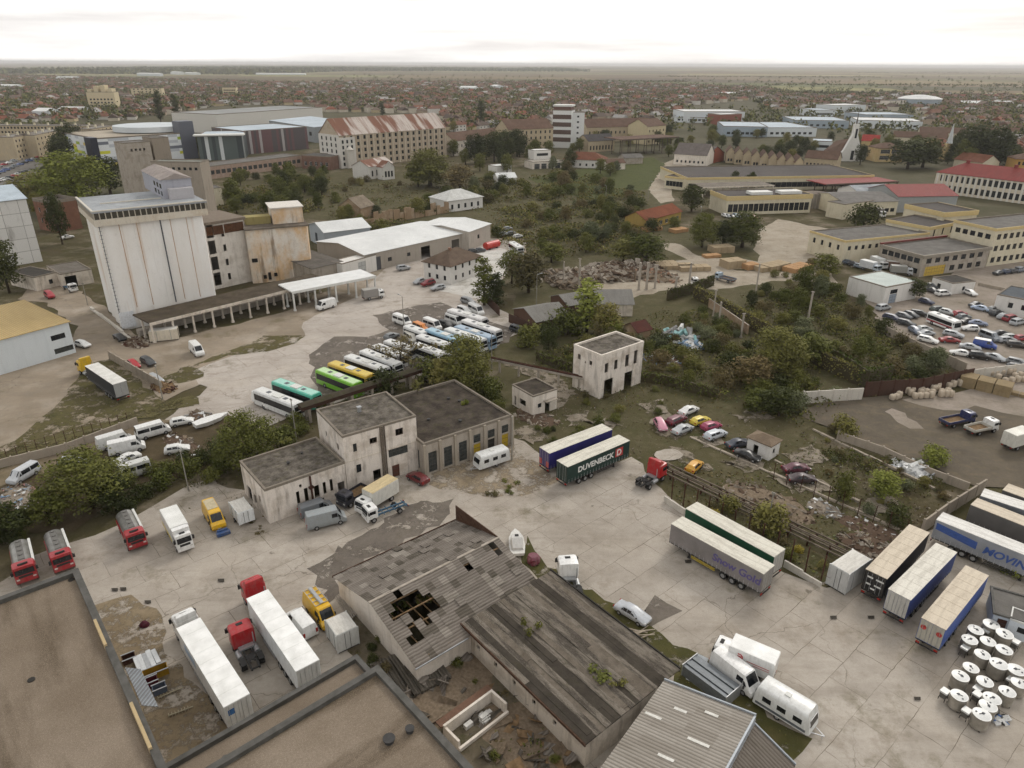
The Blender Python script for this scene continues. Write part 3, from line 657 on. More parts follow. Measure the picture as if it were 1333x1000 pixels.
def concrete_mat(name,col,dark,rz,slab=(6,4),joint='655b4e',crack=.55,stain='857c70',samt=.55,moss='5d5638'):
 t = NT(name); v = t.coord(world=True); vr = t.coord((1,1,0),rz,True)
 c = t.mix(t.noise(v,.07,7,.6,.35,.65),lin(col),lin(dark))
 c = t.mix(t.math('MULTIPLY',t.noise(v,.25,8,.7,.48,.72),samt),c,lin(stain))
 # slabs differ a little from one another
 br = t.n('TexBrick',offset=.5,Scale=1.0); br.inputs['Color1'].default_value = (.35,.35,.35,1); br.inputs['Color2'].default_value = (.65,.65,.65,1); br.inputs['Mortar'].default_value = (0,0,0,1)
 br.inputs['Mortar Size'].default_value = .035; br.inputs['Brick Width'].default_value = slab[0]; br.inputs['Row Height'].default_value = slab[1]; br.inputs['Mortar Smooth'].default_value = .2
 wob = t.n('TexNoise',Scale=.5,Detail=3); t.l(v,wob.inputs[0]); ad = t.n('VectorMath',operation='MULTIPLY_ADD'); t.l(wob.outputs[1],ad.inputs[0]); ad.inputs[1].default_value = (.35,.35,0); t.l(vr,ad.inputs[2]); t.l(ad.outputs[0],br.inputs[0])
 c = t.mix(.14,c,br.outputs[0],'OVERLAY'); c = t.mix(t.math('MULTIPLY',t.noise(t.coord((.05,.4,0),rz,True),1.0,6,.65,.5,.75),.4),c,lin('6f6558')); c = t.mix(t.math('MULTIPLY',t.noise(v,.11,5,.6,.52,.75),.5),c,lin('c3b9ab'))
 jn = t.math('MULTIPLY',br.outputs[1],t.math('ADD',t.math('MULTIPLY',t.noise(v,.16,5,.6,.40,.62),1.1),.0)); c = t.mix(jn,c,lin(joint))
 # cracks along warped cell borders, only in places
 wv = t.n('TexNoise',Scale=.35,Detail=5); t.l(v,wv.inputs[0]); a2 = t.n('VectorMath',operation='MULTIPLY_ADD'); t.l(wv.outputs[1],a2.inputs[0]); a2.inputs[1].default_value = (4,4,0); t.l(v,a2.inputs[2])
 vo = t.n('TexVoronoi',feature='DISTANCE_TO_EDGE',voronoi_dimensions='2D',Scale=.11); t.l(a2.outputs[0],vo.inputs['Vector'])
 m = t.n('MapRange'); m.inputs[1].default_value = .002; m.inputs[2].default_value = .009; m.inputs[3].default_value = 1; m.inputs[4].default_value = 0; t.l(vo.outputs[0],m.inputs[0])
 c = t.mix(t.math('MULTIPLY',t.math('MULTIPLY',m.outputs[0],t.noise(v,.05,4,.6,.45,.6)),crack),c,lin('4a4030'))
 c = t.mix(t.math('MULTIPLY',t.noise(v,.09,9,.75,.56,.7),.75),c,lin(moss)); c = t.mix(t.math('MULTIPLY',t.noise(v,.2,9,.8,.54,.66),.55),c,lin('8a7f70'))
 g = t.noise(v,3.0,6,.8,.3,.75); c = t.mix(t.math('MULTIPLY',g,.22),c,lin('544a3d'))
 sp = t.noise(v,.55,3,.5,.70,.78); c = t.mix(t.math('MULTIPLY',sp,.6),c,lin('4d4438'))
 return t.done(c,.9,.2,0,g,.35,.02)
def earth_mat(name,a,b,cc,moss='4f4a2c',mamt=.5,sc=.12,gaps=0):
 t = NT(name); v = t.coord(world=True)
 c = t.mix(t.noise(v,sc,8,.66,.38,.62),lin(a),lin(b)); c = t.mix(t.math('MULTIPLY',t.noise(v,sc * 3.3,7,.7,.5,.72),.7),c,lin(cc))
 c = t.mix(t.math('MULTIPLY',t.noise(v,sc * 1.7,9,.75,.54,.66),mamt),c,lin(moss)); g = t.noise(v,2.6,7,.8,.3,.75)
 c = t.mix(t.math('MULTIPLY',g,.35),c,lin('3d362a'))
 if gaps: t.l(t.noise(v,.28,9,.78,gaps - .05,gaps + .05),t.b.inputs['Alpha'])     # worn through to the ground below
 return t.done(c,.95,.12,0,g,.6,.06)
b = MB(); N = 24
b.quad((-30000,-200,0),(30000,-200,0),(30000,30000,0),(-30000,30000,0)); struct('terrain',b,ground_mat())
GA = math.radians(-41)
YARD = concrete_mat('yard_concrete','b5ada2','9f968a',GA)
DEPOT = concrete_mat('depot_concrete','bdb5ac','a9a096',GA,(9,6),crack=.5,samt=.35)
ROADM = concrete_mat('track_surface','9b8e7d','837766',GA,(30,30),samt=.7)
ASPH = earth_mat('old_asphalt','6b645d','7c746b','585149',mamt=.25,gaps=.44)
GRAV = earth_mat('grey_gravel','5e574d','6d6457','7d705c',mamt=.25)
TAN = earth_mat('tan_gravel','a0958a','91877a','7f7567',mamt=.3)
PALE = earth_mat('pale_dust','b1a797','a29786','8c8070',mamt=.25)
GRASS = earth_mat('short_grass','54522f','484827','675d3d','3f4022',.6,gaps=.42)
DRYG = earth_mat('dry_grass','625d3c','544f31','756950','44452a',.7,gaps=.47)
BROWN = earth_mat('brown_scrub_ground','58523a','4f4c31','6f6852','424626',.8,.1)
sheet('town_ground',[(-150,330),(-150,104),(330,112),(760,112),(1000,121),(1500,140),(1500,400),(1333,300),(900,215),(640,190),(420,190),(250,235),(60,300)],earth_mat('town_ground','4c4a34','57533f','69614f','3f442a',.8,.02),3,40)
# far fields with their own crop colours
FC = ['676540','80704f','565236','9a9664','76664a','626a3e','8c7e5c','4b4a30']
k = 0
for (u0,v0,u1,v1,h) in [(330,96.5,520,98.5,3),(520,98,760,101,3),(660,103,900,106,4),(900,96,1150,98,1.5),(1000,100,1400,102,2),(870,107,1140,109,5),(1140,104,1420,108,5),(1150,112,1420,114,5),(1000,112,1160,115,4),(740,109,960,112,2.5),(980,118,1150,121,4),(1180,120,1420,122,5),(340,101,640,102.5,2.5),(0,98,200,99,1.5),(1040,131,1230,133,3),(993,140,1090,138,6),(880,90.5,1400,91.5,1.2),(1060,94,1420,94.5,1.4),(520,94,880,95,1.2),(0,94,330,95,1.2)]:
 if 'ROLL' in globals(): pass
 sheet('field',[(u0,v0),(u1,v1),(u1 + 25,v1 + h),(u0 - 20,v0 + h)],earth_mat('crop_' + FC[k % 8],FC[k % 8],FC[(k + 3) % 8],FC[k % 8],'5b573a',.4,.01),2,150); k += 1
sheet('scrubland',[(270,275),(430,225),(560,225),(720,215),(860,230),(870,290),(1040,330),(1100,380),(1160,440),(1255,495),(1130,520),(1040,560),(1180,700),(1080,770),(870,650),(660,600),(640,460),(700,330),(640,300),(400,285)],BROWN,2,8)
sheet('road',[(845,247),(868,212),(884,205),(900,212),(872,240),(880,262),(862,265)],PALE,.8,5)
sheet('track',[(858,318),(882,316),(912,334),(985,340),(990,300),(1015,286),(1080,298),(1098,340),(1080,350),(1000,352),(930,350),(896,340)],PALE,1.5,4)
sheet('lumber_yard',[(755,372),(830,345),(905,338),(960,352),(1080,356),(1095,372),(1020,366),(930,378),(870,378),(800,392)],PALE,1.2,3)
sheet('lawn',[(690,232),(850,205),(868,214),(846,246),(790,262),(720,250)],earth_mat('green_lawn','4c5228','434a22','5b5733','3c4420',.5),1,5)
sheet('dirt_road',[(-60,530),(-60,470),(0,470),(95,440),(100,425),(60,396),(30,390),(45,372),(90,372),(130,395),(165,428),(205,447),(300,425),(385,402),(420,380),(520,330),(640,310),(680,312),(690,330),(660,360),(640,380),(560,400),(400,440),(300,480),(220,520),(130,560),(0,590)],ROADM,1.0,3)
sheet('depot_yard',[(245,485),(330,455),(400,438),(395,420),(470,385),(500,352),(560,330),(640,312),(690,316),(672,345),(648,372),(640,395),(690,425),(640,458),(520,500),(420,530),(330,565),(262,560),(230,575),(205,560),(255,515),(270,505)],DEPOT,.8,3)
sheet('forecourt',[(560,352),(640,318),(672,330),(650,370),(640,392),(600,385),(570,378)],concrete_mat('pale_concrete','d2d0ca','c4c1ba',GA,(5,5),crack=.3,samt=.2),.4,3)
sheet('asphalt_patch',[(545,398),(575,394),(600,404),(655,425),(680,430),(645,455),(520,500),(430,525),(410,505),(405,462),(440,438),(480,438),(505,430),(488,412)],ASPH,.8,2.5)
sheet('grass_patch',[(240,480),(300,458),(345,438),(397,437),(385,448),(345,460),(300,463),(262,475),(268,492),(230,500),(208,497)],DRYG,.8,2)
sheet('verge',[(-40,600),(20,575),(70,535),(95,500),(112,475),(150,468),(215,525),(255,512),(262,525),(180,548),(100,580),(0,615)],DRYG,1.0,2.5)
sheet('track',[(-40,640),(0,612),(100,580),(190,548),(228,548),(200,570),(100,602),(0,640)],earth_mat('track_grey','75695a','83765f','665a48','4f4a2f',.5),.6,2.5)
sheet('junk_yard_ground',[(-40,700),(-10,640),(120,595),(230,545),(300,540),(345,560),(300,600),(180,640),(100,690)],earth_mat('dark_dirt','4e4433','574b38','655a47','38371f',.7),.8,2.5)
sheet('concrete_yard',[(-40,815),(-30,775),(40,728),(120,700),(160,680),(215,650),(270,625),(320,640),(350,668),(440,640),(560,600),(665,570),(700,585),(740,620),(825,595),(868,650),(960,705),(1070,770),(1100,765),(1215,690),(1650,830),(1750,1060),(700,1060),(100,1050)],YARD,.9,2.5)
sheet('worn_patch',[(560,600),(660,575),(712,610),(735,625),(700,645),(640,650),(600,640),(560,632)],earth_mat('worn_concrete','8f816c','9e907b','776a55','5a5235',.5,gaps=.5),.8,2)
sheet('asphalt_patch',[(408,742),(432,722),(478,695),(535,655),(588,654),(592,668),(560,690),(470,738),(440,760),(440,790),(420,776)],ASPH,1.0,1.2)
sheet('asphalt_patch',[(834,812),(852,776),(892,798),(862,812),(846,818)],ASPH,.25,2)
sheet('grass_strip',[(690,700),(712,740),(735,745),(760,765),(800,788),(850,820),(930,865),(985,905),(1000,935),(1055,962),(1020,1010),(930,960),(860,885),(760,800),(680,735)],GRASS,.5,1.5)
sheet('yard_dirt',[(125,790),(170,775),(215,800),(222,850),(300,945),(290,985),(200,1000),(150,870)],earth_mat('yard_mud','85765f','95866e','6d5f4b','57503a',.4,.2,.47),.5,1.5)
sheet('ruin_ground',[(440,820),(470,790),(545,860),(612,830),(660,870),(770,965),(750,1040),(640,1040),(560,960),(500,880),(450,850)],earth_mat('ruin_ground','605848','6f6657','4c4834','42442a',.7,.3),.5,1.5)
sheet('car_park',[(1130,392),(1160,380),(1200,378),(1245,355),(1110,348),(1090,330),(1650,330),(1700,540),(1270,486),(1230,470),(1150,425)],TAN,.9,3)
sheet('gravel_yard',[(1035,535),(1090,522),(1150,518),(1260,512),(1650,490),(1700,740),(1333,640),(1270,632),(1180,598),(1100,570)],GRAV,.9,3)
sheet('pale_gravel',[(1180,522),(1250,512),(1290,500),(1600,485),(1650,590),(1333,545),(1270,528),(1235,540)],TAN,1.2,3)
sheet('pale_gravel',[(1150,535),(1165,533),(1200,552),(1208,562),(1185,558)],TAN,.8,2)
sheet('parking_ground',[(-80,245),(-60,205),(20,205),(60,210),(48,235),(20,248)],earth_mat('parking_grey','6d6a66','76726c','5d5a55',mamt=.2),1,6)
for (pts,m) in [([(845,548),(875,541),(900,560),(880,575),(862,570)],0),([(905,568),(935,560),(945,578),(915,585)],0),([(870,580),(900,590),(930,612),(905,612),(880,598)],1),([(940,600),(975,590),(1000,608),(970,618)],1),([(955,540),(985,530),(1010,545),(975,552)],0),([(700,500),(730,490),(750,515),(728,535)],0),([(735,540),(765,535),(770,550),(742,556)],1),([(765,548),(800,545),(812,556),(780,562)],1),([(835,525),(862,520),(872,538),(842,540)],0),([(1020,590),(1060,580),(1080,600),(1040,612)],1),([(1000,620),(1060,622),(1095,640),(1040,645)],0),([(660,560),(700,552),(715,570),(690,580)],1),([(1110,660),(1150,640),(1180,660),(1140,680)],0),([(640,465),(700,480),(740,500),(700,498)],1)]:
 sheet('broken_slab',pts,earth_mat('broken_concrete','9b9183','857b6c','6f6555','4d4a30',.6,.3,.46),.8,1)
# ---------------------------------------------------------------- the yard's own buildings
PLAST = wall('cream_plaster','d9cfc1','665b4b',.7,'9b8e7d',.5)
PLAST2 = wall('pale_plaster','e3dace','7d7264',.45,'c0b4a4',.4)
PINK = wall('pinkish_plaster','e2d9ce','5a5043',.75,'b9ac9c',.7)
CONC = wall('raw_concrete','aaa195','5a5044',.5,'827868',.5)
WHITEW = wall('white_render','dcd9d3','8b8477',.3)
BITUM = flatroof('old_bitumen','7d766d','454039','4c4a2c',.7,.7)
BITUM2 = flatroof('mossy_bitumen','564e45','332d27','3e3d22',.8,.5)
GREYR = flatroof('grey_roof_felt','77746f','5f5c58','4a4a33',.25)
CAP = wall('parapet_cap','837a6e','4a4338',.6)
GRAVR = NT('gravel_roof');
def _g():
 t = GRAVR; v = t.coord(); c = t.mix(t.noise(v,.12,6,.6,.36,.64),lin('8f8273'),lin('776a5b'))
 sv = t.coord((.05,.3,1),.5); c = t.mix(t.math('MULTIPLY',t.noise(sv,1,5,.6,.5,.66),.8),c,lin('564a3c'))
 g = t.noise(v,5.5,6,.85,.3,.7); c = t.mix(t.math('MULTIPLY',g,.5),c,lin('4f4436')); g2 = t.noise(v,14,3,.8,.5,.75); c = t.mix(t.math('MULTIPLY',g2,.4),c,lin('c5b7a2'))
 return t.done(c,.95,.15,0,g,.6,.03)
GRAVR = _g()
DARKP = plain('dark_flashing','55534f',.7,.3,0,.3,1)
B = Bld('warehouse','large flat gravel roofed building with dark parapet at the lower left corner','building',(244,1058),(103,740),depth=62,h=9)
B.walls(CONC,{}); B.flat(GRAVR,DARKP,par=.45,th=.55,over=.1)
for (u,v) in ((43,884),(95,754)): q = P(u,v,8.6) - B.o; b = MB(); x,y = q.dot(B.ux),q.dot(B.uy); b.tube((x,y,8.5),(x,y,8.62),.32,12); B.part('roof_drain',b,plain('drain_dark','2b2824'))
for q,w in ((.6,.12),(.2,.16)): b = MB(); b.box(B.L * q,.3,8.2,B.L * (q + w),.56,9.3); B.part('parapet_patch',b,wall('patch_cream','b7a27c','5a5044'))
# metal awning hung on its wall
q0,q1,q2 = P(165,870,5.2),P(184,868,5.2),P(207,917,5.2)
b = MB(); b.quad((q0.x,q0.y,5.3),(q1.x,q1.y,4.9),(q2.x,q2.y,4.9),(q0.x + q2.x - q1.x,q0.y + q2.y - q1.y,5.3)); bb = MB()
o = b.build('awning',ribbed('awning_sheet','8d9398','7a8086',.3,0,amt=.2),B.root); o.matrix_parent_inverse = Matrix.LocRotScale(B.root.location,B.root.rotation_euler,None).inverted(); md = o.modifiers.new('t','SOLIDIFY'); md.thickness = .06
B2 = Bld('warehouse','gravel roofed block with two round black vents at the bottom edge','building',(493,867),(120,1090),depth=45,h=9)
B2.walls(CONC,{}); B2.flat(GRAVR,DARKP,par=.4,th=.5,over=.1)
for (u,v,r) in ((508,963,.42),(535,950,.32)): q = P(u,v,8.8) - B2.o; B2.roofvent(q.dot(B2.ux),q.dot(B2.uy),8.6,r,.35)
lo = P(466,853,7.4); dd = (lo - B2.o).dot(B2.uy); xx = (lo - B2.o).dot(B2.ux)
B2.walls(CONC,{},z1=7.4,x0=xx,y0=dd,L=B2.L - xx,D=-dd - .02,name='wall'); b = MB(); b.box(xx + .4,dd + .4,6.8,B2.L,-.05,7.0); B2.part('lower_roof',b,GRAVR)
b = MB(); b.box(xx - .08,dd - .08,6.9,B2.L,dd + .4,7.5); b.box(xx - .08,dd + .4,6.9,xx + .4,-.12,7.5); B2.part('parapet',b,DARKP)
q = P(292,985,7) - B2.o; b = MB(); b.tube((q.dot(B2.ux),-1.2,7),(q.dot(B2.ux),-1.2,7.6),.3,10); B2.part('roof_vent',b,DARKP)
# shed with broken asbestos roof
ASB = ribbed('asbestos_sheet','8b837a','655d55',.36,0,'4b443b',.6,.9)
ASB2 = ribbed('asbestos_mossy','6b645b','47413a',.36,0,'38342a',.7,.95)
B = Bld('shed','derelict shed with grey corrugated roof torn open along the middle','shed',(441,750),(544,861),depth=24,h=3.5)
rg = P(486,783,5.6) - B.o; xr = rg.dot(B.ux); L,D = B.L,B.D
B.D = D = (P(598,681,3.5) - B.o).dot(B.uy)
b = MB()
for sd,dep in (('f',0),('b',D)): b.quad((0,dep,0),(L,dep,0),(L,dep,3.3),(0,dep,3.5)); b.add([(0,dep,3.5),(L,dep,3.3),(xr,dep,5.5)],[(0,1,2)])
b.quad((0,0,0),(0,D,0),(0,D,3.5),(0,0,3.5)); b.quad((L,0,0),(L,D,0),(L,D,3.3),(L,0,3.3)); B.part('wall',b,PLAST2)
def slope(x0,z0,x1,z1,y0,y1,holes,name,mat,lift=.0):
 b = MB(); nx,ny = 8,max(1,int((y1 - y0) / .9)); r = random.Random(5)
 for i in range(nx):
  for j in range(ny):
   xa,xb = x0 + (x1 - x0) * i / nx,x0 + (x1 - x0) * (i + 1) / nx; ya,yb = y0 + (y1 - y0) * j / ny,y0 + (y1 - y0) * (j + 1) / ny
   fx,fy = (i + .5) / nx + r.gauss(0,.03),(j + .5) / ny + r.gauss(0,.022)
   if any(h[0] <= fx <= h[1] and h[2] <= fy <= h[3] for h in holes) or r.random() < .008: continue
   za,zb = z0 + (z1 - z0) * i / nx,z0 + (z1 - z0) * (i + 1) / nx; d = r.uniform(0,.06) + lift + (r.uniform(.04,.16) if r.random() < .08 else 0)
   p = [(xa - .04,ya - .03,za + .02 + d),(xb + .04,ya - .03,zb + .02 + d),(xb + .04,yb + .03,zb + .05 + d),(xa - .04,yb + .03,za + .05 + d)]
   b.add(p + [(x,y,z - .04) for x,y,z in p],[(0,1,2,3),(7,6,5,4),(0,4,5,1),(1,5,6,2),(2,6,7,3),(3,7,4,0)],r.choices((0,1,2),(8,2,1))[0])
 return B.part(name,b,[mat,ribbed('asbestos_dark','6f675e','4c463e',.36,0,'3c382c',.7,.95),ribbed('asbestos_pale','9d968d','7d756b',.36,0,'5b5448',.5,.9)])
slope(-.4,3.3,xr,5.6,-.4,D + .3,[],'roof',ASB)
slope(xr,5.6,L + .4,3.15,-.4,D + .3,[(.1,.55,.12,.32),(.55,.75,.06,.14),(.1,.3,.62,.68),(.02,.25,.9,.96)],'roof',ASB)
b = MB()
for k in range(14): y = D * k / 14 + .3; b.box(xr + .1,y,3.2,L - .1,y + .1,3.35);
for f in (.12,.33,.54): x = xr + (L - xr) * f; z = 5.5 - 2.3 * f; b.box(x,.5,z - .15,x + .12,D - .2,z)
B.part('rafter',b,WOOD)
b = MB(); b.box(.3,.3,.0,L - .3,D - .3,.35); B.part('floor',b,earth_mat('shed_floor','3a3626','2f2d1b','4a4230','33371a',.8,.5))
b = MB(); b.box(xr - .15,-.5,5.6,xr + .15,D + .4,5.72); B.part('ridge_cap',b,CONC)
b = MB(); b.box(-.5,-.48,3.2,-.42,D + .3,3.5); b.box(-.4,D + .3,3.3,xr,D + .42,5.7); B.part('bargeboard',b,plain('rusty_brown','4f3a2e',.9,.2,0,.3))
b = MB(); b.box(L + .42,-.5,3.02,L + .56,D * .36,3.16); B.part('gutter',b,STEEL)
# dark mossy shed
B = Bld('shed','long low shed with dark mossy stripes across its roof','shed',(608,812),(765,964),C=(873,872),h=3.7)
def strips():
 t = NT('mossy_strips'); v = t.coord((.12,.75,0)); c = t.mix(t.noise(v,1.3,5,.7,.44,.56),lin('3c3630'),lin('7d756a'))
 c = t.mix(t.math('MULTIPLY',t.noise(t.coord((.22,1.3,0)),1,8,.75,.5,.7),.8),c,lin('2b2721')); c = t.mix(t.math('MULTIPLY',t.noise(t.coord(),.5,8,.75,.55,.68),.6),c,lin('45422a'))
 g = t.noise(t.coord(),5,6,.8,.3,.75); c = t.mix(t.math('MULTIPLY',g,.5),c,lin('8d857a')); g2 = t.noise(t.coord((.35,.8,1)),2.2,8,.8,.52,.7); c = t.mix(t.math('MULTIPLY',g2,.7),c,lin('262219')); return t.done(c,.95,.1,0,g,.8,.08)
B.walls(PLAST,{'f': [(2 + 3.1 * k,1.6,.5,.7) for k in range(5)]},gable='shed',rise=.5)
STR = [strips(),flatroof('strip_pale','7a7166','5f574d','3f3a2a',.5,.6,4),flatroof('strip_black','4b453d','38332d','3d3a28',.5,.6,4)]; b = MB(); r = random.Random(3); n = 20
for i in range(n):     # bitumen strips, each lying its own way
 y0,y1 = -.35 + (B.D + .7) * i / n,-.35 + (B.D + .7) * (i + 1) / n; x = -.3;
 while x < B.L + .3:
  x1 = min(B.L + .3,x + r.uniform(8,20)); z = lambda y: 3.72 + .5 * (y + .35) / B.D; d = r.uniform(0,.09)
  p = [(x,y0,z(y0) + d),(x1,y0,z(y0) + d),(x1,y1 + .06,z(y1) + d),(x,y1 + .06,z(y1) + d)]; b.add(p + [(q,w,e - .1 - d) for q,w,e in p],[(0,1,2,3),(7,6,5,4),(0,4,5,1),(1,5,6,2),(2,6,7,3),(3,7,4,0)],(0,2,0,1,0,2,2,0,1,0)[(i + (r.random() < .2)) % 10]); x = x1
B.part('roof',b,STR)
b = MB(); b.box(-.4,-.5,3.45,B.L + .3,-.37,3.78); B.part('fascia',b,plain('rusty_brown','4f3a2e'))
b = MB(); b.box(-.5,B.D + .37,3.9,B.L + .3,B.D + .5,4.45); B.part('fascia',b,plain('black_fascia','24201d'))
ROOF2 = B
# corrugated shed at the bottom
rd = P(981,934,6.2); e0 = P(868,888,4.9); ux = Vector((rd.x - e0.x,rd.y - e0.y,0)); W2 = ux.length; ux.normalize()
B = Bld('shed','grey corrugated shed with pale blue verge at the bottom edge','shed',(1040,1005),(868,888),depth=30,h=4.6)
WR_ = 4.0; L = W2 + WR_; B.o = Vector((rd.x,rd.y,0)) + ux * WR_; B.ux = -ux; B.uy = Vector((-B.ux.y,B.ux.x,0)); B.rz = math.atan2(B.ux.y,B.ux.x); B.root.location = B.o; B.root.rotation_euler.z = B.rz; B.L = L
CORR = ribbed('corrugated_shed','aaa49b','857d73',.36,1,'625a4d',.5,.75); TRIM = plain('blue_white_trim','a3a9af',.5,.4,.2,.1)
b = MB(); prof = [(0,0),(0,3.0),(WR_,5.2),(WR_,6.1),(L,4.6),(L,0)]
for y in (0,30): b.add([(x,y,z) for x,z in prof],[(0,1,2,3,4,5)])
b.quad((0,0,0),(0,30,0),(0,30,3),(0,0,3)); b.quad((L,0,0),(L,30,0),(L,30,4.6),(L,0,4.6)); B.part('wall',b,WHITEW)
def plane(xa,za,xb,zb,nm,m): b = MB(); p = [(xa,-.3,za),(xb,-.3,zb),(xb,30,zb),(xa,30,za)]; b.add(p + [(x,y,z + .1) for x,y,z in p],[(3,2,1,0),(4,5,6,7),(0,1,5,4),(1,2,6,5),(2,3,7,6),(3,0,4,7)]); return B.part(nm,b,m,fix=True)
plane(WR_ - .2,6.1,L + .3,4.57,'roof',CORR); plane(-.3,2.85,WR_ - .25,5.1,'roof',ribbed('corrugated_dark','7d756c','5f574e',.36,1,'4a4238',.6,.8))
def edge(xa,za,xb,zb): b = MB(); b.add([(xa,-.45,za - .1),(xb,-.45,zb - .1),(xb,-.31,zb - .1),(xa,-.31,za - .1),(xa,-.45,za + .28),(xb,-.45,zb + .28),(xb,-.31,zb + .28),(xa,-.31,za + .28)],[(0,1,5,4),(1,2,6,5),(2,3,7,6),(3,0,4,7),(4,5,6,7),(3,2,1,0)]); B.part('bargeboard',b,TRIM,fix=True)
edge(-.3,2.85,WR_,5.15); edge(WR_ - .2,6.1,L + .3,4.57)
b = MB(); b.box(WR_ - .25,-.3,5.2,WR_ - .08,30,6.25); B.part('ridge_face',b,TRIM)
r = random.Random(8)
for k in range(9):
 x = WR_ + r.uniform(.15,.8) * W2; y = r.uniform(1,16); l = r.uniform(1,2); z = lambda x: 6.1 - 1.53 * (x - WR_) / (W2 + .3) + .12; x1 = x + l; b = MB()
 b.add([(x,y,z(x)),(x1,y,z(x1)),(x1,y + .3,z(x1)),(x,y + .3,z(x)),(x,y,z(x) - .05),(x1,y,z(x1) - .05),(x1,y + .3,z(x1) - .05),(x,y + .3,z(x) - .05)],[(0,1,2,3),(0,4,5,1),(2,6,7,3)]); B.part('roof_light',b,plain('clear_sheet','d3d1ca'),fix=True)
# one-storey annex, two-storey house, workshop
B = Bld('workshop','single storey cream annex with bitumen roof and narrow slit windows','building',(346,637),(450,601),C=None,depth=9.8,h=5.9)
B.walls(PINK,{'f': [(4.3,1.6,.5,2.1),(5.5,1.5,.6,2.3),(7.0,1.5,.8,2.1),(8.4,1.6,.5,2.1),(9.5,1.7,.5,2.1),(10.7,.02,1.1,2.7),(4.9,4.2,.4,.5)],'l': [(1.5,.02,1.8,2.6),(4.2,.8,.9,1.6,'broken'),(6.5,2.2,.8,1.2)]})
B.flat(BITUM,CAP,par=.25); B.roofvent(5.5,5,5.5,.2,.4); B.roofvent(8.3,6.5,5.5,.15,.35)
b = MB(); b.tube((6.55,-.25,.0),(6.55,-.25,5.6),.16,8); b.box(6.2,-.5,3.6,6.9,-.02,3.9); B.part('drain_pipe',b,RUST)
B = Bld('ruined_house','two storey cream block of the yard with peeling walls and mixed windows','building',(447,568),(543,541),depth=10.7,h=9.9)
L = B.L
B.walls(PINK,{'f': [(1.5,6.7,.6,1.4,'dark'),(4.2,7.2,1.2,1.0,'broken'),(8.5,7.3,1.3,1.2,'broken'),(7.1,3.9,3.3,1.6,'industrial'),(1.7,3.0,.8,1.4,'dark'),(4.3,.02,1.3,2.5),(7.5,.02,1.3,2.3,'door:5a3a30')],'l': [(3.2,6.6,.6,1.0,'dark'),(7.8,6.4,.9,1.2,'broken')]})
B.flat(BITUM,CAP,par=.2); B.chimney(5.5,6.5,9.6,10.5,.5,STEEL)
b = MB(); b.box(5.9,-.3,0,6.4,.02,9.8); b.tube((6.65,-.14,0),(6.65,-.14,9.8),.1,8); B.part('drain_pipe',b,plain('shaft_grey','6b6258',.9,.2,0,.3))
b = MB(); b.box(-.03,-.06,5.3,L + .03,-.002,5.5); B.part('string_course',b,PLAST)
B = Bld('workshop','grey workshop hall with concrete pilasters, yellow doors and dark mossy roof','building',(553,578),(668,540),C=(590,495),h=5.9)
L = B.L; ops = []; st = L / 6
for k,s in enumerate(('industrial','industrial','industrial','door:b59a2e','door:33302c','door:b59a2e')):
 ops.append((st * k + .75,.4 if k < 3 else .05,st - 1.3 if k < 3 else 1.4,3.6 if k < 3 else 2.6,s))
 if k >= 3: ops.append((st * k + .75,2.9,1.4,1.5,'industrial'))
B.walls(CONC,{'f': ops,'l': [(14.5,.6,2.0,3.4,'industrial')]}); B.flat(BITUM2,CAP,par=.3,th=.3)
for k in range(7): x = st * k; b = MB(); b.box(x - .22,-.35,0,x + .22,-.002,5.75); B.part('pilaster',b,wall('pilaster_concrete','a59b8c','5d5347',.5))
for x,y in ((5,7),(9,3.5),(12,12),(13,10),(4,13)): B.roofvent(x,y,5.5,.25,.35)
# hut and ruined two-storey block among the scrub
B = Bld('hut','small cream flat roofed hut in front of the conveyor','building',(695.7,516),(727,506),C=None,depth=6.5,h=4.3)
B.walls(PLAST2,{'f': [(B.L * .5,.02,1.2,2.2),(B.L * .2,1.5,.9,.9,'dark')],'l': [(2.4,1.2,1.9,1.2),(.7,.3,.6,1.9)]}); B.flat(BITUM2,CAP,par=.12); b = MB(); b.box(B.L * .42,-1.0,2.6,B.L * .9,-.02,2.75); B.part('porch_roof',b,CONC)
B = Bld('ruined_house','empty two storey cream ruin with two big ground floor gateways','building',(785,463),(840,444.5),C=None,depth=7.6,h=9.3)
L = B.L
B.walls(PINK,{'f': [(L * .09,5.3,1.0,2.0),(L * .31,5.3,1.0,2.0),(L * .57,5.0,1.1,2.6),(L * .78,5.0,1.0,2.9),(L * .10,.02,2.5,3.7),(L * .58,.02,2.4,3.7)],'l': [(1.2,6.6,.8,1.1,'broken'),(3.2,6.3,.35,.5),(4.4,6.4,.8,.9)]})
B.flat(BITUM,PLAST2,par=.35,th=.3)
b = MB(); b.box(.2,.2,4.4,L - .2,7.4,4.6); B.part('floor_slab',b,CONC)
B = Bld('hut','tiny white hut with low tiled roof beside the wrecked cars','building',(1005.5,581),(1018.5,573),depth=4.2,h=2.9)
B.walls(WHITEW,{'f': [(1.0,1.0,.7,.9,'dark')],'l': [(1.2,.02,.9,2.0)]}); B.hip(flatroof('hut_tiles','8a7a68','6b5d4e'),.8,.25)
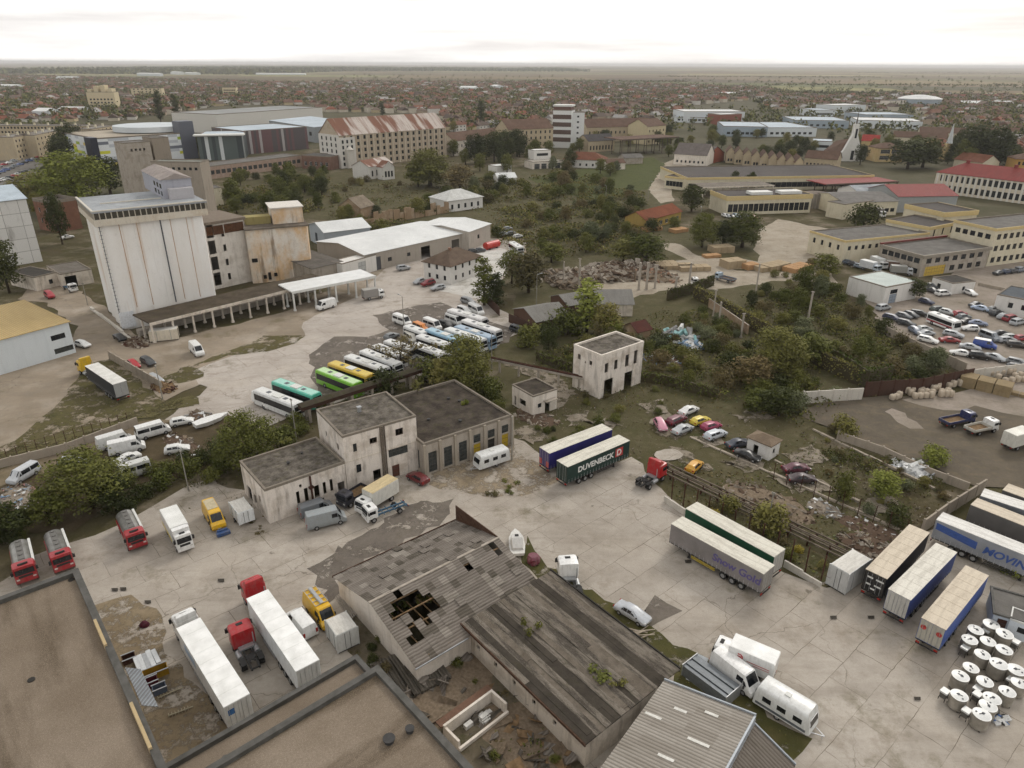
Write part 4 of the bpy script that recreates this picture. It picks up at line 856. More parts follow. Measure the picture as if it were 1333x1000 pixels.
# small huts at the right edge of the yard
B = Bld('cabin','pale blue cabin with dark roof and brown door at the right edge','building',(1297,798),(1345,812),depth=5,h=2.7)
B.walls(wall('blue_cabin','b4bcc6','7b7f82',.2),{'f': [(.5,.02,.95,2.05,'door:4a2f28')]}); B.flat(GREYR,DARKP,par=.1,th=.12,over=.15)
B = Bld('cabin','white portable cabin in front of the pale blue cabin','building',(1318,806),(1350,818),depth=2.4,h=2.6)
B.walls(wall('white_cabin','cfd6dc','7b7f82',.15),{'f': [(.9,1.1,1.2,.8,'dark')],'l': [(.7,1.2,.8,.8,'dark')]}); B.flat(WHITEW,WHITE,par=.05,th=.1)
# ---------------------------------------------------------------- silo works, depot, mill, factories
def S(name,label,cat,A,B_,wm,roof,C=None,depth=None,h=None,base=None,win={},group=None,zA=None,cap=None):
 b = Bld(name,label,cat,A,B_,C,depth,h,base,zA=zA,group=group)
 ops = {}
 for sd,w in win.items():
  ln = b.L if sd in 'fb' else b.D
  ops[sd] = rows(ln,*w[:2],*w[2:6],m0=w[7] if len(w) > 7 else .8,style=w[6] if len(w) > 6 else 'glass') if not isinstance(w,list) else [tuple(x) for x in w]
 k = roof[0]
 b.walls(wm,ops,gable={'gx': 'x','gy': 'y','shed': 'shed'}.get(k),rise=roof[2] if len(roof) > 2 else 0)
 if k == 'flat': b.flat(roof[1],cap or CAP,par=roof[2] if len(roof) > 2 else .3)
 elif k == 'gx': b.gable(roof[1],roof[2],'x')
 elif k == 'gy': b.gable(roof[1],roof[2],'y')
 elif k == 'hip': b.hip(roof[1],roof[2])
 elif k == 'shed': b.shed(roof[1],roof[2])
 return b
YEL = wall('yellow_plaster','c9b07f','7d6c4a',.4,'d8c9a4',.4)
CREAM = wall('warm_cream','d3cab2','7f7358',.35,'c0b597',.4)
SILOW = NT('silo_white')
def _s():
 t = SILOW; c = t.mix(t.noise(t.coord((.12,.12,.05)),1,6,.6,.35,.7),lin('eae8e4'),lin('dcd7cf'))
 c = t.mix(t.math('MULTIPLY',t.noise(t.coord((.42,.42,.025)),1,5,.6,.58,.7),.35),c,lin('b78f62')); c = t.mix(t.math('MULTIPLY',t.noise(t.coord((1.2,1.2,.06)),1,6,.65,.6,.8),.35),c,lin('7d7266'))
 c = t.mix(t.math('MULTIPLY',t.noise(t.coord(),.8,8,.75,.58,.75),.35),c,lin('8d8478')); return t.done(c,.85,.2)
SILOW = _s()
# grain silo: a bundle of cylinders under a projecting gallery
A,Bp,Dp = P(165,429),P(264.5,280.5,25.3),P(129,405)
B = Bld('grain_silo','tall white grain silo with rust streaks and a roof gallery','silo',(165,429),(281,384),depth=22,h=0)
d = Vector((Bp.x - A.x,Bp.y - A.y,0)); L = d.length; B.ux = d.normalized(); B.uy = Vector((-B.ux.y,B.ux.x,0)); B.L = L; B.rz = math.atan2(d.y,d.x); B.root.rotation_euler.z = B.rz; B.o = Vector((A.x,A.y,0)); B.root.location = B.o
D = B.D = abs((Dp - A).dot(B.uy)) + 1; H = 25.5; n = 4; r = L / n / 2
b = MB(); pts = []; m = 10
def scallop(p0,p1,k):
 out = []; e = (p1 - p0) / k; nrm = Vector((e.y,-e.x,0)).normalized()
 for i in range(k):
  for j in range(m):
   q = j / m; out.append(p0 + e * (i + q) + nrm * (math.sin(q * math.pi) ** .75) * e.length * .10)
 return out
V = lambda x,y: Vector((x,y,0)); nd = max(2,int(round(D / (2 * r))))
pts = scallop(V(0,0),V(L,0),6) + scallop(V(L,0),V(L,D),nd) + scallop(V(L,D),V(0,D),6) + scallop(V(0,D),V(0,0),nd)
b.prism([(p.x,p.y) for p in pts],0,H); B.part('silo_cylinders',b,SILOW,smooth=35)
b = MB()
for k in range(1,6):
 if k != 3: x = L * k / 6; b.add([(x - .22,-.03,5),(x + .22,-.03,5),(x + .13,-.03,H),(x - .13,-.03,H),(x - .16,.3,5),(x + .16,.3,5),(x + .13,.3,H),(x - .13,.3,H)],[(0,1,2,3),(0,3,7,4),(1,5,6,2)])
B.part('joint_strip',b,wall('rust_joint','ab7d50','7d5c3f',.6,'cbb698',.5))
b = MB(); w = 1.3; b.box(-w,-w,H,L + w,D + w,H + 1.5); B.part('gallery_base',b,wall('gallery_white','cfc7b8','8d7a60',.5,'b79a74',.3))
b = MB(); z0,z1 = H + 1.5,H + 3.0; b.box(-w + .35,-w + .35,z0,L + w - .35,D + w - .35,z1,0)
k = int((L + 2 * w) / 1.25)
for i in range(k + 1): x = -w + .12 + (L + 2 * w - .24) * i / k; b.box(x - .1,-w + .02,z0,x + .1,-w + .3,z1,1); b.box(x - .1,D + w - .3,z0,x + .1,D + w - .02,z1,1)
k = int((D + 2 * w) / 1.25)
for i in range(k + 1): y = -w + .12 + (D + 2 * w - .24) * i / k; b.box(-w + .02,y - .1,z0,-w + .3,y + .1,z1,1); b.box(L + w - .3,y - .1,z0,L + w - .02,y + .1,z1,1)
B.part('gallery_window',b,[plain('gallery_dark','4a463c',.6),wall('gallery_post','bdb5a6','7b7060',.4)])
b = MB(); b.box(-w - .1,-w - .1,z1,L + w + .1,D + w + .1,z1 + .35); B.part('gallery_roof',b,flatroof('silver_roof','a9adb0','8b8e90','74736d',.5,.12))
b = MB(); b.box(-w - .15,-w - .15,z1 + .36,L + w + .15,-w + .3,z1 + .62); b.box(-w - .15,-w + .3,z1 + .36,-w + .3,D + w,z1 + .62); b.box(2,D * .42,z1 + .36,L * .7,D * .42 + .35,z1 + .6); B.part('parapet',b,wall('silo_parapet','cfc9bd','7d7568',.4))
b = MB(); b.tube((L * .56,-1.0,5),(L * .56,-1.0,H),.16,8); b.box(-.5,-.3,0,-.35,-.15,H);
for k in range(28): b.box(-.75,-.55,.8 + k * .9,-.15,-.4,.86 + k * .9)
B.part('drain_pipe',b,plain('pipe_grey','55565a'))
b = MB(); b.box(-.6,-.75,.6,2.6,-.55,4.5); B.part('poster_board',b,plain('pale_board','d5d7da'))
SILO = B; zt = z1 + .36
# machine house of corrugated sheet standing on the silo roof
MH = ribbed('lilac_sheet','a3a4ad','8a8b96',.35,0,'6f6a66',.4)
b = MB(); x0,x1,y0,y1 = L * .72,L + w - .6,D * .35,D + 8; b.box(x0,y0,zt,x1,y1,zt + 4.6); B.part('machine_house',b,wall('lilac_wall','a7a8b0','76737a',.45))
b = MB(); xm = (x0 + x1) / 2; b.add([(x0 - .3,y0 - .3,zt + 4.6),(x1 + .3,y0 - .3,zt + 4.6),(xm,y0 - .3,zt + 6.0),(x0 - .3,y1 + .3,zt + 4.6),(x1 + .3,y1 + .3,zt + 4.6),(xm,y1 + .3,zt + 6.0)],[(0,1,2),(5,4,3),(1,4,5,2),(3,0,2,5),(0,3,4,1)]); B.part('machine_house_roof',b,flatroof('lilac_roof','a39a92','8d8480','6e6258',.5))
b = MB(); b.box(x0 + 1,y0 - 2.4,zt,x1 - .4,y0 - .02,zt + 2.6); B.part('machine_house',b,wall('lilac_wall2','b3b0b2','7d7a7a',.4))
for k in range(6): q = y0 + 1 + k % 3 * 3.2; z = zt + (.6,2.4)[k // 3]; b = MB(); b.box(x0 - .06,q,z,x0 + .02,q + 1.6,z + 1.1); B.part('window',b,GLASS)
# towers behind
S('concrete_tower','square bare concrete tower with four small openings near its top','tower',(162,186.5),(197,184),CONC,('flat',GREYR,.2),depth=9,h=30,win={'f': [(2.5 + 1.7 * k,26.5,.8,1.0) for k in range(4)]})
S('concrete_tower','narrower brown stair tower joined to the square concrete tower','tower',(199,180),(221,178.5),wall('brown_conc','968b7d','51473c',.5),('flat',GREYR,.2),depth=9,h=31)
S('factory_building','grey brown concrete block with a strip of windows under its flat roof','building',(198,210),(262,211),wall('brown_conc2','9a9083','544a3f',.55),('flat',flatroof('greenish_roof','8b8d84','757870')),depth=7,h=27,win={'f': (1,8,24,1,1.1,1,'dark')})
# gutted middle house, orange silos
B = S('ruined_house','gutted tall white block squeezed between the white and the orange silos','building',(268,292),(318,284),wall('gutted_white','dcd5cb','6d6053',.45,'a4988a',.4),('flat',BITUM,.1),depth=14,h=None,base=(289,377),
  win={'f': [(4.4,2 + 4.2 * k,.9,1.9) for k in range(4)] + [(.1,1 + 4.6 * k,2.1,3.8) for k in range(4)]})
hh = B.h; L = B.L; b = MB()
for x0,x1 in ((.2,2.0),(2.2,5.2),(5.5,L - .2)): b.box(x0,-.12,hh - 3.4,x1,-.004,hh - .9)
B.part('loft_opening',b,plain('rust_board','5b3e2b',.9,.2,0,.4))
b = MB(); b.box(-.2,-1.0,hh - .25,L + .3,14,hh + .5); B.part('roof_slab',b,wall('rusty_eave','7d7164','5a4632',.6))
OR = NT('orange_silo')
def _o():
 t = OR; c = t.mix(t.noise(t.coord((.2,.2,.12)),1,6,.65,.42,.62),lin('d8d0c4'),lin('cfb08a')); c = t.mix(t.math('MULTIPLY',t.noise(t.coord((.45,.45,.05)),1,6,.65,.55,.67),.7),c,lin('6b543a'))
 c = t.mix(t.math('MULTIPLY',t.noise(t.coord(),.9,8,.75,.5,.7),.35),c,lin('8e7a62')); return t.done(c,.9,.15)
OR = _o()
B = Bld('grain_silo','shorter orange stained silo with rounded cells and a block on its roof','silo',(321,300),(401,293.5),depth=13,base=(328,369))
L,D,H = B.L,B.D,B.h; b = MB(); pts = scallop(V(0,0),V(L,0),3) + scallop(V(L,0),V(L,D),2) + [V(L,D),V(0,D)]; b.prism([(p.x,p.y) for p in pts],0,H); B.part('silo_cylinders',b,OR,smooth=35)
b = MB(); b.box(-.3,-1.0,H,L + .6,D + .3,H + .4); B.part('roof_slab',b,flatroof('silo_deck','7b7268','5b5349'))
b = MB(); b.box(L * .48,D * .25,H + .41,L - .2,D - .3,H + 5.0); B.part('head_house',b,OR); b = MB(); b.box(L * .45,D * .2,H + 5.0,L + .1,D,H + 5.3); B.part('head_house_roof',b,wall('white_slab','d8d3ca','8b8477',.3))
b = MB(); b.box(.8,D * .4,H + .41,L * .46,D * .7,H + 2.6)
for k in range(4): x = 1 + k * L * .115; b.box(x,D * .4 - .2,H + .41,x + .35,D * .4 - .003,H + 2.6)
B.part('loft',b,wall('mossy_yellow','9b8f5d','5b5339',.5))
b = MB()
for s,z,w_,h_ in ((3.2,1.2,.9,1.1),(4.6,.8,.8,2.1),(6.3,1.6,.9,1.0),(.6,6.4,1.6,1.1)): b.box(s,-.75,z,s + w_,-.3,z + h_)
B.part('window',b,plain('void_dark','1d1a17'))
# loading canopy along the foot of the silos
def canopy(label,A,B_,depth,h,rm,cat='canopy',npost=8,th=.35,postm=None,walls=False):
 B = Bld('loading_canopy',label,cat,A,B_,depth=depth,h=h); b = MB(); b.box(0,0,h - th,B.L,B.D,h); B.part('roof',b,rm)
 b = MB(); b.box(-.1,-.12,h - th - .25,B.L + .1,-.003,h + .08); B.part('fascia',b,postm or PLAST)
 for k in range(npost):
  x = .3 + (B.L - .6) * k / (npost - 1)
  for y in (.3,B.D * .55): b = MB(); b.box(x - .2,y - .2,0,x + .2,y + .2,h - th); b.box(x - .32,y - .32,0,x + .32,y + .32,.5); B.part('post',b,postm or PLAST)
 return B
CB = canopy('long dark roofed loading canopy on concrete posts along the foot of the silos',(197,421),(432,364),9.5,5.0,flatroof('canopy_deck','5d5346','423a30','3f3d22',.7),npost=11)
b = MB(); b.box(0,CB.D * .8,0,CB.L,CB.D - .05,1.3); CB.part('loading_dock',b,CONC)
canopy('white steel canopy at the right end of the loading dock',(382,380),(491,359),9,5.45,plain('white_sheet','d9dad8',.5,.4,0,.08,.5),npost=5,postm=WHITE)
S('annex','white annex with a grey roller gate behind the white canopy','building',(447,343.5),(491,331.5),WHITEW,('flat',WHITEW,.1),depth=5,h=5.2,win={'f': [(6.3,.02,3.2,4.2,'door:b3b4b2')]})
S('annex','low dark grey roofed hall between the orange silo and the white roofed depot','building',(408,350),(447,341),CONC,('shed',flatroof('darkgrey_roof','6f6a64','58534d'),1.0),depth=20,h=5)
WR = flatroof('white_roof','dfe0de','cbccca','a9a9a4',.25,.1,3)
B = S('depot_hall','long grey depot hall with bright white roof and roller gates','building',(476,332),(612,302),wall('grey_block','a39b90','6a6258',.4),('gx',WR,1.6),C=(557,287),h=5.8,
  win={'f': [(2,.02,4.2,4.3,'door:55565a'),(9,2.0,1.6,1.3,'dark'),(23,.02,4,4.2),(37,.02,3.6,4.2),(17,2.2,1.4,1.2,'dark')]})
S('depot_hall','square end block of the depot under the same white roof','building',(612,302),(640,291.5),wall('grey_block2','b3aba0','6a6258',.4),('gx',WR,1.2),C=(590,279),h=6.6,win={'f': [(6,3,1.4,1.4,'dark')]})
S('hangar','small pale grey hangar with white gable roof behind the depot','building',(404,292),(424,303),wall('pale_sheet_wall','a9b0b6','7c8084',.25),('gy',WR,2.0),depth=17,h=6,win={'f': [(6,.02,2.6,4.2,'door:3b4148')]})
B = S('white_house','white two storey office house with brown hipped roof in the depot','house',(588,347),(628,333.5),wall('white_house','dad7d1','9b948a',.2),('hip',flatroof('brown_tiles','6e5f52','57493e','4f4a3a',.2,.4,2),3.2),C=None,depth=10.5,base=(589,371),win={'f': (2,4,1.0,2.9,.95,1.4,'dark'),'l': (2,3,1.0,2.9,.95,1.4,'dark')})
B.chimney(6,5,B.h + 1.5,B.h + 3.6,.7)
S('warehouse','white warehouse with mustard yellow roof at the left edge','building',(-60,459),(91,419),wall('pale_blue_white','d2d8da','90979a',.2),('shed',ribbed('mustard_roof','c2a976','b49b68',.5,0,'8a7650',.25),1.2),depth=20,h=7.4,
 win={'f': [(27,4.2,1.0,1.1,'dark'),(28.2,4.1,2.2,1.2,'dark'),(32,4.0,1.3,1.2,'dark'),(26.5,.9,4.6,1.2,'industrial'),(33,1.0,3.6,1.2,'industrial'),(18,1,4,1.2,'industrial'),(18,4.1,3,1.2,'dark')]})
def panel_wall():
 t = NT('panel_wall'); v = t.coord(); br = t.n('TexBrick',offset=0,Scale=1.0); br.inputs['Brick Width'].default_value = 5; br.inputs['Row Height'].default_value = 4; br.inputs['Mortar Size'].default_value = .07
 cc = t.n('CombineXYZ'); sx = t.n('SeparateXYZ'); t.l(v,sx.inputs[0]); t.l(t.math('ADD',sx.outputs[0],sx.outputs[1]),cc.inputs[0]); t.l(sx.outputs[2],cc.inputs[1]); t.l(cc.outputs[0],br.inputs[0])
 br.inputs['Color1'].default_value = lin('d6d4cf'); br.inputs['Color2'].default_value = lin('cbc9c4'); br.inputs['Mortar'].default_value = lin('8c8a84')
 c = t.mix(t.math('MULTIPLY',t.noise(t.coord((.3,.3,.06)),1,6,.65,.55,.7),.6),br.outputs[0],lin('6f6a63')); return t.done(c,.85,.2)
S('panel_building','tall white panel clad block with pale blue roof at the left edge','building',(-50,268),(36,258.5),panel_wall(),('gx',flatroof('pale_blue_roof','b9c4cc','a7b2ba','8b8f90',.2),3),depth=24,h=20.3)
S('garage','small flat roofed garage with dark roof below the white panel block','garage',(46,361),(76,354),PLAST,('flat',flatroof('dark_felt','4c4844','3c3935'),.15),depth=13,h=4.2,win={'f': [(3.8,1.2,1.1,1.3,'dark')]})
S('garage','low garage row with rusty edged roof beside the white silo','garage',(80,357),(121,350),PLAST,('flat',flatroof('felt_grey2','77716a','605a52'),.15),depth=13,h=4.2,win={'f': [(1,.02,3,3.2),(5,.02,3.6,3.4,'door:5b5d5e')]})
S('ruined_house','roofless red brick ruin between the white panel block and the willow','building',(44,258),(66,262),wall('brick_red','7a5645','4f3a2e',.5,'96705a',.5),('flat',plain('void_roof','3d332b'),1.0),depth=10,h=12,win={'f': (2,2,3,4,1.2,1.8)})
# modern centre: striped white hall and glass blocks
def stripes():
 t = NT('striped_facade'); v = t.coord(); sx = t.n('SeparateXYZ'); t.l(v,sx.inputs[0])
 fx = t.math('FLOOR',t.math('MULTIPLY',t.math('ADD',sx.outputs[0],t.math('MULTIPLY',sx.outputs[1],1.0)),.16)); fz = t.math('FLOOR',t.math('MULTIPLY',sx.outputs[2],.55))
 cc = t.n('CombineXYZ'); t.l(fx,cc.inputs[0]); t.l(fz,cc.inputs[1]); wn = t.n('TexWhiteNoise',noise_dimensions='2D'); t.l(cc.outputs[0],wn.inputs[0]); cr = t.n('ValToRGB'); t.l(wn.outputs[0],cr.inputs[0]); cr.color_ramp.interpolation = 'CONSTANT'
 e = cr.color_ramp.elements; e[0].color = lin('d9dcdd'); e[1].color = lin('c9c93a'); e[1].position = .84
 for p,k in ((.45,'b9bdc2'),(.58,'6d727c'),(.66,'d9dcdd'),(.76,'9db33c'),(.92,'d8c46a')): el = e.new(p); el.color = lin(k)
 return t.done(cr.outputs[0],.5,.3)
B = S('shopping_centre','white hall with green, yellow and grey stripes on its facade','building',(128,180),(252,172),stripes(),('flat',flatroof('tan_roof','b3a999','9c9282','7d745f',.3,.05),.6),depth=62,base=(131,217))
b = MB(); b.box(-4,-.4,0,-.02,10,B.h + .3); B.part('end_wall',b,plain('navy_panel','1f2434',.4))
b = MB(); b.tube((B.L * .80,34,B.h),(B.L * .80,34,B.h + 3.4),24,40); B.part('roof_drum',b,flatroof('white_drum','cdd2d4','bcc2c5','9a9d9c',.2,.05))
b = MB(); b.box(B.L * .86,-1,0,B.L * 1.02,9,B.h + 7); B.part('lift_tower',b,plain('slate_panel','5b5e67',.5))
def slats(nm,a,b_,c_,sc=.8):
 t = NT(nm); sx = t.n('SeparateXYZ'); t.l(t.coord(),sx.inputs[0]); f = t.math('FLOOR',t.math('MULTIPLY',t.math('ADD',sx.outputs[0],sx.outputs[1]),sc)); wn = t.n('TexWhiteNoise',noise_dimensions='1D'); t.l(f,wn.inputs['W']); cr = t.n('ValToRGB'); t.l(wn.outputs[0],cr.inputs[0]); cr.color_ramp.interpolation = 'CONSTANT'
 e = cr.color_ramp.elements; e[0].color = lin(a); e[1].color = lin(b_); e[1].position = .5; el = e.new(.85); el.color = lin(c_); return t.done(cr.outputs[0],.4,.4)
LB = flatroof('lightblue_roof','bcc6cd','aab4bb','8d9396',.25,.06)
B = S('shopping_centre','dark glass hall with slim columns and a white roof edge','building',(258,177.5),(316,176.5),slats('glass_slats','3a4245','535d5b','c9cdcd',.45),('flat',LB,.3),depth=40,h=15.5)
b = MB(); b.box(-2,-2.5,B.h + .1,B.L + 2,6,B.h + .9); B.part('roof_edge',b,WHITE)
S('shopping_centre','hall clad in dark red and grey upright slats','building',(318,170.5),(401,165),slats('red_slats','575153','6b5153','a8a4a3',.5),('flat',LB,.3),depth=46,h=16)
S('shopping_centre','pale grey upper hall rising behind the slatted facade','building',(283,149),(421,139.5),plain('pale_block','cbc8c1',.8),('flat',flatroof('hall_roof','9b9c9a','878886','70706b',.2,.04),.4),depth=60,h=17)
S('shopping_centre','low hall with silver roof left of the rusty roofed mill','building',(352,157),(411,166),plain('silver_wall','8f9496',.7),('shed',LB,2),depth=40,h=12,win={'f': (1,6,5,1,5,3,'dark')})
PK = wall('pinkish_brick','a68f7f','64574b',.5,'b7a698',.5)
S('factory_building','long low pinkish factory with a strip of broken windows','building',(272,217),(394,202),PK,('flat',GREYR,.3),depth=16,h=7,win={'f': (1,18,2.4,1,2.6,2.2,'industrial')})
S('factory_building','burnt reddish brick ruin joined to the long pinkish factory','building',(394,202),(431,204),wall('burnt_brick','75594c','3f322b',.5,'8d7264',.5),('flat',GREYR,.3),depth=14,h=8,win={'f': (1,5,2,1,1.8,2.4)})
S('annex','small beige block behind the white silo','building',(268,246),(290,244),CREAM,('flat',GREYR,.2),depth=10,h=8)
# the mill
def rusty():
 t = NT('rusty_sheet_roof'); sx = t.n('SeparateXYZ'); t.l(t.coord(),sx.inputs[0]); f = t.math('FLOOR',t.math('MULTIPLY',sx.outputs[0],.55)); wn = t.n('TexWhiteNoise',noise_dimensions='1D'); t.l(f,wn.inputs['W'])
 big = t.noise(t.coord((.07,.02,0)),1,3,.5,.40,.52); m = t.math('ADD',t.math('MULTIPLY',wn.outputs[0],.5),t.math('MULTIPLY',big,.6)); r = t.n('MapRange'); r.inputs[1].default_value = .5; r.inputs[2].default_value = .75; t.l(m,r.inputs[0])
 c = t.mix(r.outputs[0],lin('75503f'),lin('b5aba2')); c = t.mix(t.math('MULTIPLY',t.noise(t.coord((.5,.12,0)),1,7,.7,.48,.68),.6),c,lin('6b4534')); return t.done(c,.8,.25)
RUSTY = rusty()
B = S('old_mill','big old six storey mill with rust streaked metal roof','building',(443,176.5),(582,166),wall('mill_tan','b8aa96','6f6048',.4,'a08d70',.4),('gx',RUSTY,9),C=None,depth=22,base=(441,219.5),win={'f': (5,17,1.4,3.75,1.7,2.2,'dark',1.5),'l': (5,4,1.4,3.75,1.4,2.0,'dark',2)})
for k in range(17): b = MB(); x = 5 + (B.L - 6) * k / 16; b.box(x - .45,-.5,0,x + .45,-.003,B.h); B.part('buttress',b,wall('mill_pier','c4b7a3','7d6c52',.4))
b = MB(); b.box(-.6,-.7,0,11,-.004,B.h - 1.5); b.box(-.6,-.004,0,-.003,B.D,B.h); B.part('white_front',b,wall('mill_white','d0ccc4','8b8376',.4))
for f in range(5):
 for k in range(3): x = 1.2 + k * 3.3; b = MB(); b.box(x,-.75,1.4 + f * 3.3,x + 1.3,-.69,3.4 + f * 3.3); B.part('window',b,GLASS)
 for k in range(4): y = 2.5 + k * 5; b = MB(); b.box(-.66,y,1.6 + f * 3.6,-.59,y + 1.4,3.8 + f * 3.6); B.part('window',b,GLASS)
b = MB(); b.box(3,-3.2,0,8,-.71,11); b.tube((5.5,-2,11),(5.5,-2,13),2.6,10,.3); B.part('stair_turret',b,wall('mill_white2','c9c4ba','857d70',.4))
B = S('annex','white gabled chapel like annex in front of the mill','building',(482,217.5),(513,212),wall('annex_white','d2cfc8','8b8477',.3),('gx',RUSTY,3),depth=12,h=7,win={'f': (1,5,1.5,1,1.4,3.2,'dark')})
B = S('annex','front gable of the white chapel like annex','building',(500,218),(515,216.5),wall('annex_white','d2cfc8','8b8477',.3),('gy',RUSTY,3),depth=6,h=7,win={'f': (1,3,1.5,1,1.3,3.2,'dark')})
BRK = wall('ruin_brick','9b8368','5d4c3b',.5,'b5a58f',.6)
B = S('ruined_house','pale gable end of the ruined brick range','building',(443,268),(471,271),BRK,('gy',flatroof('ruin_roof','8d8172','6f6456'),3.5),depth=9,h=6)
B = Bld('garden_wall','long broken brick wall with window holes in the overgrown ground','wall',(476,279),(586,262),depth=.6,h=5); b = MB(); r = random.Random(4)
x = 0
while x < B.L: l = r.uniform(1.5,3.5); hh = r.uniform(2.5,5.5); b.box(x,0,0,min(x + l,B.L),.5,hh); x += l * r.choice((1,1,1.25))
B.part('wall',b,BRK)
B = S('ruined_house','old white vaulted hall with rounded roof at the end of the brick wall','building',(584,262),(630,256),WHITEW,('hip',flatroof('vault_white','d0d0cd','b5b5b0','8a8778',.4),3.4),depth=14,h=5,win={'f': (1,5,1.2,1,1.2,2,'dark')})
S('shed','small flat white shed among the trees right of the mill','shed',(648,216.5),(668,214.5),WHITEW,('flat',WR,.1),depth=8,h=4.5)
BT = flatroof('brown_tile_roof','6d574a','574439','4f463a',.2,.3,2); BT2 = flatroof('red_tile_roof','7a5040','64402f','4f463a',.2,.3,2)
TANW = wall('tan_mill','b5a68c','6b5c42',.35,'c3b391',.4)
S('factory_building','long pale old factory with dark brown roof behind the pines','building',(593,184),(672,174),PLAST2,('gx',BT,5),depth=16,h=10,win={'f': (2,14,1.5,4,1.2,1.8,'dark')})
S('old_mill','yellow brick mill with brown roof left of the white tower','building',(664,169),(722,166.5),TANW,('gx',BT,6),depth=20,h=17,win={'f': (4,9,1.5,4,1.3,2,'dark')})
# white tower
B = S('office_tower','white tower block banded with brown window strips','tower',(722,143),(746,143.5),plain('tower_white','d5d6d4',.7,.3,0,.1),('flat',GREYR,.4),depth=13,base=(745,192))
b = MB(); n = 4
for k in range(n): z = 4.5 + k * (B.h - 6) / n * 1.02; b.box(-.15,-.15,z,B.L + .02,-.003,z + 3.2); b.box(-.15,-.003,z,-.003,B.D,z + 3.2)
B.part('window_band',b,plain('brown_glass','57463e',.4))
b = MB(); b.box(.5,.5,B.h + .07,B.L - .5,B.D - .5,B.h + 2.4); B.part('roof_room',b,plain('brown_top','6b5147',.8)); b = MB(); b.box(-.2,-.2,B.h + 2.4,B.L + .2,B.D + .2,B.h + 3.6); B.part('roof_rim',b,WHITE)
S('office_tower','plain white stair shaft at the right side of the banded tower','tower',(746.5,146),(763,146),plain('tower_white','d5d6d4'),('flat',GREYR,.3),depth=12,h=26,win={'f': (6,1,2,4,1.6,1.4,'dark')})
S('factory_building','long brown roofed old works right of the white tower','building',(766,166),(846,164),TANW,('gx',BT,6),depth=18,h=12,win={'f': (2,14,1.5,5,1.3,2.2,'dark')})
S('old_mill','cream gable ended mill house at the end of the brown roofed works','building',(845,165),(869,163),wall('cream_mill','c6b896','7d7057',.3),('gx',BT,5),depth=20,h=14,win={'f': (3,5,1.5,4,1.2,1.8,'dark')})
S('factory_building','lower tan workshop in front of the brown roofed works','building',(768,184),(802,182),TANW,('gx',flatroof('dark_slate','4d4a4a','3f3c3c'),4),depth=14,h=8,win={'f': (1,8,1.5,4,1.3,3,'dark')})
B = canopy('open iron shed with dark roof on tall posts behind the lawn',(812,182),(886,178),22,11,BT,'shed',8,.5,plain('post_dark','564a40'))
S('house','long brown roofed house with white wall left of the lawn','house',(735,207),(788,209),WHITEW,('hip',BT2,4),depth=14,h=5,win={'f': (1,6,1.2,1,1.2,1.5,'dark')})
S('office_block','small white flat block with dark window bands before the tower','building',(697,196),(719,195),WHITEW,('flat',WR,.2),depth=9,h=10,win={'f': (2,1,2.5,4,8,1.6,'dark')})
S('annex','low pale canopy hall at the foot of the small white block','building',(695,211),(734,209),PLAST2,('flat',flatroof('pale_felt','b5b0a6','a09a8f'),.2),depth=12,h=4.5,win={'f': (1,4,.02,1,3.6,3.2)})
for k,(u,v) in enumerate(((792,213),(815,206),(650,232))): S('shed',['low brown shed right of the brown roofed house','small grey shed behind the lawn','low white shed in the trees'][k],'shed',(u,v),(u + 24,v - 1),[PLAST2,CONC,WHITEW][k],('gx',[BT,GREYR,WR][k],2),depth=9,h=4)
S('brick_house','large barn like house with grey roof and red brick gable','building',(880,200),(922,202.5),PLAST2,('gx',flatroof('lilac_slate','6f6864','5d5652','57524c',.2),6),depth=20,base=(921.5,214),win={'f': (1,7,1.5,1,1.2,1.5,'dark')})
b = S('brick_house','red brick gable wing of the barn like house','building',(923,203),(945,199),wall('red_brick','8f4d38','5d3527',.3),('gy',flatroof('lilac_slate','6f6864','5d5652'),5),depth=12,base=(923,214))
for k in range(9):
 u = 948 + k * 11.2; v = 198 + k * 1.6
 S('row_house','tan gabled row house, number %s from the left in the old workers row' % ['one','two','three','four','five','six','seven','eight','nine'][k],'house',(u,v),(u + 10.6,v + .3),TANW,('gy',BT,3.2),depth=16,h=7,win={'f': (1,2,1.2,3,1.2,1.8,'dark')},group='gabled row houses of the old workers row')
B = S('row_house','long brown roofed end house closing the gabled row','house',(1050,205),(1092,208),TANW,('gx',BT,4),depth=12,h=6,win={'f': (1,8,1.2,3,1.2,1.8,'dark')})
WF = plain('factory_white','cdd2d4',.6,.3,0,.1); BF = plain('factory_blue','97a3ad',.6,.3,0,.1)
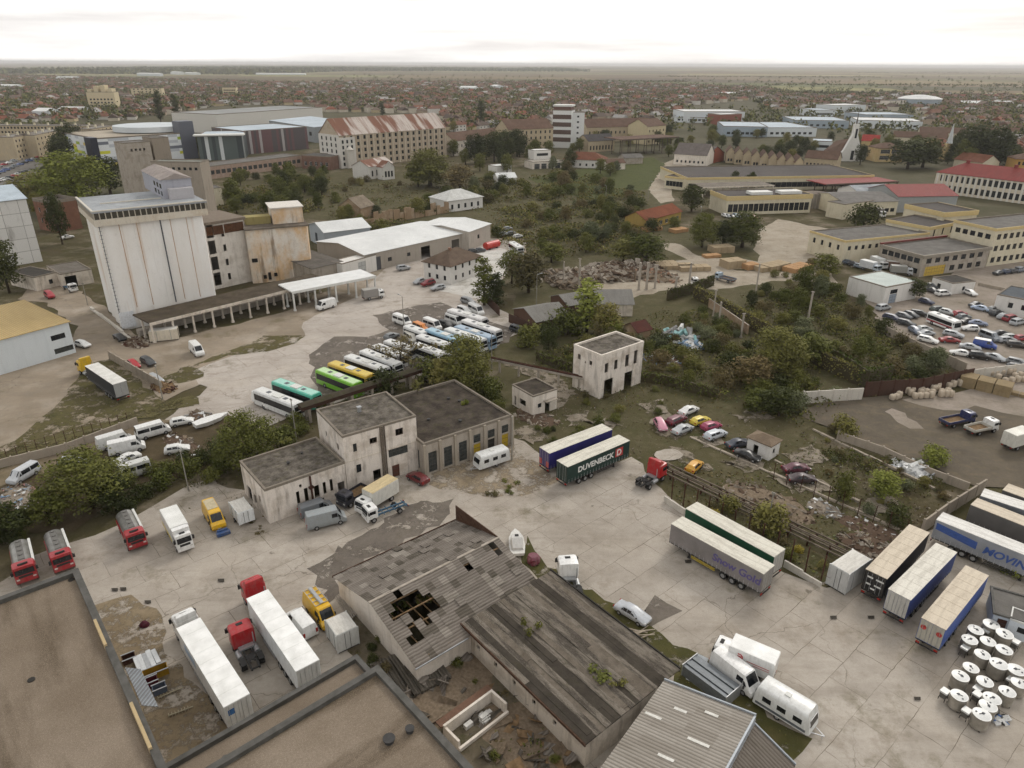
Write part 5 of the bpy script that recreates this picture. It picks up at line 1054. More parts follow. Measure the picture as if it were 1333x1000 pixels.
for (u0,v0,u1,v1,dp,h,wm,rm,lb) in [
 (893,145,972,145,45,12,WF,WR,'long bright white factory far right of the tower'),(940,149,968,148,20,11,wall('brickred2','8a5546','5d3527',.3),WR,'reddish end hall of the long white factory'),
 (944,164,1002,165,60,9,BF,LB,'blue grey factory left of the steep roofed church'),(1000,166,1066,166,70,8,WF,LB,'white fronted factory hall with blue grey roof left of the church'),
 (1036,156,1108,157,60,8,BF,LB,'pale blue factory hall behind the church'),(1118,156,1204,158,50,8,WF,WR,'wide white warehouse right of the church spire'),(1130,149,1192,149,50,8,BF,LB,'blue roofed warehouse behind the wide white warehouse'),
 (1092,137,1130,136,35,12,WF,WR,'small white works far behind the church spire'),(1062,143,1090,143,40,8,WF,LB,'grey white hall left of the far white works'),(1166,131,1184,130,20,12,PLAST2,GREYR,'pale block left of the big round white store'),
 (880,152,930,153,40,6,WF,LB,'low pale hall in front of the long white factory'),(1060,183,1086,184,22,7,WF,LB,'pale hall between the row houses and the church')]:
 S('factory_building',lb,'factory',(u0,v0),(u1,v1),wm,('flat',rm,.4),depth=dp,h=h,win={'f': (1,8,2,1,3,2,'dark',3)})
B = Bld('store','big oval white store far right below the fields','building',(1192,129),(1240,129),depth=60,h=14); b = MB(); r = [(B.L / 2 + math.cos(q) * B.L / 2,30 + math.sin(q) * 32) for q in np.linspace(0,2 * math.pi,33)[:-1]]; b.prism(r,0,13); B.part('wall',b,BF,smooth=30); b = MB(); c = (B.L / 2,30)
b.loft([[(c[0] + (x - c[0]) * s,c[1] + (y - c[1]) * s,z) for x,y in r] for s,z in ((1.03,13),(1.03,14),(.7,17),(.2,19))]); B.part('roof',b,WR,smooth=30)
# church with sweeping white front
B = Bld('church','modern church with steep brown roofs and a swept white tower front','church',(1096,196),(1128,196),depth=26,h=7); L,D = B.L,B.D; WC = plain('church_white','d8d6d0',.7,.3,0,.1)
b = MB()
for sg,(xa,xb) in enumerate(((0,L * .42),(L,L * .58))): b.add([(xa,0,0),(xb,0,0),(xb,0,18),(xa + (xb - xa) * .35,0,7),(xa,0,4),(xa,2.5,0),(xb,2.5,0),(xb,2.5,18),(xa + (xb - xa) * .35,2.5,7),(xa,2.5,4)],[(0,1,2,3,4),(9,8,7,6,5),(0,5,6,1),(1,6,7,2),(2,7,8,3),(3,8,9,4),(4,9,5,0)])
B.part('front_wing',b,WC,fix=True)
b = MB(); b.box(L * .42,-.6,0,L * .58,3.4,24); B.part('tower',b,WC); b = MB(); b.tube((L * .5,1.4,24),(L * .5,1.4,34),.5,6,.06); B.part('spire',b,plain('spire_dark','5a524c')); b = MB(); b.box(L * .46,-.7,15,L * .54,-.59,21); b.box(L * .44,-.7,1,L * .56,-.59,7); B.part('window',b,GLASS)
b = MB(); b.add([(-2,3,2),(L + 2,3,2),(L * .5,3,15),(-2,D,2),(L + 2,D,2),(L * .5,D,11)],[(0,1,2),(5,4,3),(1,4,5,2),(3,0,2,5),(0,3,4,1)]); B.part('roof',b,BT,fix=True)
b = MB(); b.box(-1,4,0,L + 1,D - 1,3.4); B.part('wall',b,PLAST2)
B = S('church','small yellow church with a slim white steeple','church',(1229,190),(1241,190),YEL,('gx',BT2,4),depth=22,h=9); b = MB(); L = B.L; b.box(L * .2,-3,0,L * .8,-.01,11); B.part('tower',b,YEL); b = MB(); b.tube((L * .5,-2,11),(L * .5,-2,13),L * .4,4,L * .26); b.tube((L * .5,-2,13),(L * .5,-2,24),L * .25,8,.1); B.part('spire',b,plain('steeple_pale','c2c5c4'))
S('house','yellow house with big white framed windows right of the church','house',(1146,193),(1180,193),YEL,('hip',BT,3),depth=14,h=9,win={'f': (2,2,1.5,4,6.5,2.6,'glass',1.5)})
S('house','long cream house with brown roof behind the yellow house','house',(1165,178),(1235,181),CREAM,('gx',BT,4),depth=14,h=7,win={'f': (1,14,2,4,1.4,2,'dark')})
S('house','red roofed house right beside the church','house',(1124,183),(1146,184),YEL,('gx',flatroof('bright_red_roof','9c3f38','84332d','6b4238',.2),4),depth=14,h=6)
S('house','long dark brown roofed school building behind the yellow steeple','building',(1200,172),(1262,174),CREAM,('gx',BT,4),depth=14,h=7,win={'f': (1,12,2,4,1.4,2,'dark')})
S('house','orange brown roofed house right of the steeple','house',(1245,207),(1282,212),CREAM,('gx',BT2,4),depth=14,h=6)
S('house','ochre house at the right edge beyond the red roofed mansion','house',(1326,207),(1360,208),wall('ochre','b08a4c','6d5632',.3),('hip',BT,3),depth=14,h=9,win={'f': (2,5,1.5,4,1.3,2,'dark')})
# yellow trimmed works on the right
YT = plain('yellow_trim','c9b483',.8,.2,0,.12)
def trim(B,z0,z1,o=.25):
 b = MB(); b.box(-o,-o,z0,B.L + o,-.004,z1); b.box(-o,-.004,z0,-.004,B.D,z1); b.box(B.L + .004,-.004,z0,B.L + o,B.D,z1); B.part('cornice',b,YT)
DF = flatroof('dark_felt_roof','5a5552','4a4643','4a4638',.3,.06)
B = S('works_hall','long low works with dark roof and yellow cornice along the road','building',(897,231.5),(1140,228),CREAM,('flat',DF,.5),depth=44,h=7,win={'f': (1,34,1.5,1,3,2.6,'dark')}); trim(B,5.9,7.1)
B = S('works_hall','left corner wing of the long works with yellow cornice','building',(868,229),(893,231.5),CREAM,('flat',DF,.5),depth=14,h=6.4,win={'f': (1,5,1.5,1,2,2.6,'dark')}); trim(B,5.5,6.5)
canopy('grey roofed open shed in front of the long works',(917,244),(1010,241),13,5,flatroof('shed_grey','857d73','6b645b'),'shed',9)
B = S('works_hall','cream works with yellow cornice behind the round water tank','building',(949,256),(1060,253),CREAM,('flat',DF,.4),depth=17,h=8,win={'f': (1,16,1.2,1,2.2,3.4,'dark')}); trim(B,6.2,8.1)
for k in range(2): q = .3 + .35 * k; b = MB(); b.box(B.L * q,2,B.h,B.L * (q + .25),7,B.h + 1.2); B.part('roof_light',b,WHITE)
B = Bld('water_tank','big round grey water tank standing in front of the cream works','tank',(1053,272),(1081,272),depth=8,h=0); R = B.L / 2; b = MB(); b.tube((R,R,0),(R,R,6.5),R,28); B.part('shell',b,ribbed('tank_sheet','9a948a','847d73',1.2,0,'5f584e',.5,.7),smooth=30); b = MB(); b.tube((R,R,6.5),(R,R,7.0),R * 1.05,28,R * .2); B.part('lid',b,flatroof('tank_lid','857a6e','6d635a'))
RR = ribbed('red_sheet_roof','8e3631','7c2e2a',.5,0,'5b332c',.3)
B = canopy('open hall under a long red metal roof',(1078,240),(1172,236),16,6,RR,'shed',9,.4,plain('post_dark','564a40'))
B = S('works_hall','grey walled shed with bright red pitched roof','building',(1172,256),(1250,255),wall('grey_sheet','9a9d9c','6d6e6b',.3),('gx',RR,3.4),depth=24,h=7)
S('works_hall','cream works with grey roof left of the red roofed shed','building',(1102,264),(1172,262),CREAM,('gx',flatroof('greyflat','7e7b77','696662'),2),depth=26,h=6,win={'f': (1,9,1.5,1,2.0,1.6,'dark')})
S('works_hall','pale gable of the works right beside the water tank','building',(1080,262),(1102,266),CREAM,('flat',GREYR,.2),depth=20,h=6.5)
S('store_hall','white hall with broken grey roof panels between the works and the red shed','building',(1122,252),(1168,250),WHITEW,('gx',flatroof('panel_roof','b5b9bc','8b8f92','6d6f70',.5,.25),2.5),depth=16,h=5)
B = S('mansion','long cream mansion with bright red roof at the right edge','building',(1222,224),(1400,244),wall('mansion_cream','d3c9b5','8b7f6b',.3),('hip',RR,5),depth=18,h=10,win={'f': (2,22,1.2,4.8,1.8,3,'dark',2)})
for k in range(23): x = 1 + (B.L - 2) * k / 22; b = MB(); b.box(x - .4,-.35,0,x + .4,-.003,9.8); B.part('pilaster',b,wall('mansion_white','d9d4ca','9b9386',.2))
for k in range(4): B.chimney(10 + k * 22,9,13,16.2,1.4,RR)
# the yellow works by the car park
B = S('works_hall','yellow and cream two storey works by the car park, grey roof','building',(1103,313.5),(1212,303),CREAM,('flat',GREYR,.3),C=(1066,299.5),h=7.8,win={'f': (1,12,4.4,1,1.3,1.4,'dark'),'l': (1,4,4.2,1,1.1,1.7,'dark')}); trim(B,7.2,7.9)
B = S('concrete_works','raw concrete two storey works with yellow gates by the car park','building',(1205,333),(1292,322),CONC,('flat',GREYR,.3),C=(1156,317.5),base=(1205,361),win={'f': [(2,.02,9,3,'door:c4a548')] + row(B.L,9,4.0,2.2,1.6,1,style='dark')[:8] + [(13 + 4 * k,.8,2.2,1.7,'dark') for k in range(4)],'l': (2,6,.8,3.2,2,1.6,'dark')})
b = MB(); b.box(-.4,-.5,B.h - .8,B.L + .4,-.003,B.h + .1); b.box(-.4,-.003,B.h - .8,-.003,B.D,B.h + .1); B.part('cornice',b,plain('cornice_grey','8d8579'))
b = MB(); b.box(-.3,B.D - .4,B.h + .07,B.L + .3,B.D + .3,B.h + .6); B.part('fascia',b,plain('dull_red','6b332d'))
B = S('works_hall','tall yellow cream three storey works at the right edge','building',(1300,298),(1400,287),CREAM,('flat',GREYR,.4),C=(1250,286),h=12.5,win={'f': (3,12,1.2,3.8,1.8,1.8,'dark'),'l': (3,5,1.2,3.8,1.8,1.6,'dark')}); trim(B,11.7,12.6)
B = S('works_hall','cream stair block with yellow parapet behind the concrete works','building',(1213,296),(1250,289),CREAM,('flat',DF,.4),C=(1168,283.5),h=9.5,win={'f': (2,3,2,4,1.0,2.6,'dark'),'l': (1,3,6,4,1.0,1.2,'dark')}); trim(B,8.5,9.6)
B = S('works_hall','small cream block with yellow band above the stair block','building',(1232,277),(1276,274),CREAM,('flat',DF,.4),depth=18,h=12); trim(B,10.4,12.1)
B = S('garage','white workshop garage with pale green roof in the car park','garage',(1156,374),(1199,366),WHITEW,('flat',flatroof('mint_roof','c5cdc8','b5bdb8','9b9f98',.2),.1),C=None,depth=12,base=(1156,398),win={'f': [(2.2,.02,3,2.8,'door:8a94a0'),(2.2,2.9,3,1.2,'dark')]})
S('hut','white hut with dark roof standing in the car park','hut',(1243,369),(1273,366),WHITEW,('flat',flatroof('dark_felt','4c4844','3c3935'),.1),depth=7,h=3.5,win={'f': [(4,1,1,1.2,'dark')],'l': [(2,.8,1.2,1.4,'dark')]})
S('office_block','white flat roofed office at the right edge of the car park','building',(1301,383),(1400,402),WHITEW,('flat',flatroof('blue_grey_felt','5f6469','50555a'),.15),depth=12,h=5,win={'f': [(3,2,1.1,1.4,'dark'),(6,2,3,1.4,'dark'),(11,2,3,1.4,'dark')]})
B = S('shed','orange tiled long shed standing in the scrub','shed',(843,287),(889,275),wall('shed_ochre','a38a4c','5f5232',.4),('gx',flatroof('orange_tiles','7d4a33','6b3d2a','4f3a2c',.4,.3,2),2.6),depth=10,h=4,win={'f': (1,6,.8,1,2.2,1.6)})
GA2 = ribbed('grey_asbestos','8b8984','74726d',.2,0,'5b564e',.4,.9)
S('shed','grey roofed lean shed with brick side beside the depot fence','shed',(700,419),(743,411),wall('shed_brick','5d4436','3f3027',.4),('gx',GA2,1.8),depth=11,h=3.6)
S('shed','grey roofed shed behind the tall light green tree','shed',(775,396),(826,396),PLAST,('gx',GA2,2.2),depth=11,h=3.4)
S('shed','grey shed roof half hidden between the two grey sheds','shed',(742,398),(778,392),wall('shed_brick','5d4436','3f3027',.4),('gx',GA2,1.6),depth=9,h=3.2)
S('shed','little brick shed with dark red roof behind the ruined block','shed',(832,432),(849,428),BRK,('gx',flatroof('darkred_roof','5b352d','4a2b25'),1.4),depth=5,h=3.2)
# apartment blocks top left
for (u0,v0,u1,v1,dp,h,lb) in [(-40,181,8,178,12,14,'grey tan apartment block cut by the left edge'),(19,178.5,46,174,12,15,'short yellow apartment block end left of the dark trees'),(47,176,86,168,12,15,'tan apartment block behind the dark trees'),(-40,163,122,164,14,14,'very long grey roofed apartment row behind the car park'),(122,168,153,163,12,14,'yellow apartment block at the right end of the long row')]:
 B = S('apartment_block',lb,'building',(u0,v0),(u1,v1),wall('apartment_tan','b5a68c','7b6b52',.3,'c7b48f',.4),('flat',flatroof('apartment_roof','8d8983','77736d'),.4),depth=dp,h=h,win={'f': (4,max(3,int((u1 - u0) / 4.5)),1.5,3.3,1.5,1.5,'dark'),'r': (4,3,1.5,3.3,1.4,1.4,'dark')})
 for k in range(int(B.L / 11)): B.chimney(6 + k * 11,6,B.h - .3,B.h + 1.6,1.2,CREAM)
for (u,v,w_,h,lb) in [(114,128,36,24,'cream stepped apartment tower far off in the town'),(172,123,40,17,'long cream hotel block in the far town'),(291,122,18,16,'pink and white gabled block in the far town')]:
 B = S('apartment_block',lb,'building',(u,v - 8),(u + w_,v - 8),wall('far_cream','cbbd9c','8d8066',.25),('flat',GREYR,.4),depth=16,h=h,win={'f': (4,7,2,4,2.4,2,'dark',2)})
 if h > 20:
  for k in range(4): b = MB(); b.box(B.L * (.04 + .25 * k),1,B.h + .07,B.L * (.04 + .25 * k) + B.L * .15,14,B.h + [3,7,8,4][k]); B.part('roof_room',b,wall('far_cream','cbbd9c','8d8066',.25))
# ---------------------------------------------------------------- where every vehicle stands
c = paint
WT,SV,BK,RD,NV,GY,DG = c('e3e3e0'),c('a3a6a8'),c('1c1d1f'),c('8c1f22'),c('28304a'),c('6d7175'),c('3a3d40')
# the yard
o = put(trailer_model(),'long white box semi trailer behind a white cab',(305,905),(252,820),4,'white articulated lorries',{'side': c('dcdfdf'),'roof': tarp('ecece9'),'rear': c('cfd0cc'),'guard': STEEL})
b = MB(); b.box(-6.87,.35,2.7,-6.855,1.0,3.4); b.build('blue_emblem',plain('emblem_blue','3c6ea8'),o)
b = MB(); b.box(1.5,1.262,2.3,4.8,1.28,3.3); b.build('side_emblem',plain('emblem_pale','9fb2c8'),o)
put(tractor_model(),'white tractor unit coupled to the long white trailer',(264,842),(238,800),2.4,None,{'cab': WT})
put(trailer_model(),'white box semi trailer behind a red cab',(400,865),(339,778),4,'white articulated lorries',{'side': c('dcdfdf'),'roof': tarp('ecece9'),'rear': c('c3c5c2'),'guard': STEEL})
put(tractor_model(),'red tractor unit coupled to a white trailer',(352,794),(326,757),2.4,None,{'cab': c('a81c22')})
put(tractor_model(False),'red tractor unit with bare chassis between two white trailers',(338,873),(310,815),1.6,None,{'cab': c('a3191f')})
put(car_model('lowvan','panel',True),'small white van between the white trailer and the yellow van',(404,816),(381,789),1.9,None,{'body': WT})
o = put(car_model('coachvan','panel',True),'yellow high roof van with a metal roof rack',(404,768),(430,800),2.4,None,{'body': c('d8a90c')})
b = MB()
for x in (-2.4,-1.6,-.8,0,.8): b.box(x,-.8,2.5,x + .06,.8,2.58)
for y in (-.8,-.2,.2,.74): b.box(-2.5,y,2.58,.9,y + .06,2.64)
b.box(-2.5,-.12,2.64,.9,.18,2.68); b.build('roof_rack',STEEL,o)
put(container_model(3.0,2.5,2.6),'white metal box container beside the yellow rack van',(440,805),(452,822),2.6,None,{'body': c('c9cac6')})
FT = boxtruck_model(7.4,2.9,tank=True,name='fire_engine')
for a,b_,lb in (((29,714),(37,751),'red fire engine with silver tank, leftmost and half behind the roof edge'),((71,695),(88,743),'red fire engine with silver tank, middle one of the three'),((163,670),(184,713),'red fire engine with silver tank next to the white box truck')):
 o = put(FT,lb,a,b_,1.4,'red fire engines in the yard',{'cab': c('9c1722')})
o = put(boxtruck_model(7.4,3.3),'white box truck with a yellow stripe along its side',(222,669),(244,708),2,None,{'cab': WT,'box': c('cfd0cc'),'roof': tarp('e0e0dc')})
b = MB(); b.box(-3.6,-1.17,1.0,1.7,-1.152,1.45); b.build('yellow_stripe',c('c9b420'),o); b = MB(); b.box(1.62,-1.05,2.3,2.7,1.05,3.25); b.build('roof_spoiler',WT,o)
o = put(car_model('coachvan','panel',True),'yellow van parked beside a small white trailer',(271,654),(289,686),1.4,None,{'body': c('d8a90c')})
b = MB(); b.box(-2.2,-.7,2.45,.6,.7,2.52); b.build('roof_plate',plain('roof_beige','b9ad90'),o)
put(container_model(3.6,2.1,2.5,True),'small white box trailer beside the cream annex',(308,650),(323,669),2.5,None,{'body': c('dcdfdf')})
o = put(Model('bumper_piece','car part'),'loose blue bumper lying before the yellow van',(290,697),(296,695),.2); b = MB(); b.box(-.9,-.35,0,.9,.35,.5); b.box(-.7,.2,.3,.7,.5,.7); b.build('shell',c('2c4a78'),o,bevel=.05)
put(car_model('coachvan','panel',True),'long grey panel van beside the cream annex',(401,680),(450,668),1.3,None,{'body': c('8f9597')})
put(car_model('lowvan','panel',True),'grey van with white roof box behind the long grey van',(400,664),(425,656),1.2,None,{'body': GY})
put(boxtruck_model(5.2,2.0,flat=True),'dark blue pickup truck against the yard house wall',(475,638),(449,654),1,None,{'cab': c('2b2d38'),'bed': c('2b2d38')})
put(boxtruck_model(7.0,3.2),'white box truck with tan roof in front of the yard house',(513,634),(470,660),1.6,None,{'cab': WT,'box': c('cfcdc4'),'roof': dirtyroof('c9b78f')})
put(boxtruck_model(6.6,3.0,chassis_only=True),'white truck cab with bare blue ladder chassis',(526,656),(480,673),.9,None,{'cab': WT})
put(car_model('hatch',near=True),'dark red hatchback under the grey workshop wall',(557,629),(534,617),.7,None,{'body': c('6a1a20')})
put(caravan_model(),'white caravan parked along the grey workshop',(655,592),(628,601),1.4,None,{'body': c('d2d3d0')},skip=('stripe',))
RFW = dirtyroof('d2cec0'); RFT = dirtyroof('c9bda9','83735f')
o = put(trailer_model(),'semi trailer with deep blue curtains and cream roof',(713,587),(789.5,558),4,'curtain trailers in the middle of the yard',{'side': tarp('2e2c6e'),'roof': RFW,'rear': c('4a3f6e'),'guard': CHAS})
for y in (-.85,.85): b = MB(); b.box(-6.87,y - .3,1.3,-6.855,y + .3,2.3); b.build('red_panel',c('b8443a'),o)
o = put(trailer_model(),'dark green semi trailer with white lettering and a red square',(734.6,605),(813,572),4,'curtain trailers in the middle of the yard',{'side': tarp('1d3530'),'roof': RFW,'rear': c('1d3530'),'guard': CHAS})
text(o,'DUVENBECK',1.35,(-.7,-1.275,2.6),(math.pi / 2,0,0),plain('letter_white','dcdcd8'))
b = MB(); b.box(3.6,-1.29,1.95,5.3,-1.262,3.45); b.build('red_square',c('b02a2c'),o); text(o,'D',1.5,(4.4,-1.3,2.65),(math.pi / 2,0,0),plain('letter_white','dcdcd8'))
put(tractor_model(),'red tractor unit parked alone by the iron gantry',(829,634),(865,611),1.2,None,{'cab': c('a8181e')})
o = put(car_model('hatch',near=True),'yellow orange hatchback by the iron gantry',(899,614),(912,602),.7,None,{'body': c('d09a2a')})
o = put(trailer_model(),'grey semi trailer with purple lettering, nearer of the pair',(1001,743),(884,680),4,'pair of trailers by the pipe gantry',{'side': tarp('7f7a78'),'roof': RFW,'rear': c('8d8984'),'guard': c('b8a020')})
LT = plain('letter_purple','5d5583'); text(o,'Snow Gold',1.5,(-3.2,1.275,2.55),(math.pi / 2,0,math.pi),LT,shear=.12)
put(trailer_model(),'semi trailer with green curtain, farther of the pair',(1016,722),(902,660),4,'pair of trailers by the pipe gantry',{'side': tarp('24503a'),'roof': RFW,'rear': c('b5b2aa'),'guard': STEEL})
o = put(tractor_model(False),'white truck cab seen from behind beside the mossy shed',(747,766),(741,744),1.6,None,{'cab': WT})
# white boat-like shell and pink scrap by the shed corner
o = thing('boat','small white boat hull standing beside the torn shed roof','boat',P(674,712),head(P(676,722),P(673,696)))
b = MB(); b.loft([[(x,-w,.9),(x,-w * .9,z),(x,w * .9,z),(x,w,.9)] for x,w,z in ((-2.6,.9,.5),(-1,1.1,.35),(1,1.0,.4),(2.2,.55,.6),(2.9,.08,.8))]); b.build('hull',c('d2d0ca'),o); b = MB(); b.loft([[(x,-w,.9),(x,-w * .8,z),(x,w * .8,z),(x,w,.9)] for x,w,z in ((-1.8,.8,1.2),(-.6,.9,2.0),(.4,.8,1.9),(1.2,.6,1.2))]); b.build('cabin',c('c9c7c2'),o); b = MB(); b.box(-.3,-.25,1.98,.1,.25,2.06); b.build('hatch',CHAS,o)
o = thing('scrap_bin','crumpled dark pink metal drum beside the white boat hull','drum',P(696,733)); b = MB(); r = random.Random(2)
b.loft([[(math.cos(q) * .9 * s * r.uniform(.8,1.15),math.sin(q) * .9 * s * r.uniform(.8,1.15),z) for q in np.linspace(0,6.283,11)[:-1]] for z,s in ((0,.9),(.5,1.05),(1.0,.95),(1.3,.7))]); b.build('shell',c('6f3040'),o)
o = put(car_model('sedan',near=True),'silver saloon car on the grass beside the mossy shed',(808,789),(842,809),.7,None,{'body': c('b4b8bd')})
o = put(boxtruck_model(6.6,3.2),'white box truck with a red emblem beside the caravan',(996,868),(945,846),1.6,None,{'cab': WT,'box': c('e0e0dd'),'roof': tarp('ecece9')})
b = MB()
for q in range(10): a0,a1 = math.radians(60 + q * 27),math.radians(60 + (q + 1) * 27 - 3); b.add([(.3 + math.cos(a) * r_,1.165,2.35 + math.sin(a) * r_) for a,r_ in ((a0,.42),(a1,.42),(a1,.25),(a0,.25))] ,[(0,1,2,3)])
b.box(.1,1.152,2.25,.5,1.17,2.45); b.build('red_emblem',plain('emblem_red','b3262c'),o)
b = MB(); b.box(-2.9,1.152,2.1,-.5,1.165,2.2); b.box(-2.9,1.152,1.85,-1.2,1.165,1.93); b.build('side_line',plain('line_red','b86a66'),o)
put(car_model('coachvan','panel',True),'white van with a round roof vent beside the panel stack',(940,860),(980,892),1.3,None,{'body': WT})
o = put(caravan_model(5.9,2.3,2.8),'long white camper with grey lower stripe at the edge of the yard',(1001,904),(1050,934),1.6,None,{'body': c('d2d3d0')})
# trailers by the right wall
put(container_model(5.0,2.5,3.2),'small white box container beside the black fronted trailer',(1119,727),(1100,740),3.2,None,{'body': c('b9bab8')})
o = put(trailer_model(),'semi trailer with tan roof and black rear doors',(1143,749),(1198,691),4,'row of trailers along the right wall',{'side': tarp('1d1e22'),'roof': RFT,'rear': c('141518'),'guard': CHAS})
LW = plain('letter_white','dcdcd8'); b = MB()
for y,z,w in ((-.6,3.1,.9),(.55,3.1,.7),(-.5,2.2,.8),(.6,2.1,.6),(0,1.6,.5)): b.box(-6.875,y - w / 2,z,-6.855,y + w / 2,z + .22)
b.build('door_marking',LW,o)
o = put(trailer_model(),'semi trailer with white roof and white rear doors, blue sides',(1173,776),(1233,716),4,'row of trailers along the right wall',{'side': tarp('3a4a7c'),'roof': dirtyroof('d6d2c6'),'rear': c('b5b3ac'),'guard': CHAS})
o = put(trailer_model(),'semi trailer with two red door marks and a faded blue side',(1217.5,814),(1273,746),4,'row of trailers along the right wall',{'side': tarp('4a5f9c'),'roof': RFT,'rear': c('a8a498'),'guard': CHAS})
for y in (-.8,.8): b = MB(); b.tube((-6.88,y,3.0),(-6.855,y,3.0),.3,14); b.build('red_mark',plain('mark_red','a8403c'),o)
def put_l(model,label,a,b,z,L,group,colors):
 pa,pb = P(*a,z),P(*b,z); d = (pb - pa).normalized(); q = pa + d * L / 2; return model.spawn(label,(q.x,q.y,_zs[0] + .004),head(pa,pb),group,colors)
o = put_l(trailer_model(),'long grey semi trailer with blue lettering across its side',(1225,674),(1333,717),4,13.6,'row of trailers along the right wall',{'side': tarp('8b8d92'),'roof': dirtyroof('dcdad4'),'rear': c('8b8d92'),'guard': CHAS})
# its long side faces -y
text(o,'MOVING',1.5,(2.1,-1.275,2.4),(math.pi / 2,0,0),plain('letter_blue','3d5590'),shear=.25)
b = MB(); b.add([(-6.6,-1.28,3.6),(-6.6,-1.28,2.6),(-1.6,-1.28,2.0),(-1.6,-1.28,3.1),(-6.6,-1.262,3.6),(-6.6,-1.262,2.6),(-1.6,-1.262,2.0),(-1.6,-1.262,3.1)],[(0,1,2,3),(0,4,5,1),(2,6,7,3),(7,4,0,3),(1,5,6,2)]); b.build('blue_swoosh',plain('letter_blue','3d5590'),o)
put_l(trailer_model(),'dark grey semi trailer with tan roof behind the lettered grey one',(1270,655),(1333,680),4,13.6,'row of trailers along the right wall',{'side': tarp('5d5a58'),'roof': RFT,'rear': c('6b6866'),'guard': CHAS})
put_l(trailer_model(),'white roofed semi trailer second from the far wall',(1281,643),(1333,660),4,13.6,'row of trailers along the right wall',{'side': tarp('6d7075'),'roof': dirtyroof('dcdad4'),'rear': c('8b8d92'),'guard': CHAS})
put_l(trailer_model(),'tan roofed semi trailer nearest the gravel yard',(1311,636),(1333,644),4,13.6,'row of trailers along the right wall',{'side': tarp('5d5a58'),'roof': RFT,'rear': c('6b6866'),'guard': CHAS})
# bus depot
BUS = bus_model(); MINI = car_model('coachvan','all');
def bus(lb,a,b_,body,roof,L=12,H=3.15,stripe=None):
 pa,pb = P(*a,H),P(*b_,H); cc = (pa + pb) / 2; cols = {'body': c(body),'roof': c(roof)}
 if stripe: cols['stripe'] = c(stripe)
 return bus_model(L,H,stripe=bool(stripe)).spawn(lb,(cc.x,cc.y,_zs[0] + .004),head(pa,pb),'buses parked in the depot',cols)
bus('white bus next to the turquoise one, at the lower end of the row',(341,508),(388,526),'cfd0ce','d8d8d4')
bus('turquoise bus with pale roof in the depot row',(363,496),(413,514),'4fb39a','9ccfbf')
bus('lime green bus in the depot row',(419,481),(468,500),'6fae1e','b9d6a0')
bus('yellow roofed bus in the depot row',(434,472),(485,490),'c9a52a','d0b53a')
bus('white bus next to the yellow roofed bus',(454,463),(506,481),'cfd0ce','d8d8d4')
bus('white bus behind the thin tree, second from the yellow one',(474,456),(522,475),'cfd0ce','d8d8d4')
bus('white bus partly behind the thin tree',(490,449),(528,464),'cdcdcb','d8d8d4',9.5)
bus('short white bus at the upper side of the thin tree',(505,443),(540,455),'cdcdcb','d8d8d4',8.5,2.8)
bus('white bus between the thin tree and the big olive tree',(543,448),(578,461),'cdcdcb','d8d8d4',9.5)
bus('white bus with dark side left of the big olive tree',(548,437),(585,449),'cdcdcb','d8d8d4',9.5)
bus('short white midi bus, lower right of the orange van',(531,424),(558,434),'cfd0ce','d8d8d4',7.5,2.8)
bus('light blue bus behind the big olive tree',(564,430),(600,443),'7fa6bd','9cbccb')
bus('white bus between two light blue buses',(588,429),(628,442),'cfd0ce','d8dbd8')
bus('pale blue roofed coach, second from the right end of the depot',(598,425),(643,440),'8299ae','9db0c0')
bus('white coach at the right end of the depot',(608,417),(650,431),'d2d0ce','dddcd9')
bus('white coach at the upper right of the depot row',(587,403),(634,416),'d2d0ce','dddcd9')
def veh(model,lb,a,b_,col,z=1.0,group='vehicles in the bus depot'): return put(model,lb,a,b_,z,group,{'body': c(col)})
VP = car_model('coachvan','panel'); VA = MINI
veh(VA,'white minibus standing first at the depot asphalt edge',(514,412),(536,420),'e0e0dd',1.5); veh(VA,'white minibus right of the orange van',(553,417),(576,426),'e0e0dd',1.5); veh(VA,'white minibus behind the black pickup',(582,411),(604,420),'e0e0dd',1.5)
veh(car_model('lowvan','all'),'orange van between the white minibuses',(543,421),(556,427),'d07a1e',1.6); veh(car_model('suv'),'black off road car between the white minibuses',(573,420),(592,426),'1d1d1f',.9)
veh(car_model('mpv'),'white car at the top corner of the depot',(599,402),(613,407),'e0e0dd',.8); veh(VA,'white van at the top corner of the depot beside a coach',(613,399),(630,408),'e0e0dd',1.2); veh(car_model('mpv'),'grey car half behind the poplar trees of the depot',(606,391),(616,394),'85888a',.8)
veh(car_model('mpv'),'dark grey people carrier beside the depot fence',(668,427),(684,432),'3f4347',.8); veh(car_model('lowvan','all'),'small cream van beside the thin tree',(532,437),(542,444),'c9c5ba',.9); veh(car_model('hatch'),'grey car beside the small cream van',(506,440),(517,436),'74787a',.7)
veh(VP,'white delivery van at the lower end of the bus row',(333,515),(357,528),'e0e0dd',1.2); veh(VP,'white van in front of the white canopy',(440,393),(412,401),'e0e0dd',1.2)
put(boxtruck_model(6.0,3.0),'white truck with grey box below the white canopy',(475,386),(500,382),1.3,None,{'cab': WT,'box': c('8d8a86'),'roof': tarp('a5a29c')})
put(car_model('suv'),'silver off road car before the depot hall gates',(520,350),(534,348),.8,None,{'body': SV}); put(car_model('hatch'),'silver hatchback left of the white office house',(553,365),(541,369),.7,None,{'body': SV}); put(car_model('suv'),'dark red car beside the white office house',(567,367),(551,371),.8,None,{'body': c('7a1a24')}); put(car_model('wagon'),'silver estate car in front of the white office house',(581,373),(562,377),.7,None,{'body': SV})
bus('white bus at the right edge of the depot hall yard',(666,314),(682,324),'e0e0dd','dddcd9',9)
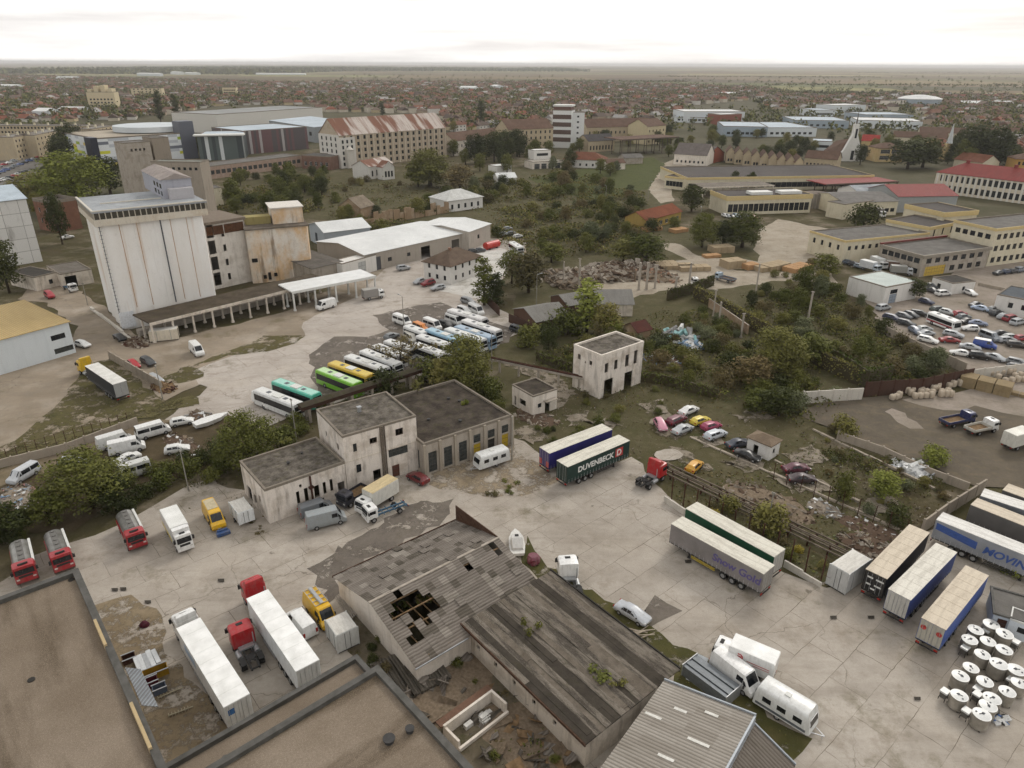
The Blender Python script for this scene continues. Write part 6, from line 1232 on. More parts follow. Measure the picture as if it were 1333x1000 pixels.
o = thing('fuel_tank','red cylindrical tank lying beside the depot hall','tank',P(642,324),head(P(634,326),P(650,322))); b = MB(); b.tube((-3.2,0,1.5),(3.2,0,1.5),1.3,16); b.build('shell',c('b8281e'),o,smooth=40); b = MB(); b.box(-2,-1,0,-1.6,1,.8); b.box(1.6,-1,0,2,1,.8); b.build('cradle',CHAS,o)
for k,(u,v,col) in enumerate(((618,327,'2f3235'),(627,326,'3b3f44'),(658,305,'b9bcbe'),(668,304,'4d5358'),(676,308,'c9c9c6'),(663,298,'7f8386'))): put(car_model('hatch'),['dark car left of the red tank','dark grey car touching the red tank','silver car near the end of the depot hall','slate car near the end of the depot hall','white car near the end of the depot hall','grey car farthest behind the depot hall'][k],(u - 6,v + 1),(u + 6,v - 1),.7,None,{'body': c(col)})
# silo side
put(trailer_model(),'semi trailer with charcoal side and white roof on the grass',(159,500),(121,475),4,None,{'side': tarp('2f3034'),'roof': tarp('d6d4ce'),'rear': c('a8a8a6'),'guard': CHAS}); put(tractor_model(),'yellow tractor unit before the charcoal trailer',(128,484),(108,473),2,None,{'cab': c('d0a81c')})
put(VP,'white van on the grass before the silo canopy',(251,448),(265,462),1.2,None,{'body': WT}); put(car_model('hatch'),'red hatchback by the concrete wall below the silo',(170,470),(183,480),.7,None,{'body': c('a81c26')}); put(car_model('wagon'),'black estate beside the red hatchback',(188,467),(202,475),.7,None,{'body': DG}); put(car_model('wagon'),'silver car parked close to the concrete wall',(197,490),(212,498),.7,None,{'body': SV})
put(car_model('sedan'),'black saloon driving round the foot of the silo',(151,435),(165,444),.7,None,{'body': BK}); put(car_model('hatch'),'white hatchback at the corner of the mustard roofed warehouse',(104,447),(116,450),.7,None,{'body': WT}); put(car_model('mpv'),'red van parked before the dark roofed garage',(62,381),(72,388),.8,None,{'body': c('a02530')})
put(boxtruck_model(6.4,3.0,chassis_only=True),'white lorry with open chassis before the garage row',(84,370),(103,379),1,None,{'cab': WT}); put(container_model(6,2.4,2.6),'cream tank body stored under the left end of the canopy',(201,437),(231,434),1.4,None,{'body': c('cfc6b4')})
put(car_model('sedan'),'white car under the willow by the brick ruin',(84,310),(96,308),.7,None,{'body': WT})
# scrapped vans along the track
veh(car_model('lowvan'),'silver people carrier van, leftmost of the scrapped vehicles',(51,606),(14,628),'b9bcbf',1,None); veh(car_model('wagon'),'dismantled silver estate car with open tail',(73,603),(125,600),'a9acae',.7,None)
veh(VP,'white panel van standing behind another white van',(127,580),(175,566),'d0d0cc',1.3,None); o = veh(VP,'white panel van with grey lettering in front of the other',(141,586),(192,575),'e0e0dd',1.3,None)
veh(VA,'white minibus with long dark windows by the track',(177,566),(224,553),'e0e0dd',1.3,None); veh(car_model('sedan'),'white saloon below the white panel vans',(181,592),(152,604),'dbdbd7',.7,None); veh(VA,'white minibus half hidden under the bushes',(186,606),(160,614),'c9c9c4',1.6,None)
for k,(a,b_) in enumerate((((231,552),(247,549)),((224,588),(242,585)))): veh(car_model('hatch'),['stripped white car shell right of the minibus','white car shell among rubble under the hedge'][k],a,b_,'dbdbd7',.5,None)
o = thing('boat','white boat shell leaning beside the bushes','boat',P(277,552),head(P(262,556),P(290,546))); b = MB(); b.loft([[(x,-w,1.2),(x,-w * .7,z),(x,w * .7,z),(x,w,1.2)] for x,w,z in ((-3,.9,.5),(-1,1.2,.3),(1.5,1.0,.4),(3,.3,.7),(3.4,.05,1))]); b.build('hull',c('e0e0dd'),o)
# wrecks on the broken slabs
for a,b_,col,kd,lb in (((857,547),(866,561),'c98a9c','hatch','pale pink and white car, leftmost of the wrecks'),((870,553),(894,542),'6b2a3c','wagon','burgundy car between the pink and the silver wreck'),((879,564),(901,555),'b4b7b9','sedan','silver saloon in the front of the wrecks'),((902,552),(925,545),'d6c04a','hatch','yellow hatchback among the wrecks'),((915,559),(940,552),'a03a5c','hatch','magenta hatchback with white bonnet among the wrecks'),((920,571),(946,562),'c6ccd2','wagon','pale silver estate car, nearest of the wrecks'),((888,539),(908,531),'e0e0dd','sedan','white saloon at the back of the wrecks'),((947,581),(977,575),'333a48','sedan','dark blue saloon left of the tiny white hut'),((960,588),(990,599),'1c1d1f','sedan','black saloon in front of the tiny white hut'),((1021,612),(1055,609),'5a2638','sedan','burgundy saloon right of the tiny white hut'),((1027,624),(1064,624),'3a2a30','sedan','burnt dark saloon in front of the burgundy one')):
 o = put(car_model(kd,near=True),lb,a,b_,.7,'wrecked cars on the broken slabs',{'body': c(col)})
# gravel yard
put(boxtruck_model(6.6,2.0,flat=True,name='tipper_truck'),'dark blue flatbed lorry on the gravel',(1228,552),(1268,544),1,None,{'cab': c('232c58'),'bed': c('232c58')}); put(boxtruck_model(6.0,2.0,flat=True,name='tipper_truck'),'white flatbed lorry on the gravel',(1260,562),(1299,554),1,None,{'cab': WT,'bed': c('bdbab0')}); put(boxtruck_model(6.6,3.2),'white box truck at the right edge of the gravel yard',(1310,578),(1350,566),1.6,None,{'cab': WT,'box': c('d0cec4'),'roof': tarp('dcdad0')})
# car park
X = lambda x: 1133 + x / 6.665
Y = lambda y: 330 + y / 6.665
PK_ = [(60,485,190,460,'a9adb0','mpv','silver people carrier before the white workshop garage'),(575,355,720,345,'e3e3e0','mpv','white people carrier beside the white hut'),(830,325,940,365,'e3e3e0','hatch','white hatchback right of the white hut'),(465,410,540,430,'28304a','hatch','dark blue car under the round tree'),(510,310,590,335,'3a3d40','sedan','dark saloon behind the white people carrier'),(520,280,590,295,'55595c','hatch','grey car behind the dark saloon'),
 (870,458,990,432,'4a4d50','sedan','dark grey saloon at the upper end of the right row'),(1030,490,910,465,'9fb0c6','sedan','light blue saloon in the right row'),(1040,500,1110,475,'7d8082','hatch','grey hatchback in the right row'),(1045,535,1175,500,'3d4145','wagon','charcoal estate in front of the white office'),(1135,560,1200,535,'a9adb0','hatch','silver hatchback in front of the white office'),(1190,575,1280,560,'8c1f2c','mpv','red people carrier in front of the white office'),(1250,610,1340,590,'a9adb0','mpv','silver people carrier right of the red one'),
 (530,492,680,478,'4c5552','wagon','dark green estate behind the white and red bus'),(650,505,720,520,'b5b8b6','hatch','silver car just behind the white and red bus'),(735,530,840,520,'9a3a40','hatch','faded red hatchback right of the bus'),(770,560,880,548,'6d7175','hatch','grey hatchback right of the bus'),(800,598,905,580,'1c1d1f','sedan','black saloon right of the bus'),(895,600,1000,612,'7f89a0','sedan','blue grey saloon behind the white hatchback'),(945,655,815,650,'e3e3e0','hatch','white hatchback in the middle of the car park'),
 (150,545,260,575,'28304a','wagon','navy estate in the left row by the wall'),(265,535,345,555,'5d6165','hatch','grey hatchback in the left row'),(335,525,400,545,'3d4145','hatch','dark hatchback in the left row'),(395,515,490,530,'1c1d1f','wagon','black car with white bonnet in the left row'),(260,590,395,625,'2f3338','wagon','dark estate against the left wall'),(375,655,430,690,'6a7484','hatch','blue grey hatchback at the left wall'),(430,700,565,690,'a9adb0','sedan','silver saloon near the left wall'),(440,660,530,655,'b5b8b6','hatch','silver hatchback behind the silver saloon'),(440,735,590,770,'e3e3e0','wagon','white estate against the wall'),
 (670,690,805,718,'a9adb0','wagon','silver estate next to the red saloon'),(625,750,780,758,'8e2a2c','sedan','red saloon in the front of the car park'),(880,880,720,855,'e3e3e0','sedan','white saloon in the front row'),(890,885,1035,905,'1c1d1f','suv','black off road car in the front row'),(1040,885,1165,925,'a9adb0','sedan','silver saloon at the right of the front row'),(800,800,965,828,'a9adb0','sedan','silver saloon left of the blue covered van'),(990,705,1115,755,'7d838a','lowvan','grey van behind the blue covered van'),(1085,695,1225,700,'1c1d1f','sedan','black saloon behind the silver cars'),(1130,755,1270,750,'a9adb0','wagon','silver estate right of the blue covered van'),(1180,730,1300,728,'b5b8b6','hatch','silver hatchback by the right edge'),(1240,790,1340,800,'33302e','wagon','dark wrecked estate at the right edge'),(1260,940,1340,960,'7d8082','wagon','grey estate at the bottom right corner of the car park'),(1240,985,1340,1000,'3d4145','hatch','dark hatchback at the bottom right corner of the car park'),(1300,740,1340,735,'8c1f2c','hatch','red hatchback cut by the right edge'),
 (1095,175,1165,160,'3d4145','sedan','dark saloon, first below the concrete works'),(1165,165,1235,155,'343f55','hatch','dark blue car, second below the concrete works'),(1225,160,1290,150,'2f3338','hatch','black car, third below the concrete works'),(1290,150,1345,140,'6d7480','mpv','grey car, fourth below the concrete works')]
for x0,y0,x1,y1,col,kd,lb in PK_: put(car_model(kd),lb,(X(x0),Y(y0)),(X(x1),Y(y1)),.75,'cars in the tan gravel car park',{'body': c(col)})
pa,pb = P(X(560),Y(520),2.7),P(X(765),Y(595),2.7); cc = (pa + pb) / 2
bus_model(8.2,2.8,stripe=True).spawn('white and red midi bus in the car park',(cc.x,cc.y,_zs[0]),head(pa,pb),None,{'body': c('e3e3e0'),'roof': c('dcdcd8'),'stripe': c('8c1f2c')})
o = put(car_model('lowvan','panel'),'van under a blue and white tarpaulin in the car park',(X(930),Y(770)),(X(1095),Y(800)),1.2,None,{'body': c('2f4a96')}); b = MB(); b.box(-2.2,-.8,1.95,1.0,.8,2.02); b.build('white_cover',c('e3e3e0'),o)
put(boxtruck_model(6.6,3.0),'white truck with pale blue cab beside the yellow works',(1124,344),(1147,350),1.6,None,{'cab': c('b9c4cc'),'box': c('cfd2d4'),'roof': tarp('d8dad8')}); put(boxtruck_model(6.6,3.0),'white truck just behind the pale blue cab truck',(1140,340),(1153,345),1.6,None,{'cab': WT,'box': c('cfcfcb'),'roof': tarp('d8dad8')}); put(boxtruck_model(6.4,2.9),'truck with grey tarpaulin box beside the concrete works',(1161,352),(1190,354),1.4,None,{'cab': c('b9bcbe'),'box': c('8f8f8a'),'roof': tarp('a5a5a0')}); put(boxtruck_model(5.6,2.6),'small brown box truck behind the grey tarpaulin truck',(1157,345),(1178,347),1.4,None,{'cab': WT,'box': c('6a4f42'),'roof': tarp('c9c7c2')})
for k,(u,v,col) in enumerate(((1107,342,'3b4a5a'),(1114,344,'2f3338'),(1122,347,'7d8a96'))): put(car_model('hatch'),['teal car, first by the yellow works wall','dark car, second by the yellow works wall','blue grey car, third by the yellow works wall'][k],(u - 6,v - 1),(u + 6,v + 2),.7,None,{'body': c(col)})
put(boxtruck_model(7,3.4),'white truck parked left of the grey walled red roofed shed',(1138,274),(1156,280),1.8,None,{'cab': WT,'box': c('5d5a55'),'roof': tarp('8d8a85')})
put(car_model('lowvan','panel'),'white van before the round water tank',(1098,282),(1110,280),1,None,{'body': WT}); put(boxtruck_model(6.0,2.0,flat=True,name='tipper_truck'),'white pickup truck on the lumber yard track',(924,368),(906,368),1,None,{'cab': WT,'bed': c('8d8a80')}); put(boxtruck_model(6.4,2.0,flat=True,name='tipper_truck'),'grey blue flatbed truck in the lumber yard',(958,366),(934,360),1,None,{'cab': c('9fb0bd'),'bed': c('6d7480')})
for k in range(9): put(car_model('hatch'),'small parked car before the cream works, number %s from its left end' % ('one two three four five six seven eight nine'.split()[k]),(943 + k * 4.6,280 + (k % 3)),(949 + k * 4.6,282 + (k % 3)),.7,'cars before the cream works',{'body': c(('e0e0dd','a9adb0','2f3338','9fb0bd','b5b8b6','5d6165','e0e0dd','28304a','8c1f2c')[k])})
# far car park, each car one small mesh
r = random.Random(12); k = 0; ordn = 'first second third fourth fifth sixth seventh eighth ninth tenth'.split()
for j,(u0,v0,u1,v1) in enumerate(((-4,229,56,205),(-8,222,44,203),(2,238,40,224))):
 n = (10,8,7)[j]
 for i in range(n):
  col = r.choice(('e0e0dd','a9adb0','8d939a','2f3338','e0e0dd','5b6fa0','b5b8b6','6d7175','9c3038')); q = P(u0 + (u1 - u0) * (i + .5) / n,v0 + (v1 - v0) * (i + .5) / n)
  o = bpy.data.objects.new('parked_car',far_car(r.choice(('hatch','sedan','wagon','mpv')))); COL.objects.link(o); o.location = (q.x,q.y,.4); o.location.z = _zs[0]; o.rotation_euler.z = 1.1 + r.uniform(-.06,.06); o.material_slots[0].link = 'OBJECT'; o.material_slots[0].material = c(col)
  nm = {'e0e0dd': 'white','a9adb0': 'silver','8d939a': 'blue grey','2f3338': 'black','5b6fa0': 'blue','b5b8b6': 'pale silver','6d7175': 'grey','9c3038': 'red'}[col]
  tag(o,'%s car, %s from left in the %s row of the apartment car park' % (nm,ordn[i],('near','far','front')[j]),'car','cars parked by the apartment blocks')
# ---------------------------------------------------------------- walls, fences, gantry, stores of goods, poles, rubble
def wall_line(label,pts,h,mat,t=.25,name='boundary_wall',cat='wall',post=None,capm=None,z=None,jag=0,seed=1,group=None):
 """a wall along points read at its foot"""
 ps = [P(*p) for p in pts]; o = thing(name,label,cat,ps[0],0,group); r = random.Random(seed); b = MB(); pb = MB(); cb = MB()
 for a,e in zip(ps[:-1],ps[1:]):
  d = (e - a); L = d.length; u = d.normalized(); n = Vector((-u.y,u.x,0)) * t / 2; seg = 2.5 if jag or post else 4.0; k = max(1,int(L / seg))
  for i in range(k):
   p,q = a + u * (L * i / k) - ps[0],a + u * (L * (i + 1) / k) - ps[0]; hh = h * (1 - r.random() * jag)
   b.prism([(p - n)[:2],(q - n)[:2],(q + n)[:2],(p + n)[:2]],0,hh)
   if capm: m = n * 1.4; cb.prism([(p - m)[:2],(q - m)[:2],(q + m)[:2],(p + m)[:2]],hh,hh + .1)
   if post: m = n * 1.6; w = u * .12; pb.prism([(p - w - m)[:2],(p + w - m)[:2],(p + w + m)[:2],(p - w + m)[:2]],0,hh + .15)
 b.build('panel',mat,o)
 if capm: cb.build('coping',capm,o)
 if post: pb.build('post',post,o)
 return o
def post_line(label,pts,n,h,mat,r=.06,wires=3,group=None,lean=0):
 ps = [P(*p) for p in pts]; o = thing('fence',label,'fence',ps[0],0,group); rr = random.Random(n); tot = sum((b_ - a).length for a,b_ in zip(ps[:-1],ps[1:]))
 wb = MB()
 for a,e in zip(ps[:-1],ps[1:]):
  k = max(1,round(n * (e - a).length / tot))
  for i in range(k):
   q = a.lerp(e,(i + .5) / k) - ps[0]; b = MB(); b.tube(q,q + Vector((rr.gauss(0,lean),rr.gauss(0,lean),h)),r,6); b.build('post',mat,o)
  for w in range(wires): z = h * (.35 + .6 * w / max(1,wires - 1)); wb.tube(a - ps[0] + Vector((0,0,z)),e - ps[0] + Vector((0,0,z)),.02,4)
 wb.build('wire',mat,o)
 return o
CW = wall('wall_concrete','a59a8b','5b5247',.5); CWL = wall('wall_light','c9c3b8','7d7467',.4); RB = wall('rust_sheet','4b352b','2f221c',.5)
wall_line('low grey concrete wall along the track at the left',[(-30,618),(90,588),(182,553)],1.6,CW,post=CW)
wall_line('grey concrete panel wall beside the charcoal trailer',[(146,468),(214,508)],2.0,CW,post=CW)
wall_line('short white wall stub by the lone red tractor',[(866,654),(893,672)],1.2,CWL,jag=.25)
wall_line('broken white wall between the yard and the pipe gantry',[(1022,738),(1070,766)],1.1,CWL,jag=.3)
wall_line('pale concrete wall behind the right row of trailers',[(1202,694),(1232,672),(1282,640)],2.2,CW,post=CW)
wall_line('low grey wall between the rubble strip and the gravel yard',[(1092,572),(1150,592),(1205,618),(1262,640)],1.5,CW,post=CW)
wall_line('whitewashed concrete wall at the corner of the scrub',[(1046,526),(1123,521)],2.6,CWL,post=CWL)
wall_line('tall rust brown sheet fence behind the bulk bags',[(1126,517),(1200,512),(1266,498)],3.2,RB,.12,'fence','fence',post=RUST)
wall_line('pale panel wall behind the timber stack',[(1267,494),(1400,478)],2.2,CWL,post=CWL)
wall_line('grey wall along the left side of the car park',[(1153,436),(1190,455),(1258,486)],2.3,CW,post=CW)
wall_line('dark brick garden wall with tiles in the middle of the scrub',[(924,400),(975,436)],2.4,BRK,capm=CW)
wall_line('dark boarded wall along the depot side of the sheds',[(664,420),(700,436),(705,440)],2.4,RB,.12,'fence','fence')
wall_line('rust red gate at the top end of the depot',[(634,394),(652,412)],2.4,RB,.12,'gate','gate')
wall_line('low wall of the road behind the car park',[(1275,372),(1330,384)],1.0,CW)
wall_line('row of boundary stones round the silo foot',[(121,403),(150,424),(176,447)],.9,CWL,.6,'kerb_wall','wall',jag=.5)
for k,(pts,h,lb) in enumerate((([(700,470),(760,490),(860,500),(935,520)],2.2,'ivy covered low wall behind the ruined block'),([(905,388),(960,418),(1050,470),(1125,505)],3.6,'long ivy covered wall down the middle of the scrub'),([(1050,462),(1095,485),(1128,508),(1160,500)],4.2,'bright green ivy hedge at the lower corner of the scrub'),([(870,392),(905,382),(930,372)],3,'dark hedge wall below the lumber yard'))):
 o = wall_line(lb,pts,h,wall('hedge_core','4b4430','33301f',.5),.5,'ivy_wall','wall'); IVY = globals().setdefault('IVYW',[]); IVY.append((o,pts,h))
post_line('post fence on top of the low wall along the track',[(-20,612),(175,552)],16,2.6,RUST,.05,3)
post_line('row of dark iron posts before the rubble strip',[(868,650),(1080,766)],12,4.4,RUST,.09,2,lean=.06)
post_line('thin fence along the far side of the wrecked cars',[(1000,622),(1190,706)],10,3.2,RUST,.06,2,lean=.1)
# iron pipe gantry: rails on trestles
pa,pb = P(862,612),P(1140,745); d = pb - pa; u = d.normalized(); nn = Vector((-u.y,u.x,0)); o = thing('pipe_gantry','low rusty pipe gantry running beside the yard from the red tractor to the trailers','gantry',pa,math.atan2(u.y,u.x)); L = d.length
b = MB()
for y in (-1.4,-.5,.4,1.3): b.box(0,y - .1,.75,L,y + .1,.95)
b.box(0,-1.0,1.5,L,-.88,1.62); b.build('rail',plain('gantry_rail','756a5e',.9,.2,.2,.4,1),o)
for k in range(13):
 x = L * k / 12; b = MB(); b.box(x - .1,-1.5,0,x + .1,-1.3,.75); b.box(x - .1,1.3,0,x + .1,1.5,.75); b.box(x - .09,-1.5,.56,x + .09,1.5,.745); b.box(x - .08,-1.02,.96,x + .08,-.86,1.5); b.build('trestle',RUST,o)
# second, lower concrete rail strips in the wasteland
for k,(a,e) in enumerate((((900,570),(1190,700)),((1060,560),(1240,648)),((1010,600),(1120,655)))):
 pa,pb = P(*a),P(*e); d = pb - pa; o = thing('concrete_kerb',['long broken concrete kerb below the wrecked cars','concrete kerb along the low grey wall','short concrete kerb beside the burgundy saloon'][k],'kerb',pa,math.atan2(d.y,d.x)); b = MB(); r = random.Random(k); x = 0
 while x < d.length: l = r.uniform(1.5,4); b.box(x,-.2 + r.gauss(0,.08),0,min(d.length,x + l * .93),.2,r.uniform(.2,.45)); x += l
 b.build('kerb',CW,o)
# elevated conveyor gallery behind the yard house
pa,pb = P(392,527,3.8),P(572,470,3.8); d = pb - pa; o = thing('conveyor_gallery','dark covered conveyor gallery on legs behind the yard house and workshop','conveyor',(pa.x,pa.y,0),math.atan2(d.y,d.x)); L = Vector((d.x,d.y,0)).length
b = MB(); b.box(0,-.9,2.8,L,.9,3.6); b.build('gallery',RB,o); b = MB(); b.add([(-.2,-1.1,3.6),(L + .2,-1.1,3.6),(L + .2,0,4.0),(-.2,0,4.0),(L + .2,1.1,3.6),(-.2,1.1,3.6)],[(0,1,2,3),(3,2,4,5),(0,3,5),(1,4,2),(0,5,4,1)]); b.build('roof',flatroof('gallery_roof','4f483c','3a342b','3b3d22',.9,.5),o)
for k in range(7): b = MB(); x = L * (k + .3) / 7; b.box(x - .25,-.8,0,x + .25,-.45,2.8); b.box(x - .25,.45,0,x + .25,.8,2.8); b.build('leg',CONC,o)
# pipe bridge from the ruined block to the left
pa,pb = P(640,466,3),P(770,487,4); d = pb - pa; o = thing('pipe_bridge','low concrete pipe bridge ending at the ruined two storey block','pipe',(pa.x,pa.y,0),math.atan2(d.y,d.x)); L = Vector((d.x,d.y,0)).length; b = MB(); b.box(0,-.5,2.6,L,.5,3.0); b.build('deck',CONC,o); b = MB(); b.tube((0,-.25,3.15),(L,-.25,3.15),.14,8); b.tube((0,.2,3.15),(L,.2,3.15),.14,8); b.build('pipe',RUST,o)
for k in range(5): b = MB(); x = L * (k + .5) / 5; b.box(x - .18,-.18,0,x + .18,.18,2.6); b.build('leg',CONC,o)
# poles
def pole(label,u,v,h,mat=CONC,r=.14,arm=0,cat='post',name='concrete_post',square=True,group=None):
 q = P(u,v); o = thing(name,label,cat,q,random.Random(u).uniform(0,3),group); b = MB()
 if square: b.box(-r,-r,0,r,r,h); b.box(-r * 1.6,-r * 1.6,0,r * 1.6,r * 1.6,.3)
 else: b.tube((0,0,0),(0,0,h),r,8,r * .6)
 b.build('shaft',mat,o)
 if arm: b = MB(); b.tube((0,0,h),(arm,0,h + .25),.05,6); b.box(arm - .1,-.12,h + .18,arm + .5,.12,h + .3); b.build('lamp_arm',STEEL,o)
 else: b = MB(); b.box(-r * 2.2,-r * .7,h,r * 2.2,r * .7,h + .25); b.build('bracket',mat,o)
 return o
for k,(u,v,h) in enumerate(((735,372,7),(756,377,7),(833,378,8),(843,378,8),(854,376,7),(880,388,6),(898,378,8),(930,412,7),(937,424,6),(966,440,6),(985,385,9),(1053,420,8),(755,377,9))):
 pole('bare concrete post, number %s from the left among the posts of the ruined hall' % 'one two three four five six seven eight nine ten eleven twelve thirteen'.split()[k],u,v,h,CONC,.28 if 2 <= k <= 6 else .18,group='bare concrete posts in the scrub')
for k,(u,v,h,lb) in enumerate(((528,432,9,'lamp post before the depot buses'),(700,400,9,'lamp post by the grey roofed lean shed'),(642,480,8,'concrete lamp post right of the big olive tree'),(388,575,8,'concrete pole behind the yard house'),(248,640,7,'pole at the edge of the bushes'),(668,600,8,'pole at the right end of the grey workshop'),(214,520,7,'pole at the end of the concrete panel wall'),(117,398,6,'pole at the left foot of the white silo'),(30,228,9,'lamp post in the far apartment car park'),(845,262,9,'lamp post at the pale road'),(790,265,8,'lamp post on the green lawn'),(912,300,9,'lamp post behind the round bushes'),(1000,690,6,'iron pole in the gantry behind the green trailer'),(20,700,8,'pole between two fire engines'),(762,196,11,'power pole below the white tower'))):
 pole(lb,u,v,h,plain('pole_grey','8f8b82'),.12,1.2 if 'lamp' in lb else 0,'lamp post' if 'lamp' in lb else 'pole','lamp_post' if 'lamp' in lb else 'utility_pole',False)
# heaps
def heap(name,label,u,v,rx,ry,h,mats,n,size,seed=1,cat='heap',flatk=1.0,rz=0):
 """a heap of separate shards with a mound below"""
 q = P(u,v); r = random.Random(seed); b = MB()
 rings = []
 for s,z in ((1,0),(.75,.45),(.4,.8),(.1,1.0)): rings.append([(math.cos(a) * rx * s * r.uniform(.85,1.1),math.sin(a) * ry * s * r.uniform(.85,1.1),z * h * .75) for a in np.linspace(0,6.283,15)[:-1]])
 b.loft(rings,len(mats) - 1)
 for _ in range(n):
  a,k = r.uniform(0,6.28),math.sqrt(r.random()); x,y = math.cos(a) * rx * k,math.sin(a) * ry * k; z = h * .75 * max(0,1 - k) ** .8 + r.uniform(0,.15) * h; s = size * r.uniform(.4,1.5)
  M = Matrix.Translation((x,y,z)) @ Matrix.Rotation(r.uniform(0,6.28),4,'Z') @ Matrix.Rotation(r.gauss(0,.5),4,'X') @ Matrix.Rotation(r.gauss(0,.5),4,'Y')
  l,w,t = s * r.uniform(.8,2.2),s * r.uniform(.4,.9),s * r.uniform(.06,.3) * flatk
  vs = [M @ Vector((i * l / 2,j * w / 2,k2 * t / 2)) for k2 in (-1,1) for i,j in ((-1,-1),(1,-1),(1,1),(-1,1))]
  b.add(vs,[(3,2,1,0),(4,5,6,7),(0,1,5,4),(1,2,6,5),(2,3,7,6),(3,0,4,7)],r.randrange(len(mats)))
 o = b.build(name,mats,None,q,rz); return tag(o,label,cat,None,'stuff')
RUB = [plain('rubble_a','8a8074',.95,.1,0,.3),plain('rubble_b','7a6c5c',.95,.1,0,.3),plain('rubble_c','9d9488',.95,.1,0,.3),plain('rubble_d','5c4c40',.95,.1)]
TR = [plain('trash_white','d2d2d0',.7),plain('trash_grey','8b8a88',.8),plain('trash_blue','7f98b0',.6),plain('trash_pink','a8807c',.8),plain('rubble_b','7a6c5c')]
for u,v,rx,ry,h,n,s,lb,mt in ((765,362,17,7,3.0,420,1.4,'big heap of demolition rubble with beams behind the grey sheds',RUB),(815,352,15,7,3.0,380,1.4,'second mound of pale rubble right of the big heap',RUB),(850,360,10,6,2,160,1.0,'low spread of orange brick rubble by the posts',[plain('brick_rubble','957661',.95),*RUB[:2]]),(740,372,6,4,2,60,1.5,'heap of grey roof sheets beside the shed',RUB[:2]),
 (1135,690,5,2.5,.6,80,.4,'pile of white rubbish beside the trailers',[TR[0],TR[1],TR[4],*RUB,RUB[1],RUB[3]]),(1075,664,3,2,.8,40,.6,'small white rubbish pile in the rubble strip',[TR[0],TR[1],RUB[1],RUB[0]]),(862,470,5,3,1.2,90,.7,'pile of pale rubbish before the white tarpaulins',TR),(885,440,5,3,2.0,40,1.6,'heap of white and turquoise tarpaulins in the scrub',[TR[0],plain('turquoise_sheet','8fb8b8',.6),TR[1]]),(900,452,3,2.5,2.0,30,1.3,'pale blue plastic heap beside the tarpaulins',[TR[2],TR[0]]),
 (28,648,5,2.5,.8,120,.5,'white rubbish spread under the trees at the left',[TR[0],*TR,RUB[1],RUB[0]]),(1192,614,3,2,1.6,60,.8,'stack of bent corrugated sheets by the low grey wall',[STEEL,TR[0]]),(1140,715,5,3,.8,100,.6,'dark rubble beside the white container',RUB),(1000,655,8,4,.7,120,.6,'brown scrap under the pipe gantry',[RUB[3],*RUB[:2]]),(265,545,4,2,.7,60,.7,'grey scrap beside the boat shell',TR[:2] + RUB),(240,580,6,2,.8,80,.6,'line of rubble under the hedge',TR[:1] + RUB),(700,545,5,3,.6,60,.6,'rubble in front of the small hut',RUB),(215,505,4,2,1.0,80,.6,'brown brush heap at the end of the concrete wall',[RUST,WOOD]),(180,447,5,2.5,1.2,110,.6,'brown rubble heap at the corner of the silo canopy',[RUST,*RUB]),(620,930,0.1,.1,.1,1,.1,'x',RUB)):
 if lb != 'x': heap('rubble_heap' if 'rub' in lb else 'scrap_heap',lb,u,v,rx,ry,h,mt,n,s,int(u),rz=GA if rx < 12 else .1)
heap('ruin_debris','broken roof sheets and beams lying over the ruined rooms between the sheds',570,890,7,9,.5,[ASB,ASB2,RUB[0],RUB[1]],60,1.5,3,flatk=.3,rz=GA); heap('ruin_debris','roof slabs and branches in front of the ruined white room',690,960,7,5,.5,[ASB2,ASB,WOOD,RUB[1]],70,1.3,9,flatk=.3,rz=GA)
# roofless white room
B = Bld('ruined_room','roofless white walled room full of pale junk between the sheds','ruin',(600,966),(664,917),depth=2.6,h=1.6); b = MB(); t = .25; L,D = B.L,B.D
b.box(0,0,0,L,t,.6); b.box(0,D - t,0,L,D,1.6); b.box(0,t,0,t,D - t,1.4); b.box(L - t,t,0,L,D - t,1.6); B.part('wall',b,PLAST2); b = MB(); b.box(t,t,.02,L - t,D - t,.12); B.part('floor',b,plain('room_floor','a39e95',.9)); b = MB(); r = random.Random(6)
for k in range(9): x = r.uniform(.8,L - 1.2); y = r.uniform(.5,D - .9); b.box(x,y,.12,x + r.uniform(.4,1.1),y + r.uniform(.3,.7),.12 + r.uniform(.2,.8))
B.part('junk',b,plain('pale_junk','c9c7c2')); b = MB(); b.box(-.2,D,1.2,L + .2,D + .9,1.4); B.part('brick_ledge',b,plain('brick_ledge','6b5142',.9))
B = Bld('ruined_room','low ruined grey roof slabs behind the roofless white room','ruin',(520,915),(590,880),depth=6,h=.8); b = MB(); r = random.Random(9)
for k in range(7): x = B.L * k / 7; b.add([(x,0,.5 + r.uniform(0,.4)),(x + B.L / 7.4,.1,.5 + r.uniform(0,.4)),(x + B.L / 7.4,6,.9),(x,6.2,.9 + r.uniform(0,.3)),(x,0,.3),(x + B.L / 7.4,.1,.3),(x + B.L / 7.4,6,.6),(x,6.2,.6)],[(0,1,2,3),(7,6,5,4),(0,4,5,1),(1,5,6,2),(2,6,7,3),(3,7,4,0)])
B.part('roof_slab',b,ASB2)
